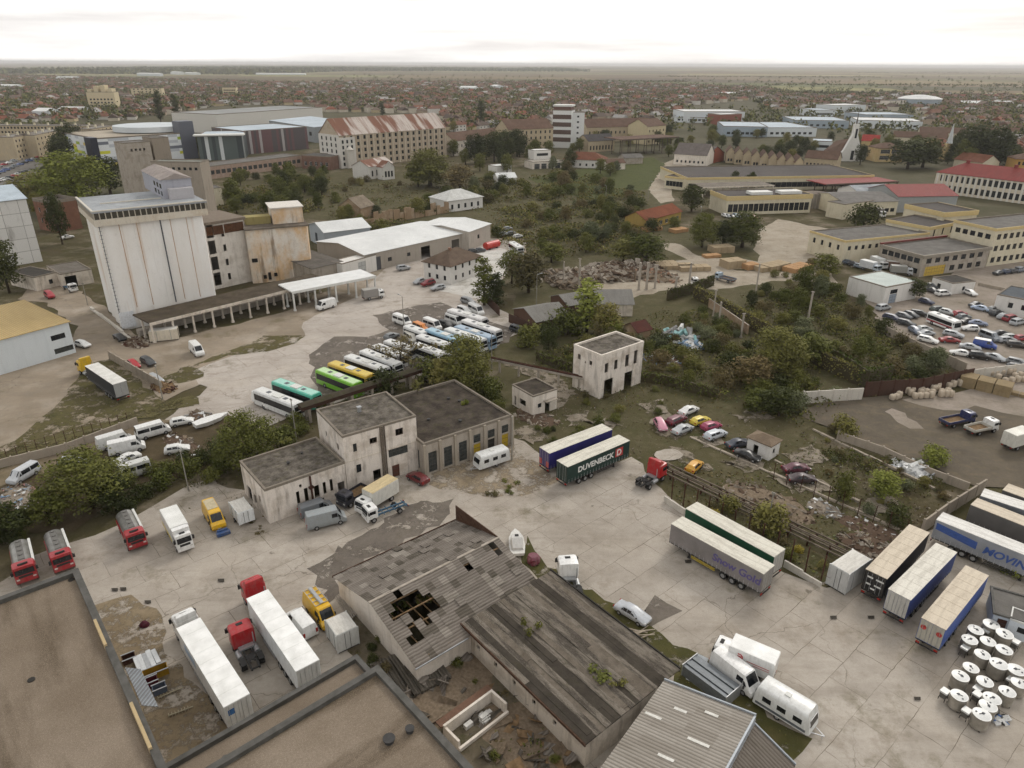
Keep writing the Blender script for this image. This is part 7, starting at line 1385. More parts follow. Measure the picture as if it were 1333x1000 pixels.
# rack leaning by the shed wall, barrels, branches
o = thing('pipe_stack','stack of grey pipes leaning along the shed wall','pipes',P(452,792),head(P(445,778),P(462,805))); b = MB()
for k in range(5): b.tube((-2.4,-.4 + .2 * k,.15 + .1 * k),(2.4,-.4 + .2 * k,.2 + .1 * k),.09,6)
b.build('pipe',plain('pipe_pale','9b948a'),o)
o = thing('branch_pile','pile of cut pale branches beside the silver saloon','branches',P(832,828)); b = MB(); r = random.Random(5)
for k in range(9): a = r.uniform(-.6,.8); x,y = r.uniform(-.8,.8),r.uniform(-.6,.6); b.tube((x - math.cos(a) * 1.3,y - math.sin(a) * 1.1,.1),(x + math.cos(a) * 1.3,y + math.sin(a) * 1.1,.3 + .1 * k),.1,6,.05)
b.build('branch',plain('dead_wood','b3a797',.9),o)
pa = P(926,893); o = thing('panel_stack','stack of long grey metal panels beside the white van','panels',pa,head(P(905,868),P(955,905)));
for k in range(5): b = MB(); b.box(-2.7,-1.3 + k * .5,0,2.7,-.88 + k * .5,1.5 + .12 * (k % 2)); b.build('panel',plain('panel_grey','8b9094' if k % 2 else '6f7478',.5,.4,.3),o)
b = MB(); b.box(-2.8,-1.4,0,-2.72,1.2,1.7); b.box(2.72,-1.4,0,2.8,1.2,1.7); b.build('rack_frame',STEEL,o)
o = thing('metal_ramp','pale metal ramp tilted beside the panel stack','ramp',P(908,878),head(P(898,884),P(912,862))); b = MB(); b.add([(-1.6,-.6,.1),(1.6,-.6,1.3),(1.6,.6,1.3),(-1.6,.6,.1),(-1.6,-.6,0),(1.6,-.6,1.2),(1.6,.6,1.2),(-1.6,.6,0)],[(0,1,2,3),(7,6,5,4),(0,4,5,1),(1,5,6,2),(2,6,7,3),(3,7,4,0)]); b.build('deck',plain('ramp_pale','b0b4b6',.5),o); b = MB(); b.box(1.4,-.55,0,1.5,-.45,1.2); b.box(1.4,.45,0,1.5,.55,1.2); b.build('leg',STEEL,o)
# machinery by the warehouse
PT = plain('machine_white','cdd0d2',.5,.4,0,.1);
for k,(a,e) in enumerate((((178,856),(185,874)),((182.5,853),(190.5,873)),((189,851),(196,870)),((194,847),(203,868)),((201,846),(209,863)))):
 pa,pb = P(*a,.8),P(*e,.8); o = thing('roller','white metal duct, number %s from the left in the set beside the warehouse' % 'one two three four five'.split()[k],'duct',((pa.x + pb.x) / 2,(pa.y + pb.y) / 2,0),head(pa,pb),'white ducts beside the warehouse'); l = (pb - pa).length / 2; b = MB(); b.box(-l,-.24,.5,l,.24,.95); b.build('body',PT if k != 2 else STEEL,o,bevel=.04); b = MB(); b.box(-l * .8,-.2,0,-l * .7,.2,.5); b.box(l * .7,-.2,0,l * .8,.2,.5); b.build('leg',CHAS,o)
def crate(label,u,v,sx,sy,sz,col,rz,name='skip',cat='skip'):
 o = thing(name,label,cat,P(u,v),rz); b = MB(); t = .08; b.box(-sx / 2,-sy / 2,0,sx / 2,sy / 2,.1); b.box(-sx / 2,-sy / 2,.1,sx / 2,-sy / 2 + t,sz); b.box(-sx / 2,sy / 2 - t,.1,sx / 2,sy / 2,sz); b.box(-sx / 2,-sy / 2 + t,.1,-sx / 2 + t,sy / 2 - t,sz); b.box(sx / 2 - t,-sy / 2 + t,.1,sx / 2,sy / 2 - t,sz); b.build('body',col,o); b = MB(); b.box(-sx / 2 - .05,-sy / 2 - .05,sz,sx / 2 + .05,-sy / 2 + t,sz + .06); b.box(-sx / 2 - .05,sy / 2 - t,sz,sx / 2 + .05,sy / 2 + .05,sz + .06); b.build('rim',STEEL,o); return o
crate('mustard yellow metal skip beside the white ducts',206,880,2.4,1.1,1.0,plain('mustard','a07d22',.6),.6); crate('maroon metal crate beside the awning',201,893,1.2,.9,1.0,plain('maroon','5b2028',.6),.6,'crate','crate'); crate('slate blue crate below the maroon crate',211,901,1.3,.9,.9,plain('slateblue','5d6675',.6),.6,'crate','crate'); crate('rusty brown crate behind the white ducts',171,861,1.3,1.0,.8,RUST,.6,'crate','crate')
for k,(a,e) in enumerate((((208,911),(240,897)),((222,934),(254,922)))):
 pa,pb = P(*a),P(*e); o = thing('auger',['upper pale screw auger lying on the ground','lower pale screw auger lying on the ground'][k],'auger',pa,head(pa,pb)); l = (pb - pa).length; b = MB(); b.tube((0,0,.3),(l,0,.3),.06,6)
 for i in range(int(l / .3)): b.tube((i * .3,0,.3),(i * .3 + .05,0,.3),.24,10)
 b.build('screw',plain('auger_pale','b3aa92',.7),o)
o = thing('tarp_bundle','maroon bundle lying on the concrete before the white lorry','bundle',P(191,815)); b = MB(); r = random.Random(3); b.loft([[(math.cos(q) * .55 * s * r.uniform(.7,1.2),math.sin(q) * .45 * s * r.uniform(.7,1.2),z) for q in np.linspace(0,6.283,10)[:-1]] for s,z in ((1,0),(1.1,.3),(.8,.6),(.3,.8))]); b.build('cloth',plain('maroon_cloth','4a1c28',.9),o)
for k,(u,v) in enumerate(((152,769),(163,768),(195,785),(290,757),(1086,806),(1135,806),(1195,912),(897,733))): sheet('drain_cover',[(u - 4,v - 2),(u + 4,v - 2.4),(u + 4.5,v + 1.8),(u - 3.6,v + 2.2)],plain('iron_cover','3a352e',.8),.05,2)
# round steel vats with white lids
VL = plain('vat_lid','c3c4c2',.4,.5,.1,.1,1.5); VS = plain('vat_steel','a09a90',.45,.5,.35,.25,.8)
VM = Model('steel_vat','vat'); b = MB(); b.tube((0,0,.12),(0,0,1.6),.82,24); b.tube((0,0,.3),(0,0,.36),.85,24); b.tube((0,0,1.2),(0,0,1.26),.85,24); VM.add('drum',b.mesh('drum',VS,smooth=35)); b = MB(); b.tube((0,0,1.6),(0,0,1.66),.86,24); b.tube((0,0,1.66),(0,0,1.74),.78,24,.2); VM.add('lid',b.mesh('lid',VL,smooth=30)); b = MB(); b.tube((.1,0,1.7),(.1,0,1.82),.13,10); b.box(-.3,-.04,1.7,.3,.04,1.78); b.box(-.45,.3,1.66,-.3,.42,1.75); VM.add('hatch',b.mesh('hatch',plain('hatch_dark','55565a')))
b = MB()
for a in range(3): b.box(math.cos(a * 2.1) * .8 - .06,math.sin(a * 2.1) * .8 - .06,0,math.cos(a * 2.1) * .8 + .06,math.sin(a * 2.1) * .8 + .06,.12)
VM.add('foot',b.mesh('foot',CHAS))
SB = Model('control_box','box'); b = MB(); b.box(-.42,-.38,1.0,.42,.38,1.2); SB.add('top',b.mesh('top',VL,bevel=.02)); b = MB(); b.box(-.35,-.3,.35,.35,.3,1.0); SB.add('cabinet',b.mesh('cabinet',plain('cab_dark','57544f')))
for x,y in ((-1,-1),(1,-1),(1,1),(-1,1)): b = MB(); b.box(x * .34 - .03,y * .3 - .03,0,x * .34 + .03,y * .3 + .03,.34); SB.add('leg',b.mesh('leg',CHAS))
vats = [(584,147),(466,187),(685,222),(560,273),(684,340),(420,262),(517,372),(640,455),(775,500),(430,474),(348,542),(536,582),(800,590),(708,658),(340,690),(590,715),(560,770),(512,838)]
vlab = ['at the top of the group','at the upper left of the group','right of the topmost vat','below and between the two topmost vats','on the right side, third from the top','behind the small box at the left','in the upper middle of the group','in the centre of the group, right of the middle','small, at the right rim of the group','left of the centre of the group','with pieces under it at the left','in the middle of the lower half','cut by the right edge of the photo','large, on the right of the lower half','with a long bar across the lid, lower left','behind the two lowest vats','second lowest of the group','lowest of the group, next to the blue scrap']
for (zx,zy),lb in zip(vats,vlab):
 q = P(1193 + zx / 5.886,790 + zy / 5.886,1.7); VM.spawn('round steel vat with white lid, ' + lb,(q.x,q.y,_zs[0] + .004),random.Random(zx).uniform(0,6),'steel vats with white lids',{},random.Random(zy).uniform(.9,1.05))
for k,(zx,zy) in enumerate(((548,192),(772,280),(385,325),(432,232),(738,572),(230,660),(478,682),(395,808),(480,640))):
 q = P(1193 + zx / 5.886,790 + zy / 5.886,1.2); SB.spawn('small white topped control box ' + ['below the topmost vat','at the right rim of the vats','at the left rim of the vats, the upper one','behind the upper left vat','right of the middle, by a cut off vat','alone at the far left of the vats','in the middle of the lower vats','lowest, left of the lowest vat','dark topped, in the middle of the vats'][k],(q.x,q.y,_zs[0] + .004),.6,'control boxes beside the vats')
heap('scrap_heap','blue and black scrap machine beside the lowest vat',1301,938,.9,.7,.7,[plain('scrap_blue','4a6a9c'),BK,TR[0]],26,.5,4)
# bulk bags, timber, lumber piles
BG = Model('bulk_bag','bag'); b = MB();
def bag_ring(s,z): return [(math.copysign(abs(math.cos(a)) ** .5,math.cos(a)) * .55 * s,math.copysign(abs(math.sin(a)) ** .5,math.sin(a)) * .55 * s,z) for a in np.linspace(0,6.283,17)[:-1]]
b.loft([bag_ring(.9,0),bag_ring(1.05,.25),bag_ring(1.08,.6),bag_ring(1.0,.95),bag_ring(.7,1.08),bag_ring(.3,1.12)]); BG.add('sack',b.mesh('sack',wall('bag_cloth','b9ab98','8b7d6a',.3),smooth=50)); b = MB()
for x,y in ((-.45,-.45),(.45,-.45),(.45,.45),(-.45,.45)): b.tube((x,y,.95),(x * .6,y * .6,1.22),.03,5)
BG.add('strap',b.mesh('strap',plain('strap_pale','cfc6b8')))
def bags(n,m,a,e,dp,what):
 pa,pb = P(*a),P(*e); u = (pb - pa).normalized(); w = Vector((-u.y,u.x,0)); L = (pb - pa).length; rr = random.Random(n * 7 + m)
 for i in range(n):
  for j in range(m):
   if rr.random() < .12: continue
   q = pa + u * (L * (i + .5) / n) + w * (dp * (j + .5) / m); BG.spawn('pale bulk bag, %s in the %s row of %s' % (ordn[i],('front','second','third','back')[j],what),(q.x + rr.gauss(0,.08),q.y + rr.gauss(0,.08),_zs[0] + .004),math.atan2(u.y,u.x) + rr.gauss(0,.1),'bulk bags stored in the gravel yard',{},(.88,.88,rr.uniform(.9,1.25)))
bags(8,4,(1192,522),(1246,519),5.0,'the middle stock'); bags(6,3,(1238,508),(1268,504),4,'the stock by the timber'); bags(5,3,(1312,503),(1350,500),6,'the stock at the right edge'); bags(3,1,(1166,525),(1180,522),2,'the loose group at the left')
LUM = wall('timber_stack','8b7a5c','554935',.4,'a08e6d',.4)
def lumber(label,u,v,L,W,H,rz,mat=LUM):
 o = thing('lumber_stack',label,'lumber',P(u,v),rz); r = random.Random(int(u)); n = max(1,int(L / 2.4))
 for i in range(n):
  b = MB(); x0 = -L / 2 + L * i / n
  for j in range(5): b.box(x0 + .05,-W / 2 + r.uniform(0,.08),H * j / 5 + .03,x0 + L / n - .1,W / 2 - r.uniform(0,.08),H * (j + 1) / 5)
  b.build('bundle',mat,o)
 return o
lumber('brown stack of timber boxes beside the bulk bags',1284,508,9,3.5,2.4,GA); lumber('flat pallet stack at the right of the timber boxes',1318,514,8,1.5,.8,GA)
PL = wall('lumber_pale','a59377','6d5d45',.4,'bba98b',.4);
for k,(u,v,L,W,H,lb) in enumerate(((880,350,12,4,1.5,'long pale lumber stack left of the track'),(905,352,10,4,1.5,'pale lumber stack right of the long one'),(860,345,12,5,.8,'low pale slab stack behind the long lumber'),(940,328,8,5,2.2,'tall lumber stack across the track'),(928,335,6,3,1,'orange lumber stack before the tall one'),(955,348,7,5,2.6,'grey lumber stack by the flatbed truck'),(978,350,5,4,1.8,'orange brown lumber stack by the pole'),(1000,352,8,4,1.6,'pale lumber stack near the hedge'),(850,300,8,4,1.4,'orange lumber stack at the bend of the track'),(885,302,7,4,1.4,'pale orange lumber stack by the round bushes'),(1010,350,10,5,1.8,'brown lumber stack at the left of the yellow works'),(1040,352,10,5,1.6,'reddish lumber stack before the yellow works'))):
 lumber(lb,u,v,L,W,H,.1 + .05 * k,PL if 'orange' not in lb and 'red' not in lb else wall('lumber_orange','b08a62','6d5238',.4))
# pad of the round slab by the red tractor and manholes
o = sheet('round_slab',[(872 + 19 * math.cos(a),594 + 7.5 * math.sin(a)) for a in np.linspace(0,6.28,18)[:-1]],YARD,.15,2)
# ---------------------------------------------------------------- trees, bushes, the town, light
def leaves(name,mat,lobes,n,size,seed=1,flat=.0):
 """leaf sprays: small bent quads through the volume of the crown's lobes, denser near the surface"""
 g = np.random.default_rng(seed); w = np.array([l[3] * l[4] * l[5] for l in lobes]) ** .8; idx = g.choice(len(lobes),n,p=w / w.sum()); Lb = np.array(lobes)[idx]
 d = g.normal(size=(n,3)); d /= np.linalg.norm(d,axis=1)[:,None]; rad = g.random(n) ** .38 * (1 + .18 * g.normal(size=n)); p = Lb[:,:3] + d * Lb[:,3:6] * rad[:,None]
 p[:,2] = np.maximum(p[:,2],.1); nr = d + .55 * g.normal(size=(n,3)); nr[:,2] += .4; nr /= np.linalg.norm(nr,axis=1)[:,None]
 t = np.cross(nr,g.normal(size=(n,3))); t /= np.linalg.norm(t,axis=1)[:,None]; bt = np.cross(nr,t); s = size * (.55 + .9 * g.random(n))[:,None]; s2 = s * (.5 + .4 * g.random(n))[:,None]
 v = np.empty((n,4,3)); v[:,0] = p - t * s; v[:,1] = p + bt * s2 + nr * s * .25; v[:,2] = p + t * s; v[:,3] = p - bt * s2 + nr * s * .25
 me = bpy.data.meshes.new(name); me.vertices.add(n * 4); me.vertices.foreach_set('co',v.reshape(-1)); me.loops.add(n * 4); me.loops.foreach_set('vertex_index',np.arange(n * 4,dtype=np.int32)); me.polygons.add(n); me.polygons.foreach_set('loop_start',np.arange(0,n * 4,4,dtype=np.int32)); me.update(calc_edges=True); me.materials.append(mat); return me
TONES = {'dark': foliage('leaf_dark','2b311a','50572d','434424'),'green': foliage('leaf_green','404622','6e7437','625f33'),'olive': foliage('leaf_olive','55562a','848545','746840'),'lime': foliage('leaf_lime','5b6329','8b9145','7c803f'),'brown': foliage('leaf_brown','4d482e','716a47','6c5b3e'),'yellow': foliage('leaf_yellow','85782a','b5a64b','998840'),'silver': foliage('leaf_silver','4f5439','777d5b','67684e')}
BARK = plain('bark','3f362b',.95,.1,0,.3)
rg = random.Random(21); PROTO = {}
def proto(kind,k):
 key = (kind,k)
 if key in PROTO: return PROTO[key]
 r = random.Random(hash(kind) % 1000 * 0 + len(kind) * 31 + k * 7); tr = None
 def dome(n,rx,z0,z1,s0,s1):     # lobes over a rounded body reaching low
  out = [(0,0,(z0 + z1) / 2,rx * .8,rx * .8,(z1 - z0) * .42)]
  for i in range(n):
   f = (i + .5) / n; zz = z0 + (z1 - z0) * f; q = i * 2.4 + r.uniform(-.5,.5); rr = rx * (1 - (2 * f - .85) ** 2 * .55) * r.uniform(.5,.92); s_ = r.uniform(s0,s1); out.append((math.cos(q) * rr,math.sin(q) * rr,zz,s_,s_,s_ * .8))
  return out
 if kind == 'tree':     # unit height 1
  lob = dome(16,.30,.2,.88,.10,.17); cr = leaves('crown',TONES['green'],lob,2600,.021,k + 1); b = MB(); b.tube((0,0,0),(0,0,.6),.026,7,.01)
  for l in lob[3:9]: b.tube((0,0,r.uniform(.15,.4)),l[:3],.01,5,.004)
  tr = b.mesh('trunk',BARK)
 elif kind == 'great':
  lob = dome(30,.33,.16,.9,.08,.14); cr = leaves('crown',TONES['green'],lob,8000,.0125,k + 3); b = MB(); b.tube((0,0,0),(0,0,.6),.03,8,.012)
  for l in lob[3:16]: b.tube((0,0,r.uniform(.12,.35)),l[:3],.009,5,.003)
  tr = b.mesh('trunk',BARK)
 elif kind == 'tall':
  lob = dome(14,.13,.12,.95,.06,.10); cr = leaves('crown',TONES['olive'],lob,1700,.017,k + 9); b = MB(); b.tube((0,0,0),(0,0,.85),.018,7,.005)
  for l in lob[2:8]: b.tube((0,0,max(.05,l[2] - .12)),l[:3],.007,5,.003)
  tr = b.mesh('trunk',BARK)
 elif kind == 'bush':
  lob = dome(11,.55,.12,.82,.2,.34); cr = leaves('foliage',TONES['green'],lob,1300,.042,k + 30)
  b = MB()
  for l in lob[2:8]: b.tube((l[0] * .2,l[1] * .2,0),l[:3],.015,5,.005)
  tr = b.mesh('stem',BARK)
 elif kind == 'thin':
  lob = [(r.gauss(0,.2),r.gauss(0,.2),r.uniform(.3,.95),.11,.11,.07) for _ in range(18)]; cr = leaves('crown',TONES['brown'],lob,900,.02,k + 60); b = MB(); b.tube((0,0,0),(0,0,.7),.015,6,.005)
  for l in lob: b.tube((0,0,r.uniform(.2,.5)),l[:3],.007,4,.002)
  tr = b.mesh('trunk',BARK)
 elif kind == 'weed':
  g = [(r.gauss(0,.4),r.gauss(0,.4),.25,.35,.35,.22) for _ in range(3)]; cr = leaves('foliage',TONES['brown'],g,160,.1,k + 90)
 PROTO[key] = (cr,tr); return PROTO[key]
TREES = []
def plant(kind,x,y,h,w,tone,label=None,group=None,cat=None,z=0):
 k = rg.randrange(4); cr,tr = proto(kind,k); nm = {'tree': 'broadleaf_tree','great': 'broadleaf_tree','tall': 'tall_tree','bush': 'bush','thin': 'sparse_tree','weed': 'weed_clump'}[kind]; cat = cat or ('tree' if kind in ('tree','tall','thin','great') else 'bush')
 base = {'tree': .76,'great': .8,'tall': .36,'bush': 1.5,'thin': .66,'weed': 1.5}[kind]; sx = w / base
 ow = bpy.data.objects.new(nm,None); COL.objects.link(ow); ow.location = (x,y,z); ow.rotation_euler = (0,0,rg.uniform(0,6.28)); ow.scale = (sx,sx,h)
 c_ = bpy.data.objects.new('crown' if cat == 'tree' else 'foliage',cr); COL.objects.link(c_); c_.parent = ow; c_.material_slots[0].link = 'OBJECT'; c_.material_slots[0].material = TONES[tone]
 if tr: t_ = bpy.data.objects.new('trunk' if cat == 'tree' else 'stem',tr); COL.objects.link(t_); t_.parent = ow
 ow['category'] = cat
 if label: tag(ow,label,cat,group)
 TREES.append((ow,kind,tone,h,bool(label))); return ow
def plant_px(kind,u,v,wpx,hpx,tone,label=None,z=0,**kw):
 """v is the foot of the plant; wpx, hpx its size in the photograph"""
 q = P(u,v); m = (Vector((q.x,q.y,0)) - Vector((0,0,CAMH))).length / FOC * 1.03; w = wpx * m; dp = math.atan2(CAMH,q.y); h = max(.62 * w,(hpx * m - w * .42 * math.sin(dp)) / math.cos(dp)); return plant(kind,q.x,q.y + (0 if kind == 'tall' else w * .22),h,w,tone,label,z=z,**kw)
for a in [('great',110,676,100,86,'green','big dark green tree behind the leftmost fire engines'),('tree',148,672,50,50,'dark','dark tree right behind the third fire engine'),('tree',60,690,50,50,'green','dark green tree left of the biggest tree at the left'),('tree',8,712,50,50,'dark','dark tree at the left edge above the fire engines'),('great',322,622,88,88,'green','big bushy tree left of the cream annex'),('bush',365,590,50,40,'green','green bush between the annex and the bushy tree'),
 ('great',605,522,92,92,'olive','big olive tree in front of the bus row'),('tree',580,520,50,60,'olive','smaller olive crown at the left of the big olive tree'),('thin',522,490,56,52,'brown','thin open brownish tree before the white buses'),('bush',560,505,60,28,'green','green bush on the slope above the workshop roof'),('bush',640,520,46,30,'green','dark bush at the right of the big olive tree'),('bush',500,520,60,25,'dark','dark bush under the conveyor gallery'),
 ('tall',632,398,34,66,'green','slender poplar beside the white office house'),('tall',648,400,30,48,'dark','second poplar, darker, beside the slender one'),('tree',690,386,66,62,'brown','round brownish tree right of the poplars'),('tree',668,372,40,50,'green','green tree behind the round brownish one'),('tall',765,432,50,72,'lime','tall light green tree in front of the grey sheds'),('tree',790,440,50,50,'olive','olive tree right of the tall light green one'),('bush',740,440,60,40,'green','green bush left of the tall light green tree'),('bush',800,440,40,34,'lime','light green bush behind the ruined block'),('bush',715,445,40,30,'dark','dark bush beside the grey people carrier'),('bush',690,455,50,24,'green','low bush on the bank beside the depot fence'),
 ('great',1020,500,86,76,'olive','big olive tree at the lower corner of the scrub'),('tree',985,510,60,50,'brown','brownish tree left of the big olive tree in the scrub'),('tree',1060,480,60,48,'green','green tree right of the big olive tree in the scrub'),('tree',1020,548,56,46,'dark','dark tree left of the whitewashed wall'),('tree',990,540,44,36,'green','green tree left of the dark tree by the whitewashed wall'),('bush',1008,700,66,44,'olive','yellowish bush in the pipe gantry'),('bush',955,672,36,26,'olive','smaller yellowish bush left in the pipe gantry'),('tree',1156,655,46,40,'lime','bright yellow green tree in the rubble strip'),('bush',1100,655,32,40,'green','upright green bush in the rubble strip'),('bush',1222,612,42,28,'lime','yellow green bush at the low grey wall'),('bush',1105,572,44,26,'olive','olive bush at the corner of the gravel yard'),('bush',1320,752,30,26,'lime','yellow green bush above the pale blue cabin'),('bush',1172,688,40,22,'dark','dark bush in the rubble by the right wall'),
 ('great',90,278,96,70,'lime','wide yellow green willow left of the white silo'),('tree',40,272,50,40,'olive','olive tree left of the willow'),('tree',140,255,46,44,'dark','dark tree behind the willow by the striped hall'),('tree',86,208,36,36,'dark','dark round tree before the tan apartment block'),('tree',98,205,30,36,'dark','dark tree right of the round one before the apartment block'),('tree',80,218,36,34,'dark','low dark tree at the end of the apartment car park'),('tree',8,385,40,62,'dark','dark tree at the left edge below the white panel block'),('tree',160,320,30,60,'dark','dark tree hidden behind the white silo'),('tree',80,320,26,60,'dark','dark tree beside the brick ruin'),
 ('great',560,246,76,46,'olive','big olive tree in front of the mill'),('tree',600,250,50,36,'brown','brownish tree right of the big tree at the mill'),('tree',545,245,40,36,'green','green tree left of the big tree at the mill'),('tree',620,215,36,40,'dark','dark pine left below the white tower'),('tree',645,212,36,40,'dark','dark pine right below the long pale factory'),('tree',675,205,30,36,'dark','dark pine before the yellow brick mill'),('tall',628,165,14,30,'dark','slim dark conifer above the long pale factory'),('tree',660,205,36,34,'dark','dark pine between the two others at the factory'),
 ('great',918,325,46,48,'green','round green tree left of the pair behind the orange shed'),('great',972,326,60,50,'green','wide green tree right of the pair by the lamp post'),('tree',945,322,40,36,'dark','dark tree between the pair of round green trees'),('tree',845,348,60,46,'green','round tree behind the rubble mounds'),('tree',815,345,50,34,'olive','olive tree left of the round tree behind the rubble'),('tree',720,345,44,32,'green','green tree left behind the rubble heap'),('tree',1195,392,34,28,'dark','round dark tree beside the white workshop garage'),('tree',1078,362,42,32,'green','green tree at the corner of the yellow works'),('bush',1130,300,50,24,'dark','dark bush before the yellow works'),('tree',904,277,38,36,'dark','dark tree left of the cream works'),('tree',880,300,20,18,'green','small tree at the end of the orange shed'),('tree',958,246,16,22,'dark','dark tree in front of the long works, left one'),('tree',980,247,16,22,'dark','dark tree in front of the long works, right one'),
 ('tree',1190,222,50,34,'dark','dark tree mass left of the red roofed mansion'),('tree',1210,220,50,36,'dark','dark tree directly left of the mansion'),('tree',1275,218,50,46,'dark','tall dark tree behind the mansion'),('tree',1300,222,44,46,'dark','dark tree behind the right half of the mansion'),('tree',1255,205,24,30,'dark','dark tree right of the yellow steeple'),('tall',212,160,12,34,'dark','slim dark poplar behind the striped hall, left one'),('tall',234,160,12,30,'dark','slim dark poplar behind the striped hall, right one'),('tree',250,205,30,26,'dark','dark tree before the glass hall'),('tall',500,152,9,18,'dark','slim conifer above the mill roof'),('thin',547,553,26,52,'olive','tall dry weed growing on the workshop roof')]:
 plant_px(*a)
TREES[-1][0].location.z = 5.5; TREES[-1][0].scale = (3,3,3)
for k,(u,v,w,h,z,tone,lb) in enumerate(((608,525,20,22,5.6,'lime','yellow tuft growing on the workshop roof'),(686,820,24,22,4.1,'olive','green tuft growing on the mossy shed roof'),(780,880,34,12,4.1,'green','low green weeds on the lower part of the mossy roof'),(375,575,26,14,5.8,'olive','green weeds on the annex roof corner'),(800,888,20,12,4.2,'olive','small tuft near the mossy roof edge'),(528,796,34,26,2.2,'green','weeds seen through the big hole of the torn shed roof'),(548,786,30,24,2.4,'olive','dry weeds in the upper end of the big roof hole'),(516,815,20,20,2.2,'green','weeds in the small square hole of the torn roof'))):
 q = P(u,v,z); m = .085; plant('weed',q.x,q.y,h * m,w * m,tone,lb,cat='weed',z=z - .1)
HEDGE = [(P(*a),P(*e)) for _,pts,_ in IVYW[:3] for a,e in zip(pts[:-1],pts[1:])]
def near_hedge(x,y,m):
 for a,e in HEDGE:
  d = e - a; t = max(0,min(1,((x - a.x) * d.x + (y - a.y) * d.y) / d.length_squared))
  if math.hypot(a.x + d.x * t - x,a.y + d.y * t - y) < m: return True
 return False
def scatter(poly,n,kinds,tones,wr,seed,mind=.6):
 """n plants spread over a photo-drawn area, evenly on the ground"""
 r = random.Random(seed); pts = [P(*p) for p in poly]; xs = [p.x for p in pts]; ys = [p.y for p in pts]; pp = [(p.x,p.y) for p in pts]; got = []; tries = 0
 while len(got) < n and tries < n * 60:
  tries += 1; x,y = r.uniform(min(xs),max(xs)),r.uniform(min(ys),max(ys))
  if not in_poly(x,y,pp): continue
  w = r.uniform(*wr)
  if near_hedge(x,y,w * .5 + 1.2): continue
  if any((x - a) ** 2 + (y - b_) ** 2 < (mind * (w + c2) / 2) ** 2 for a,b_,c2 in got): continue
  got.append((x,y,w)); k = r.choice(kinds); plant(k,x,y,w * {'tree': 1.15,'bush': .62,'tall': 2.0,'thin': 1.2,'weed': .5}[k] * r.uniform(.8,1.2),w,r.choice(tones))
DG_,MX = ('dark','green','green'),('green','green','olive','brown','silver','dark')
BT_,BB = ('bush','bush','tree'),('bush',)
for a in [([(165,625),(300,585),(300,625),(215,640),(165,665)],13,BB,('dark','green','green'),(4,6),.6),([(0,690),(50,670),(45,700),(0,718)],4,BB,DG_,(3,5),.6),([(370,560),(400,550),(480,525),(520,505),(590,490),(640,500),(660,540),(560,500),(420,535),(385,580)],18,BB,DG_,(3,5),.5),
 ([(690,462),(760,440),(850,430),(870,470),(845,500),(760,490)],20,BT_,MX,(3,6),.5),([(860,425),(920,405),(1040,470),(1110,515),(1040,545),(960,520),(900,500),(850,470)],50,BB,MX,(3,7),.42),([(960,385),(1090,370),(1150,430),(1250,490),(1130,505),(1050,455),(980,420)],50,('bush','bush','bush','tree'),MX,(3,7),.42),
 ([(760,480),(860,480),(880,530),(830,560),(750,540)],12,BB,('green','brown','olive'),(1.2,3),.6),([(690,560),(720,580),(820,540),(800,560),(730,560)],8,BB,DG_,(1.5,3.5),.6),([(1080,560),(1200,610),(1240,650),(1150,690),(1060,620)],20,BB,('brown','olive','silver','green'),(1.2,3),.6),([(900,655),(1010,690),(1090,740),(1050,745),(900,675)],12,BB,('olive','brown','yellow'),(1.2,3),.6),
 ([(640,300),(690,240),(740,225),(850,262),(850,300),(820,330),(700,335),(660,330)],62,BT_,MX,(5,10),.42),([(470,330),(560,282),(660,262),(690,240),(640,225),(600,250),(520,275),(440,290)],50,BT_,MX,(5,9),.45),([(270,262),(350,240),(430,232),(420,275),(330,292),(300,280)],30,('tree','bush'),DG_,(6,11),.45),([(430,240),(520,235),(560,250),(500,270),(430,268)],9,BB,('brown','olive','green'),(4,8),.6),([(590,190),(720,192),(730,225),(640,230),(585,205)],26,('tree',),DG_,(8,12),.45),
 ([(1000,345),(1060,340),(1100,372),(1020,378)],8,BB,MX,(3,6),.6),([(1160,205),(1330,190),(1330,215),(1290,222),(1200,222)],18,('tree',),DG_,(10,16),.5),([(450,850),(500,830),(545,870),(600,900),(560,900),(500,880)],9,('weed','bush'),('dark','green','brown'),(1,2.4),.6),([(560,900),(610,840),(660,880),(750,960),(720,1000),(640,1000)],16,('weed','bush'),('green','brown','olive'),(.8,2),.6),([(310,660),(345,690),(350,700),(330,690)],3,('weed',),('green','brown'),(.8,1.5),.6),([(630,640),(668,630),(665,645),(640,648)],3,('weed',),('green','brown'),(1.5,2.5),.6),
 ([(100,195),(128,190),(130,240),(60,245)],10,('tree',),DG_,(7,12),.5),([(0,262),(40,250),(70,262),(60,290)],5,('tree',),('olive','green'),(6,9),.6),([(700,222),(740,215),(850,222),(830,235)],7,('tree',),MX,(6,10),.6),([(270,232),(300,232),(400,228),(430,230),(420,236),(260,245)],10,('tree','bush'),DG_,(6,9),.5)]:
 scatter(*a[:5],len(TREES),a[5])
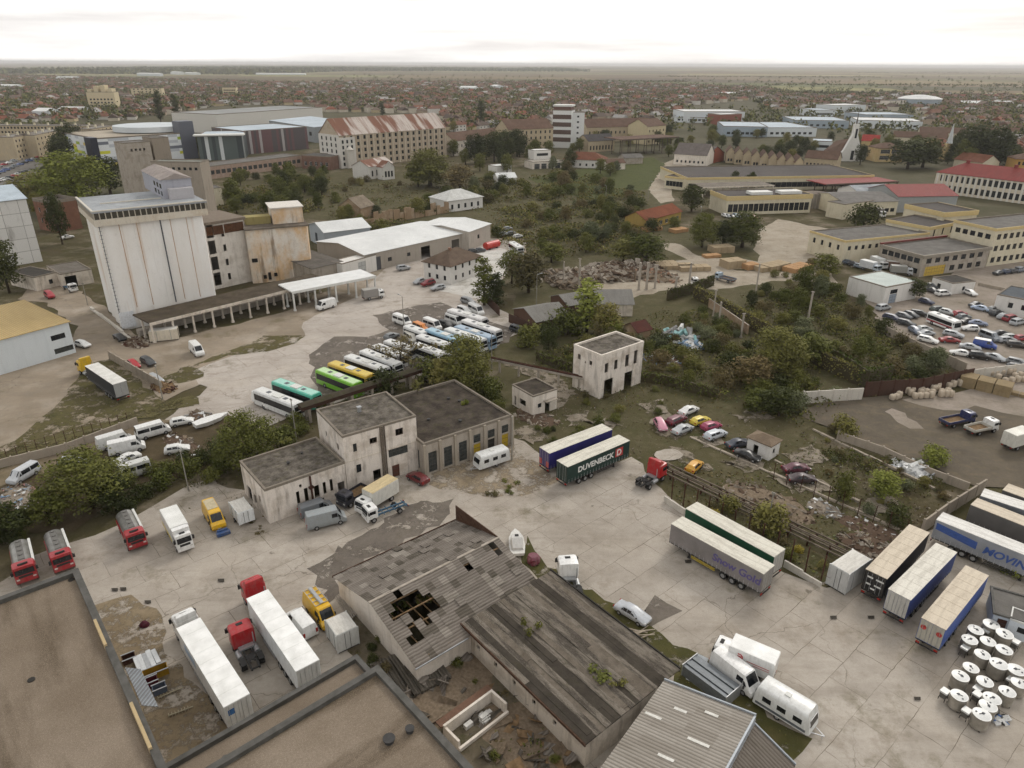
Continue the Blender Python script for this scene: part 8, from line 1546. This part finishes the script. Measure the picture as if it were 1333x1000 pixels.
# ivy on the walls, undergrowth
def quads(name,pos,size,mat,label,cat,seed=1,up=.5):
 g = np.random.default_rng(seed); n = len(pos); p = np.array(pos); nr = g.normal(size=(n,3)); nr[:,2] += up; nr /= np.linalg.norm(nr,axis=1)[:,None]; t = np.cross(nr,g.normal(size=(n,3))); t /= np.linalg.norm(t,axis=1)[:,None]; bt = np.cross(nr,t)
 s = np.array(size)[:,None] * (.6 + .8 * g.random(n))[:,None]; v = np.empty((n,4,3)); v[:,0] = p - t * s; v[:,1] = p + bt * s * .6; v[:,2] = p + t * s; v[:,3] = p - bt * s * .6
 me = bpy.data.meshes.new(name); me.vertices.add(n * 4); me.vertices.foreach_set('co',v.reshape(-1)); me.loops.add(n * 4); me.loops.foreach_set('vertex_index',np.arange(n * 4,dtype=np.int32)); me.polygons.add(n); me.polygons.foreach_set('loop_start',np.arange(0,n * 4,4,dtype=np.int32)); me.update(calc_edges=True)
 for m in (mat if isinstance(mat,list) else [mat]): me.materials.append(m)
 if isinstance(mat,list): me.polygons.foreach_set('material_index',g.integers(0,len(mat),n).astype(np.int32))
 o = bpy.data.objects.new(name,me); COL.objects.link(o)
 if label: tag(o,label,cat,None,'stuff')
 return o
for k,(o,pts,h) in enumerate(IVYW):
 pos = []; r = random.Random(k)
 for a,e in zip(pts[:-1],pts[1:]):
  pa,pb = P(*a),P(*e); d = pb - pa; n = Vector((-d.y,d.x,0)).normalized()
  for _ in range(int(d.length * 60)): q = pa + d * r.random() + n * r.gauss(0,.38); pos.append((q.x - o.location.x,q.y - o.location.y,r.random() ** .7 * h * 1.12))
 i = quads('ivy',pos,[.26] * len(pos),TONES[('green','olive','green','dark')[k]],None,None,k,.2); i.parent = o;
 if k == 2: i.data.materials.clear(); i.data.materials.append(foliage('leaf_ivy','34401a','566128'))
def ground_cover(polys,dens,size,mats,name,label,seed,hm=.22):
 r = random.Random(seed); pos = []
 for poly in polys:
  pts = [P(*p) for p in poly]; pp = [(p.x,p.y) for p in pts]; xs,ys = [p[0] for p in pp],[p[1] for p in pp]; A = (max(xs) - min(xs)) * (max(ys) - min(ys))
  cl = [(r.uniform(min(xs),max(xs)),r.uniform(min(ys),max(ys)),r.uniform(1,4.5)) for _ in range(int(A * dens * .03))]
  for cx,cy,cr in cl:
   for _ in range(int(33 * cr / 2.5)):
    x,y = r.gauss(cx,cr),r.gauss(cy,cr)
    if in_poly(x,y,pp): pos.append((x,y,abs(r.gauss(0,hm)) * max(.15,1.5 - math.hypot(x - cx,y - cy) / cr) + .05))
 return quads(name,pos,[size] * len(pos),mats,label,'undergrowth',seed,.8)
GT = [TONES['brown'],TONES['silver'],TONES['green'],TONES['brown']]
ground_cover([[(700,470),(870,400),(1050,460),(1100,530),(1040,560),(900,530),(760,540)],[(1040,560),(1250,640),(1200,700),(1080,760),(880,650),(860,600),(980,620)],[(960,380),(1100,370),(1250,490),(1130,520),(1000,430)]],1.6,.24,GT,'undergrowth','low brown and green undergrowth over the near waste ground',1,.42)
ground_cover([[(430,300),(430,230),(560,240),(700,240),(860,270),(840,330),(680,340),(600,270)]],.5,.42,GT,'undergrowth','rough undergrowth between the mill and the lumber yard',2,.6)
ground_cover([[(690,700),(735,745),(800,788),(930,865),(1000,935),(1055,962),(1020,1010),(860,885),(760,800)],[(240,480),(345,438),(397,437),(300,463),(262,490),(208,497)],[(0,600),(70,535),(112,475),(215,525),(255,512),(180,548),(0,615)]],1.2,.12,[TONES['brown'],TONES['olive'],TONES['green']],'grass','tufts of grass along the sheds and beside the depot',3)
ground_cover([[(440,820),(545,860),(612,830),(770,965),(750,1040),(640,1040),(500,880)],[(160,690),(350,600),(350,690),(300,650)],[(380,570),(600,490),(660,530),(640,500),(520,505),(380,560)]],1.6,.15,[TONES['dark'],TONES['green'],TONES['brown']],'weeds','weeds among the ruined rooms and hedge feet',4)
THK = [TONES[q] for q in ('green','dark','olive','brown')]
def thicket(polys,dens,size,label,seed,hm,rad):
 """brush grown into one mass: overlapping domes of leaf sprays"""
 r = random.Random(seed); pos = []
 for poly in polys:
  pts = [P(*p) for p in poly]; pp = [(p.x,p.y) for p in pts]; xs,ys = [p[0] for p in pp],[p[1] for p in pp]; A = (max(xs) - min(xs)) * (max(ys) - min(ys))
  for _ in range(int(A * dens)):
   cx,cy = r.uniform(min(xs),max(xs)),r.uniform(min(ys),max(ys)); cr = r.uniform(*rad); hh = hm * r.uniform(.5,1.2)
   if not in_poly(cx,cy,pp) or near_hedge(cx,cy,cr * .8 + .6): continue
   for _ in range(int(70 * (cr / size / 8) ** 2)):
    a,k = r.uniform(0,6.283),math.sqrt(r.random()); pos.append((cx + math.cos(a) * k * cr,cy + math.sin(a) * k * cr,hh * math.sqrt(max(0,1 - k * k)) * r.uniform(.7,1.08) + .1))
 return quads('undergrowth',pos,[size] * len(pos),THK,label,'undergrowth',seed,.9)
thicket([[(855,440),(930,400),(1050,470),(1115,512),(1045,548),(960,524),(890,500)],[(960,385),(1090,372),(1150,430),(1250,488),(1130,503),(1050,455)],[(690,462),(760,442),(850,430),(870,470),(845,500),(760,488)]],.045,.26,'low scrub grown together over the fenced waste ground',31,1.5,(1.6,3.6))
thicket([[(640,300),(690,235),(740,222),(850,258),(850,300),(820,330),(700,335),(660,330)],[(470,328),(560,282),(660,262),(690,240),(640,225),(600,250),(520,275),(440,290)],[(270,262),(350,238),(430,232),(420,275),(330,292),(300,280)]],.018,.42,'scrub grown together between the depot and the mill',32,2.2,(2.2,5))
thicket([[(375,560),(400,548),(480,520),(520,500),(590,486),(640,498),(665,540),(560,498),(420,532),(388,580)],[(165,625),(300,585),(305,628),(215,640),(165,668)],[(1080,560),(1200,610),(1240,645),(1190,650),(1080,600)],[(500,850),(545,870),(600,890),(560,910)],[(600,850),(640,880),(740,970),(700,985)]],.07,.16,'scrub along the depot bank and the low grey wall',33,1.2,(1.0,2.2))
ground_cover([[(680,470),(760,480),(860,530),(1040,560),(1250,640),(1200,700),(1080,765),(870,650),(820,590),(700,590),(660,560)],[(440,820),(545,860),(612,830),(770,965),(750,1040),(640,1040),(500,880)]],1.5,.2,RUB,'rubble_scatter','broken concrete and stones strewn over the waste strip and the ruined rooms',5,.06)
ground_cover([[(0,800),(350,640),(440,640),(700,585),(870,650),(1070,770),(1215,840),(1300,1000),(1000,1000),(800,790),(600,690),(470,740),(440,830),(200,940)]],.03,.09,[TONES['brown'],TONES['olive'],TONES['green']],'weeds','thin weeds growing through the concrete of the yard',6,.08)
# ---------------------------------------------------------------- the town beyond
PATH = lambda v: 60.0 / max(.004,(v - 82) / 920 * 1.05)
RT = [flatroof('town_roof_' + h,h,d,'4a4234',.3,.2,1.5) for h,d in (('755b4d','604a3f'),('835f4f','6b4d40'),('665850','534840'),('8c5b48','73493a'),('7d6e62','685b50'),('a9a6a2','94918d'))]
WTN = [wall('town_wall_' + h,h,'857b6b',.2) for h in ('c9c0ae','bfae8c','d2cec6','ac9a86')]
RN = ('brown','reddish brown','dark brown','orange red','grey brown','pale grey'); WN = ('cream','tan','white','dull pink')
TOWN = [[(-60,160),(-60,97),(340,108),(420,110),(420,136),(290,138),(200,152),(160,158)],[(420,146),(420,108),(760,108),(890,112),(1000,116),(1000,128),(890,138),(880,158),(770,156),(720,162),(590,172),(580,148)],[(1000,116),(1060,128),(1160,124),(1400,128),(1400,158),(1215,150),(1190,145),(1000,142)],[(1215,150),(1400,158),(1400,215),(1330,200),(1260,165),(1210,162)]]
TP = [[P(*p) for p in poly] for poly in TOWN]; rt = random.Random(5); homes = []; grid = {}
def clear(x,y,d):
 c0 = (int(x // 20),int(y // 20))
 for i in (-1,0,1):
  for j in (-1,0,1):
   for a,b_ in grid.get((c0[0] + i,c0[1] + j),()):
    if (a - x) ** 2 + (b_ - y) ** 2 < d * d: return False
 return True
BIG = [(o,Vector(o.location)) for o in COL.objects if o.parent is None and o.get('category') and o.location.y > 380]
blds = []
for o,l in BIG:
 if o.get('category') in ('building','factory','house','church','tower','canopy','shed'):
  ext = [c_ for c_ in o.children if c_.type == 'MESH']; R = max([max(abs(v[0]) for v in c_.bound_box) for c_ in ext] + [8]); D_ = max([max(abs(v[1]) for v in c_.bound_box) for c_ in ext] + [8]); blds.append((l.x,l.y,math.cos(o.rotation_euler.z),math.sin(o.rotation_euler.z),R,D_))
def inside_big(x,y,m=8):
 for bx,by,cz,sz,R,D_ in blds:
  dx,dy = x - bx,y - by; a,b_ = dx * cz + dy * sz,-dx * sz + dy * cz
  if -m < a < R + m and -m < b_ < D_ + m: return True
 return False
for poly,px,n in zip(TP,TOWN,(2900,3300,900,420)):
 vmin,vmax = min(p[1] for p in px),max(p[1] for p in px); umin,umax = min(p[0] for p in px),max(p[0] for p in px); k = 0; tries = 0
 while k < n and tries < n * 14:
  tries += 1; q = rt.random(); v = 82 + 1 / (1 / math.sqrt(vmin - 82) * (1 - q) + q / math.sqrt(vmax - 82)) ** 2; u = rt.uniform(umin,umax)
  if not in_poly(u,v,px): continue
  p = P(u,v)
  if not clear(p.x,p.y,13) or inside_big(p.x,p.y,9): continue
  grid.setdefault((int(p.x // 20),int(p.y // 20)),[]).append((p.x,p.y)); homes.append((p.x,p.y)); k += 1
homes.sort(key=lambda q: q[1] ** 2 + q[0] ** 2)
def house_geo(r):
 L,D,H = r.uniform(10,17),r.uniform(8,11),r.choice((3,3.2,3.5,6)); rise = D * r.uniform(.28,.42); return L,D,H,rise
def district(x,y): return .35 + .5 * math.sin(x * .0021 + y * .0013) + .3 * math.sin(y * .004)
b = MB(); b.box(-.6,-.04,0,.6,.04,1.3); WHM = b.mesh('window',GLASS)
big_r,big_w = [MB() for _ in RT],[MB() for _ in WTN]; NEAR = []
for i,(x,y) in enumerate(homes):
 r = random.Random(i); L,D,H,rise = house_geo(r); rz = district(x,y) + r.choice((0,math.pi / 2)) + r.gauss(0,.05); ri,wi = r.choices(range(6),(5,4,4,3,4,2))[0],r.choices(range(4),(4,3,3,2))[0]
 hip = r.random() < .3; o = .5
 rv = [(-L / 2 - o,-D / 2 - o,H),(L / 2 + o,-D / 2 - o,H),(L / 2 + o,D / 2 + o,H),(-L / 2 - o,D / 2 + o,H),(-L / 2 - o + (D / 2 if hip else 0),0,H + rise),(L / 2 + o - (D / 2 if hip else 0),0,H + rise)]; rf = [(0,1,5,4),(1,2,5),(2,3,4,5),(3,0,4),(3,2,1,0)]
 if i < 300:
  t = thing('town_house','','house',(x,y,0),rz,'small houses of the town'); NEAR.append((t,RN[ri],WN[wi],L,hip)); MB().add(rv,rf).build('roof',RT[ri],t)
  b = MB(); b.box(-L / 2,-D / 2,0,L / 2,D / 2,H)
  if not hip: b.add([(-L / 2,-D / 2,H),(-L / 2,D / 2,H),(-L / 2,0,H + rise * .95)],[(0,1,2)]); b.add([(L / 2,-D / 2,H),(L / 2,D / 2,H),(L / 2,0,H + rise * .95)],[(0,1,2)])
  b.build('wall',WTN[wi],t); cx = r.uniform(-L * .3,L * .3); b = MB(); b.box(cx - .4,.6,H + rise * .4,cx + .4,1.4,H + rise + 1.0); b.build('chimney',WTN[3],t)
  for k in range(12 if i < 90 else 0):
   sy,z = (-1,1)[k % 2],(1,3.8)[k // 6]
   if z + 1.3 < H: o = bpy.data.objects.new('window',WHM); COL.objects.link(o); o.parent = t; o.location = (-L / 2 + L * (k // 2 % 3 + .5) / 3,sy * D / 2,z)
 else:
  c_,s_ = math.cos(rz),math.sin(rz); T = lambda p: (p[0] * c_ - p[1] * s_ + x,p[0] * s_ + p[1] * c_ + y,p[2]); big_r[ri].add([T(p) for p in rv],rf)
  w = [(a * L / 2,b_ * D / 2,z) for z in (0,H) for a,b_ in ((-1,-1),(1,-1),(1,1),(-1,1))]; f = [(0,1,5,4),(1,2,6,5),(2,3,7,6),(3,0,4,7)]; big_w[wi].add([T(p) for p in w],f)
allb = MB(); mats = RT + WTN
for k,b in enumerate(big_r + big_w): allb.add(b.v,b.f,k)
o = allb.build('town_houses',mats); tag(o,'mass of small brown and red roofed houses of the far town','houses',None,'stuff')
# sheds and white halls scattered through the far town
for k,(u,v,w,h,col,lb) in enumerate(((76,143,30,6,'white','white roofed hall between the far town houses at the left'),(0,112,24,8,'white','white hall at the left edge of the far town'),(75,101,26,8,'white','long white hall on the far left horizon'),(180,96,30,10,'white','white factory near the horizon, left'),(224,94,12,12,'white','bright white block near the horizon'),(242,95,16,9,'white','white hall right of the bright block near the horizon'),(335,96,64,6,'white','very long white hall below the forest'),(398,120,30,7,'grey','grey roofed hall in the town above the shopping centre'),(600,114,20,10,'white','white apartment slab in the far town'),(640,112,8,10,'white','small white block right of the far slab'),(44,145,18,8,'white','white house block left of the far white hall'),(930,122,30,6,'white','white farm hall by the fields'),(1255,134,30,6,'white','white hall right of the oval store'),(1020,128,26,6,'grey','grey farm hall left of the white works'),(1300,134,22,7,'white','pale hall near the right edge below the fields'))):
 S('warehouse',lb,'building',(u,v),(u + w,v + .3),WF if col == 'white' else PLAST,('gx',WR if col == 'white' else GREYR,3),depth=22,h=h)
# trees of the town: the nearest ones on their own, the rest one mass
tt = []; r = random.Random(77)
for poly,px,n in zip(TP,TOWN,(5200,6000,2000,700)):
 vmin,vmax = min(p[1] for p in px),max(p[1] for p in px); umin,umax = min(p[0] for p in px),max(p[0] for p in px); k = 0
 while k < n:
  q = r.random(); v = 82 + 1 / (1 / math.sqrt(vmin - 82) * (1 - q) + q / math.sqrt(vmax - 82)) ** 2; u = r.uniform(umin,umax)
  if not in_poly(u,v,px): continue
  p = P(u,v); k += 1
  if clear(p.x,p.y,8) and not inside_big(p.x,p.y,3): tt.append((p.x,p.y))
for (u0,v0,u1,v1,n) in ((880,140,1330,175,210),(870,176,1330,215,90),(740,165,880,200,40),(880,100,1400,124,260),(440,98,760,108,90),(0,165,120,175,20),(290,140,420,165,20)):
 for _ in range(n):
  p = P(r.uniform(u0,u1),r.uniform(v0,v1))
  if not inside_big(p.x,p.y,3): tt.append((p.x,p.y))
tt.sort(key=lambda q: q[0] ** 2 + q[1] ** 2); NI = max(0,300 - sum(1 for t in TREES if t[0]['category'] == 'tree'))
for x,y in tt[:NI]: w = r.uniform(7,12); plant('tree',x,y,w * r.uniform(.9,1.2),w,r.choice(('dark','green','dark','olive')))
rest = np.array(tt[NI:]); m = 24; g = np.random.default_rng(3); n = len(rest); w = g.uniform(4.5,9,n); ctr = np.repeat(np.c_[rest,w * .75],m,0); d = g.normal(size=(n * m,3)); d /= np.linalg.norm(d,axis=1)[:,None]
pos = ctr + d * np.repeat(w,m)[:,None] * np.array([.85,.85,.75]) * (g.random(n * m) ** .4)[:,None]
quads('town_trees',pos,[1.7] * len(pos),[TONES['dark'],TONES['green'],TONES['olive'],TONES['silver']],'mass of dark trees between the houses of the far town','trees',5,.6)
# woods on the horizon: long bumpy belts of trees
def wood(u0,v0,u1,v1,label,h=14,depth=250,n=5200,tone=('dark','green','dark')):
 a,e = P(u0,v0),P(u1,v1); g = np.random.default_rng(int(u0 + 1000)); t = g.random(n); p = np.c_[a.x + (e.x - a.x) * t,a.y + (e.y - a.y) * t + g.uniform(0,depth,n),g.uniform(1,h,n) * (.75 + .25 * np.sin(t * 90 + np.sin(t * 37) * 3))]
 quads('woods',p,[h * .55] * n,[TONES[k] for k in tone],label,'woods',3,.7)
wood(-80,96,345,97.5,'dark belt of woods along the left horizon',22,4800,30000); wood(330,92.5,770,93.5,'dark belt of woods along the middle horizon',20,3000,18000); wood(740,89.5,1400,89,'faint tree belt along the right horizon',10,900,7000,('brown','green','brown'))
for k,(u0,v0,u1,v1) in enumerate(((860,100,1150,101),(1000,111,1400,112),(1120,95,1400,96),(700,106,900,107),(1040,122,1230,124),(990,134,1110,136))): wood(u0,v0,u1,v1,['hedge line in the middle of the plain','hedge line across the right fields','far hedge line on the right','hedge line right above the town','hedge line by the oval store','hedge row in front of the far works'][k],6,40,900,('brown','green','dark'))
# ---------------------------------------------------------------- labels of repeated plants and houses, from what stands next to them
LM = {}
for o in COL.objects:
 if o.parent is None and o.get('label') and o.get('category') in ('building','house','silo','tower','church','shed','factory','tank','garage','hut','canopy','ruin','conveyor','gantry','lumber','heap') and o.name.split('.')[0] != 'town_house':
  LM[o['label']] = Vector(o.location)
def short(lb):
 w = lb.split()
 for st in ('beside','behind','with','at','before','along','on','in','between','of','left','right','under','near','from','by','standing','squeezed','below','running','leaning','lying','joined','far','cut','closing','above','full','rising','ending'):
  if st in w and w.index(st) >= 2: w = w[:w.index(st)]
 w = w[:6]
 return ' '.join(x.rstrip(',') for x in w)
LS = [(short(k),p) for k,p in LM.items()]; seen = {}
for s_,_ in LS: seen[s_] = seen.get(s_,0) + 1
LS = [(s_,p) for s_,p in LS if seen[s_] == 1 and len(s_.split()) <= 6]
ORD = 'nearest second third fourth fifth sixth seventh eighth ninth tenth'.split()
def relate(items,noun):
 by = {}
 for o,desc in items:
  l = Vector(o.location); n,p = min(LS,key=lambda q: (q[1] - l).length); a,b_ = proj(l.x,l.y),proj(p.x,p.y)
  rel = 'behind' if b_[1] - a[1] > abs(a[0] - b_[0]) * .6 else 'in front of' if a[1] - b_[1] > abs(a[0] - b_[0]) * .6 else 'left of' if a[0] < b_[0] else 'right of'
  by.setdefault((desc,rel,n),[]).append(((p - l).length,o))
 for (desc,rel,n),lst in by.items():
  lst.sort(key=lambda q: q[0])
  for i,(_,o) in enumerate(lst):
   lb = '%s %s the %s' % (desc,rel,n)
   if len(lst) > 1:
    k = ('%s ' % (ORD[i] + ('' if i == 0 else ' nearest'))) if i < 10 else 'farther off '
    lb = k + lb
   o['label'] = ' '.join(lb.split()[:16])
items = []; seq = {}
TN = {'dark': 'dark green','green': 'green','olive': 'olive','lime': 'yellow green','brown': 'brownish','yellow': 'yellow','silver': 'grey green'}
for o,kind,tone,h,done in TREES:
 if done: continue
 sz = ('low' if h < 2.2 else 'tall' if h > 9 else ''); nn = {'tree': 'tree','tall': 'tall tree','bush': 'bush','thin': 'sparse tree','weed': 'weed clump'}[kind]; items.append((o,' '.join((sz + ' ' + TN[tone] + ' ' + nn).split()))); o['group'] = 'trees growing wild and in the town' if o['category'] == 'tree' else 'bushes of the waste ground'
relate(items,'plant'); relate([(t,'%s %s roofed %s house' % ('hipped' if hip else 'long' if L > 12.5 else 'small',rn,wn)) for t,rn,wn,L,hip in NEAR],'house')
# ---------------------------------------------------------------- overcast evening light
SUN_EL,SUN_AZ = 38.0,35.0      # high veil of cloud, brightest ahead and to the right
w = bpy.data.worlds.new('World'); SC.world = w; w.use_nodes = True; nt = w.node_tree; bg = nt.nodes['Background']
sky = nt.nodes.new('ShaderNodeTexSky'); sky.sky_type = 'NISHITA'; sky.sun_disc = False; sky.sun_elevation = math.radians(SUN_EL); sky.sun_rotation = math.radians(SUN_AZ); sky.dust_density = 3; sky.air_density = 1.2
tc = nt.nodes.new('ShaderNodeTexCoord'); mp = nt.nodes.new('ShaderNodeMapping'); mp.inputs['Scale'].default_value = (1.1,1.1,15); nt.links.new(tc.outputs['Generated'],mp.inputs[0])
nz = nt.nodes.new('ShaderNodeTexNoise'); nz.inputs['Scale'].default_value = 2.2; nz.inputs['Detail'].default_value = 6; nz.inputs['Roughness'].default_value = .55; nt.links.new(mp.outputs[0],nz.inputs['Vector'])
cr = nt.nodes.new('ShaderNodeValToRGB'); cr.color_ramp.elements[0].position = .36; cr.color_ramp.elements[0].color = (7.6,7.35,7.2,1); cr.color_ramp.elements[1].position = .62; cr.color_ramp.elements[1].color = (11.2,11.0,10.7,1); nt.links.new(nz.outputs[0],cr.inputs[0])
sx = nt.nodes.new('ShaderNodeSeparateXYZ'); nt.links.new(tc.outputs['Generated'],sx.inputs[0]); rm = nt.nodes.new('ShaderNodeMapRange'); rm.interpolation_type = 'SMOOTHSTEP'
for i,q in enumerate((.06,.45,1.05,.82)): rm.inputs[1 + i].default_value = q
nt.links.new(sx.outputs[2],rm.inputs[0]); vm = nt.nodes.new('ShaderNodeVectorMath'); vm.operation = 'SCALE'; nt.links.new(cr.outputs[0],vm.inputs[0]); nt.links.new(rm.outputs[0],vm.inputs['Scale'])   # the cloud veil is brighter low down
mx = nt.nodes.new('ShaderNodeMix'); mx.data_type = 'RGBA'; mx.inputs[0].default_value = .92; nt.links.new(sky.outputs[0],mx.inputs[6]); nt.links.new(vm.outputs[0],mx.inputs[7]); nt.links.new(mx.outputs[2],bg.inputs['Color']); bg.inputs['Strength'].default_value = .1
sun = bpy.data.lights.new('sun','SUN'); sun.energy = 1.2; sun.angle = math.radians(18); sun.color = (1,.95,.88); so = bpy.data.objects.new('sun',sun); COL.objects.link(so)
d = Vector((math.sin(math.radians(SUN_AZ)) * math.cos(math.radians(SUN_EL)),math.cos(math.radians(SUN_AZ)) * math.cos(math.radians(SUN_EL)),math.sin(math.radians(SUN_EL)))); so.rotation_euler = (-d).to_track_quat('-Z','Y').to_euler(); so.location = (0,0,200)
SC.view_settings.view_transform = 'Standard'; SC.view_settings.look = 'None'; SC.view_settings.exposure = .27; SC.view_settings.gamma = 1
HAZE = True
if HAZE:
 b = MB(); b.box(-31000,-400,-1,31000,31000,75); o = b.build('haze',[bpy.data.materials.new('haze')]); o['kind'] = 'stuff'; o['label'] = 'thin pale evening haze over the plain'; m = o.data.materials[0]; m.use_nodes = True; t = m.node_tree; t.nodes.remove(t.nodes['Principled BSDF']); v = t.nodes.new('ShaderNodeVolumePrincipled'); v.inputs['Color'].default_value = (.9,.89,.88,1); v.inputs['Density'].default_value = .00008; v.inputs['Anisotropy'].default_value = .2; t.links.new(v.outputs[0],t.nodes['Material Output'].inputs['Volume'])
SC.cycles.max_bounces = 5; SC.cycles.diffuse_bounces = 2; SC.cycles.glossy_bounces = 2; SC.cycles.volume_bounces = 0; SC.cycles.use_denoising = True; SC.cycles.use_adaptive_sampling = True; SC.cycles.adaptive_threshold = .03
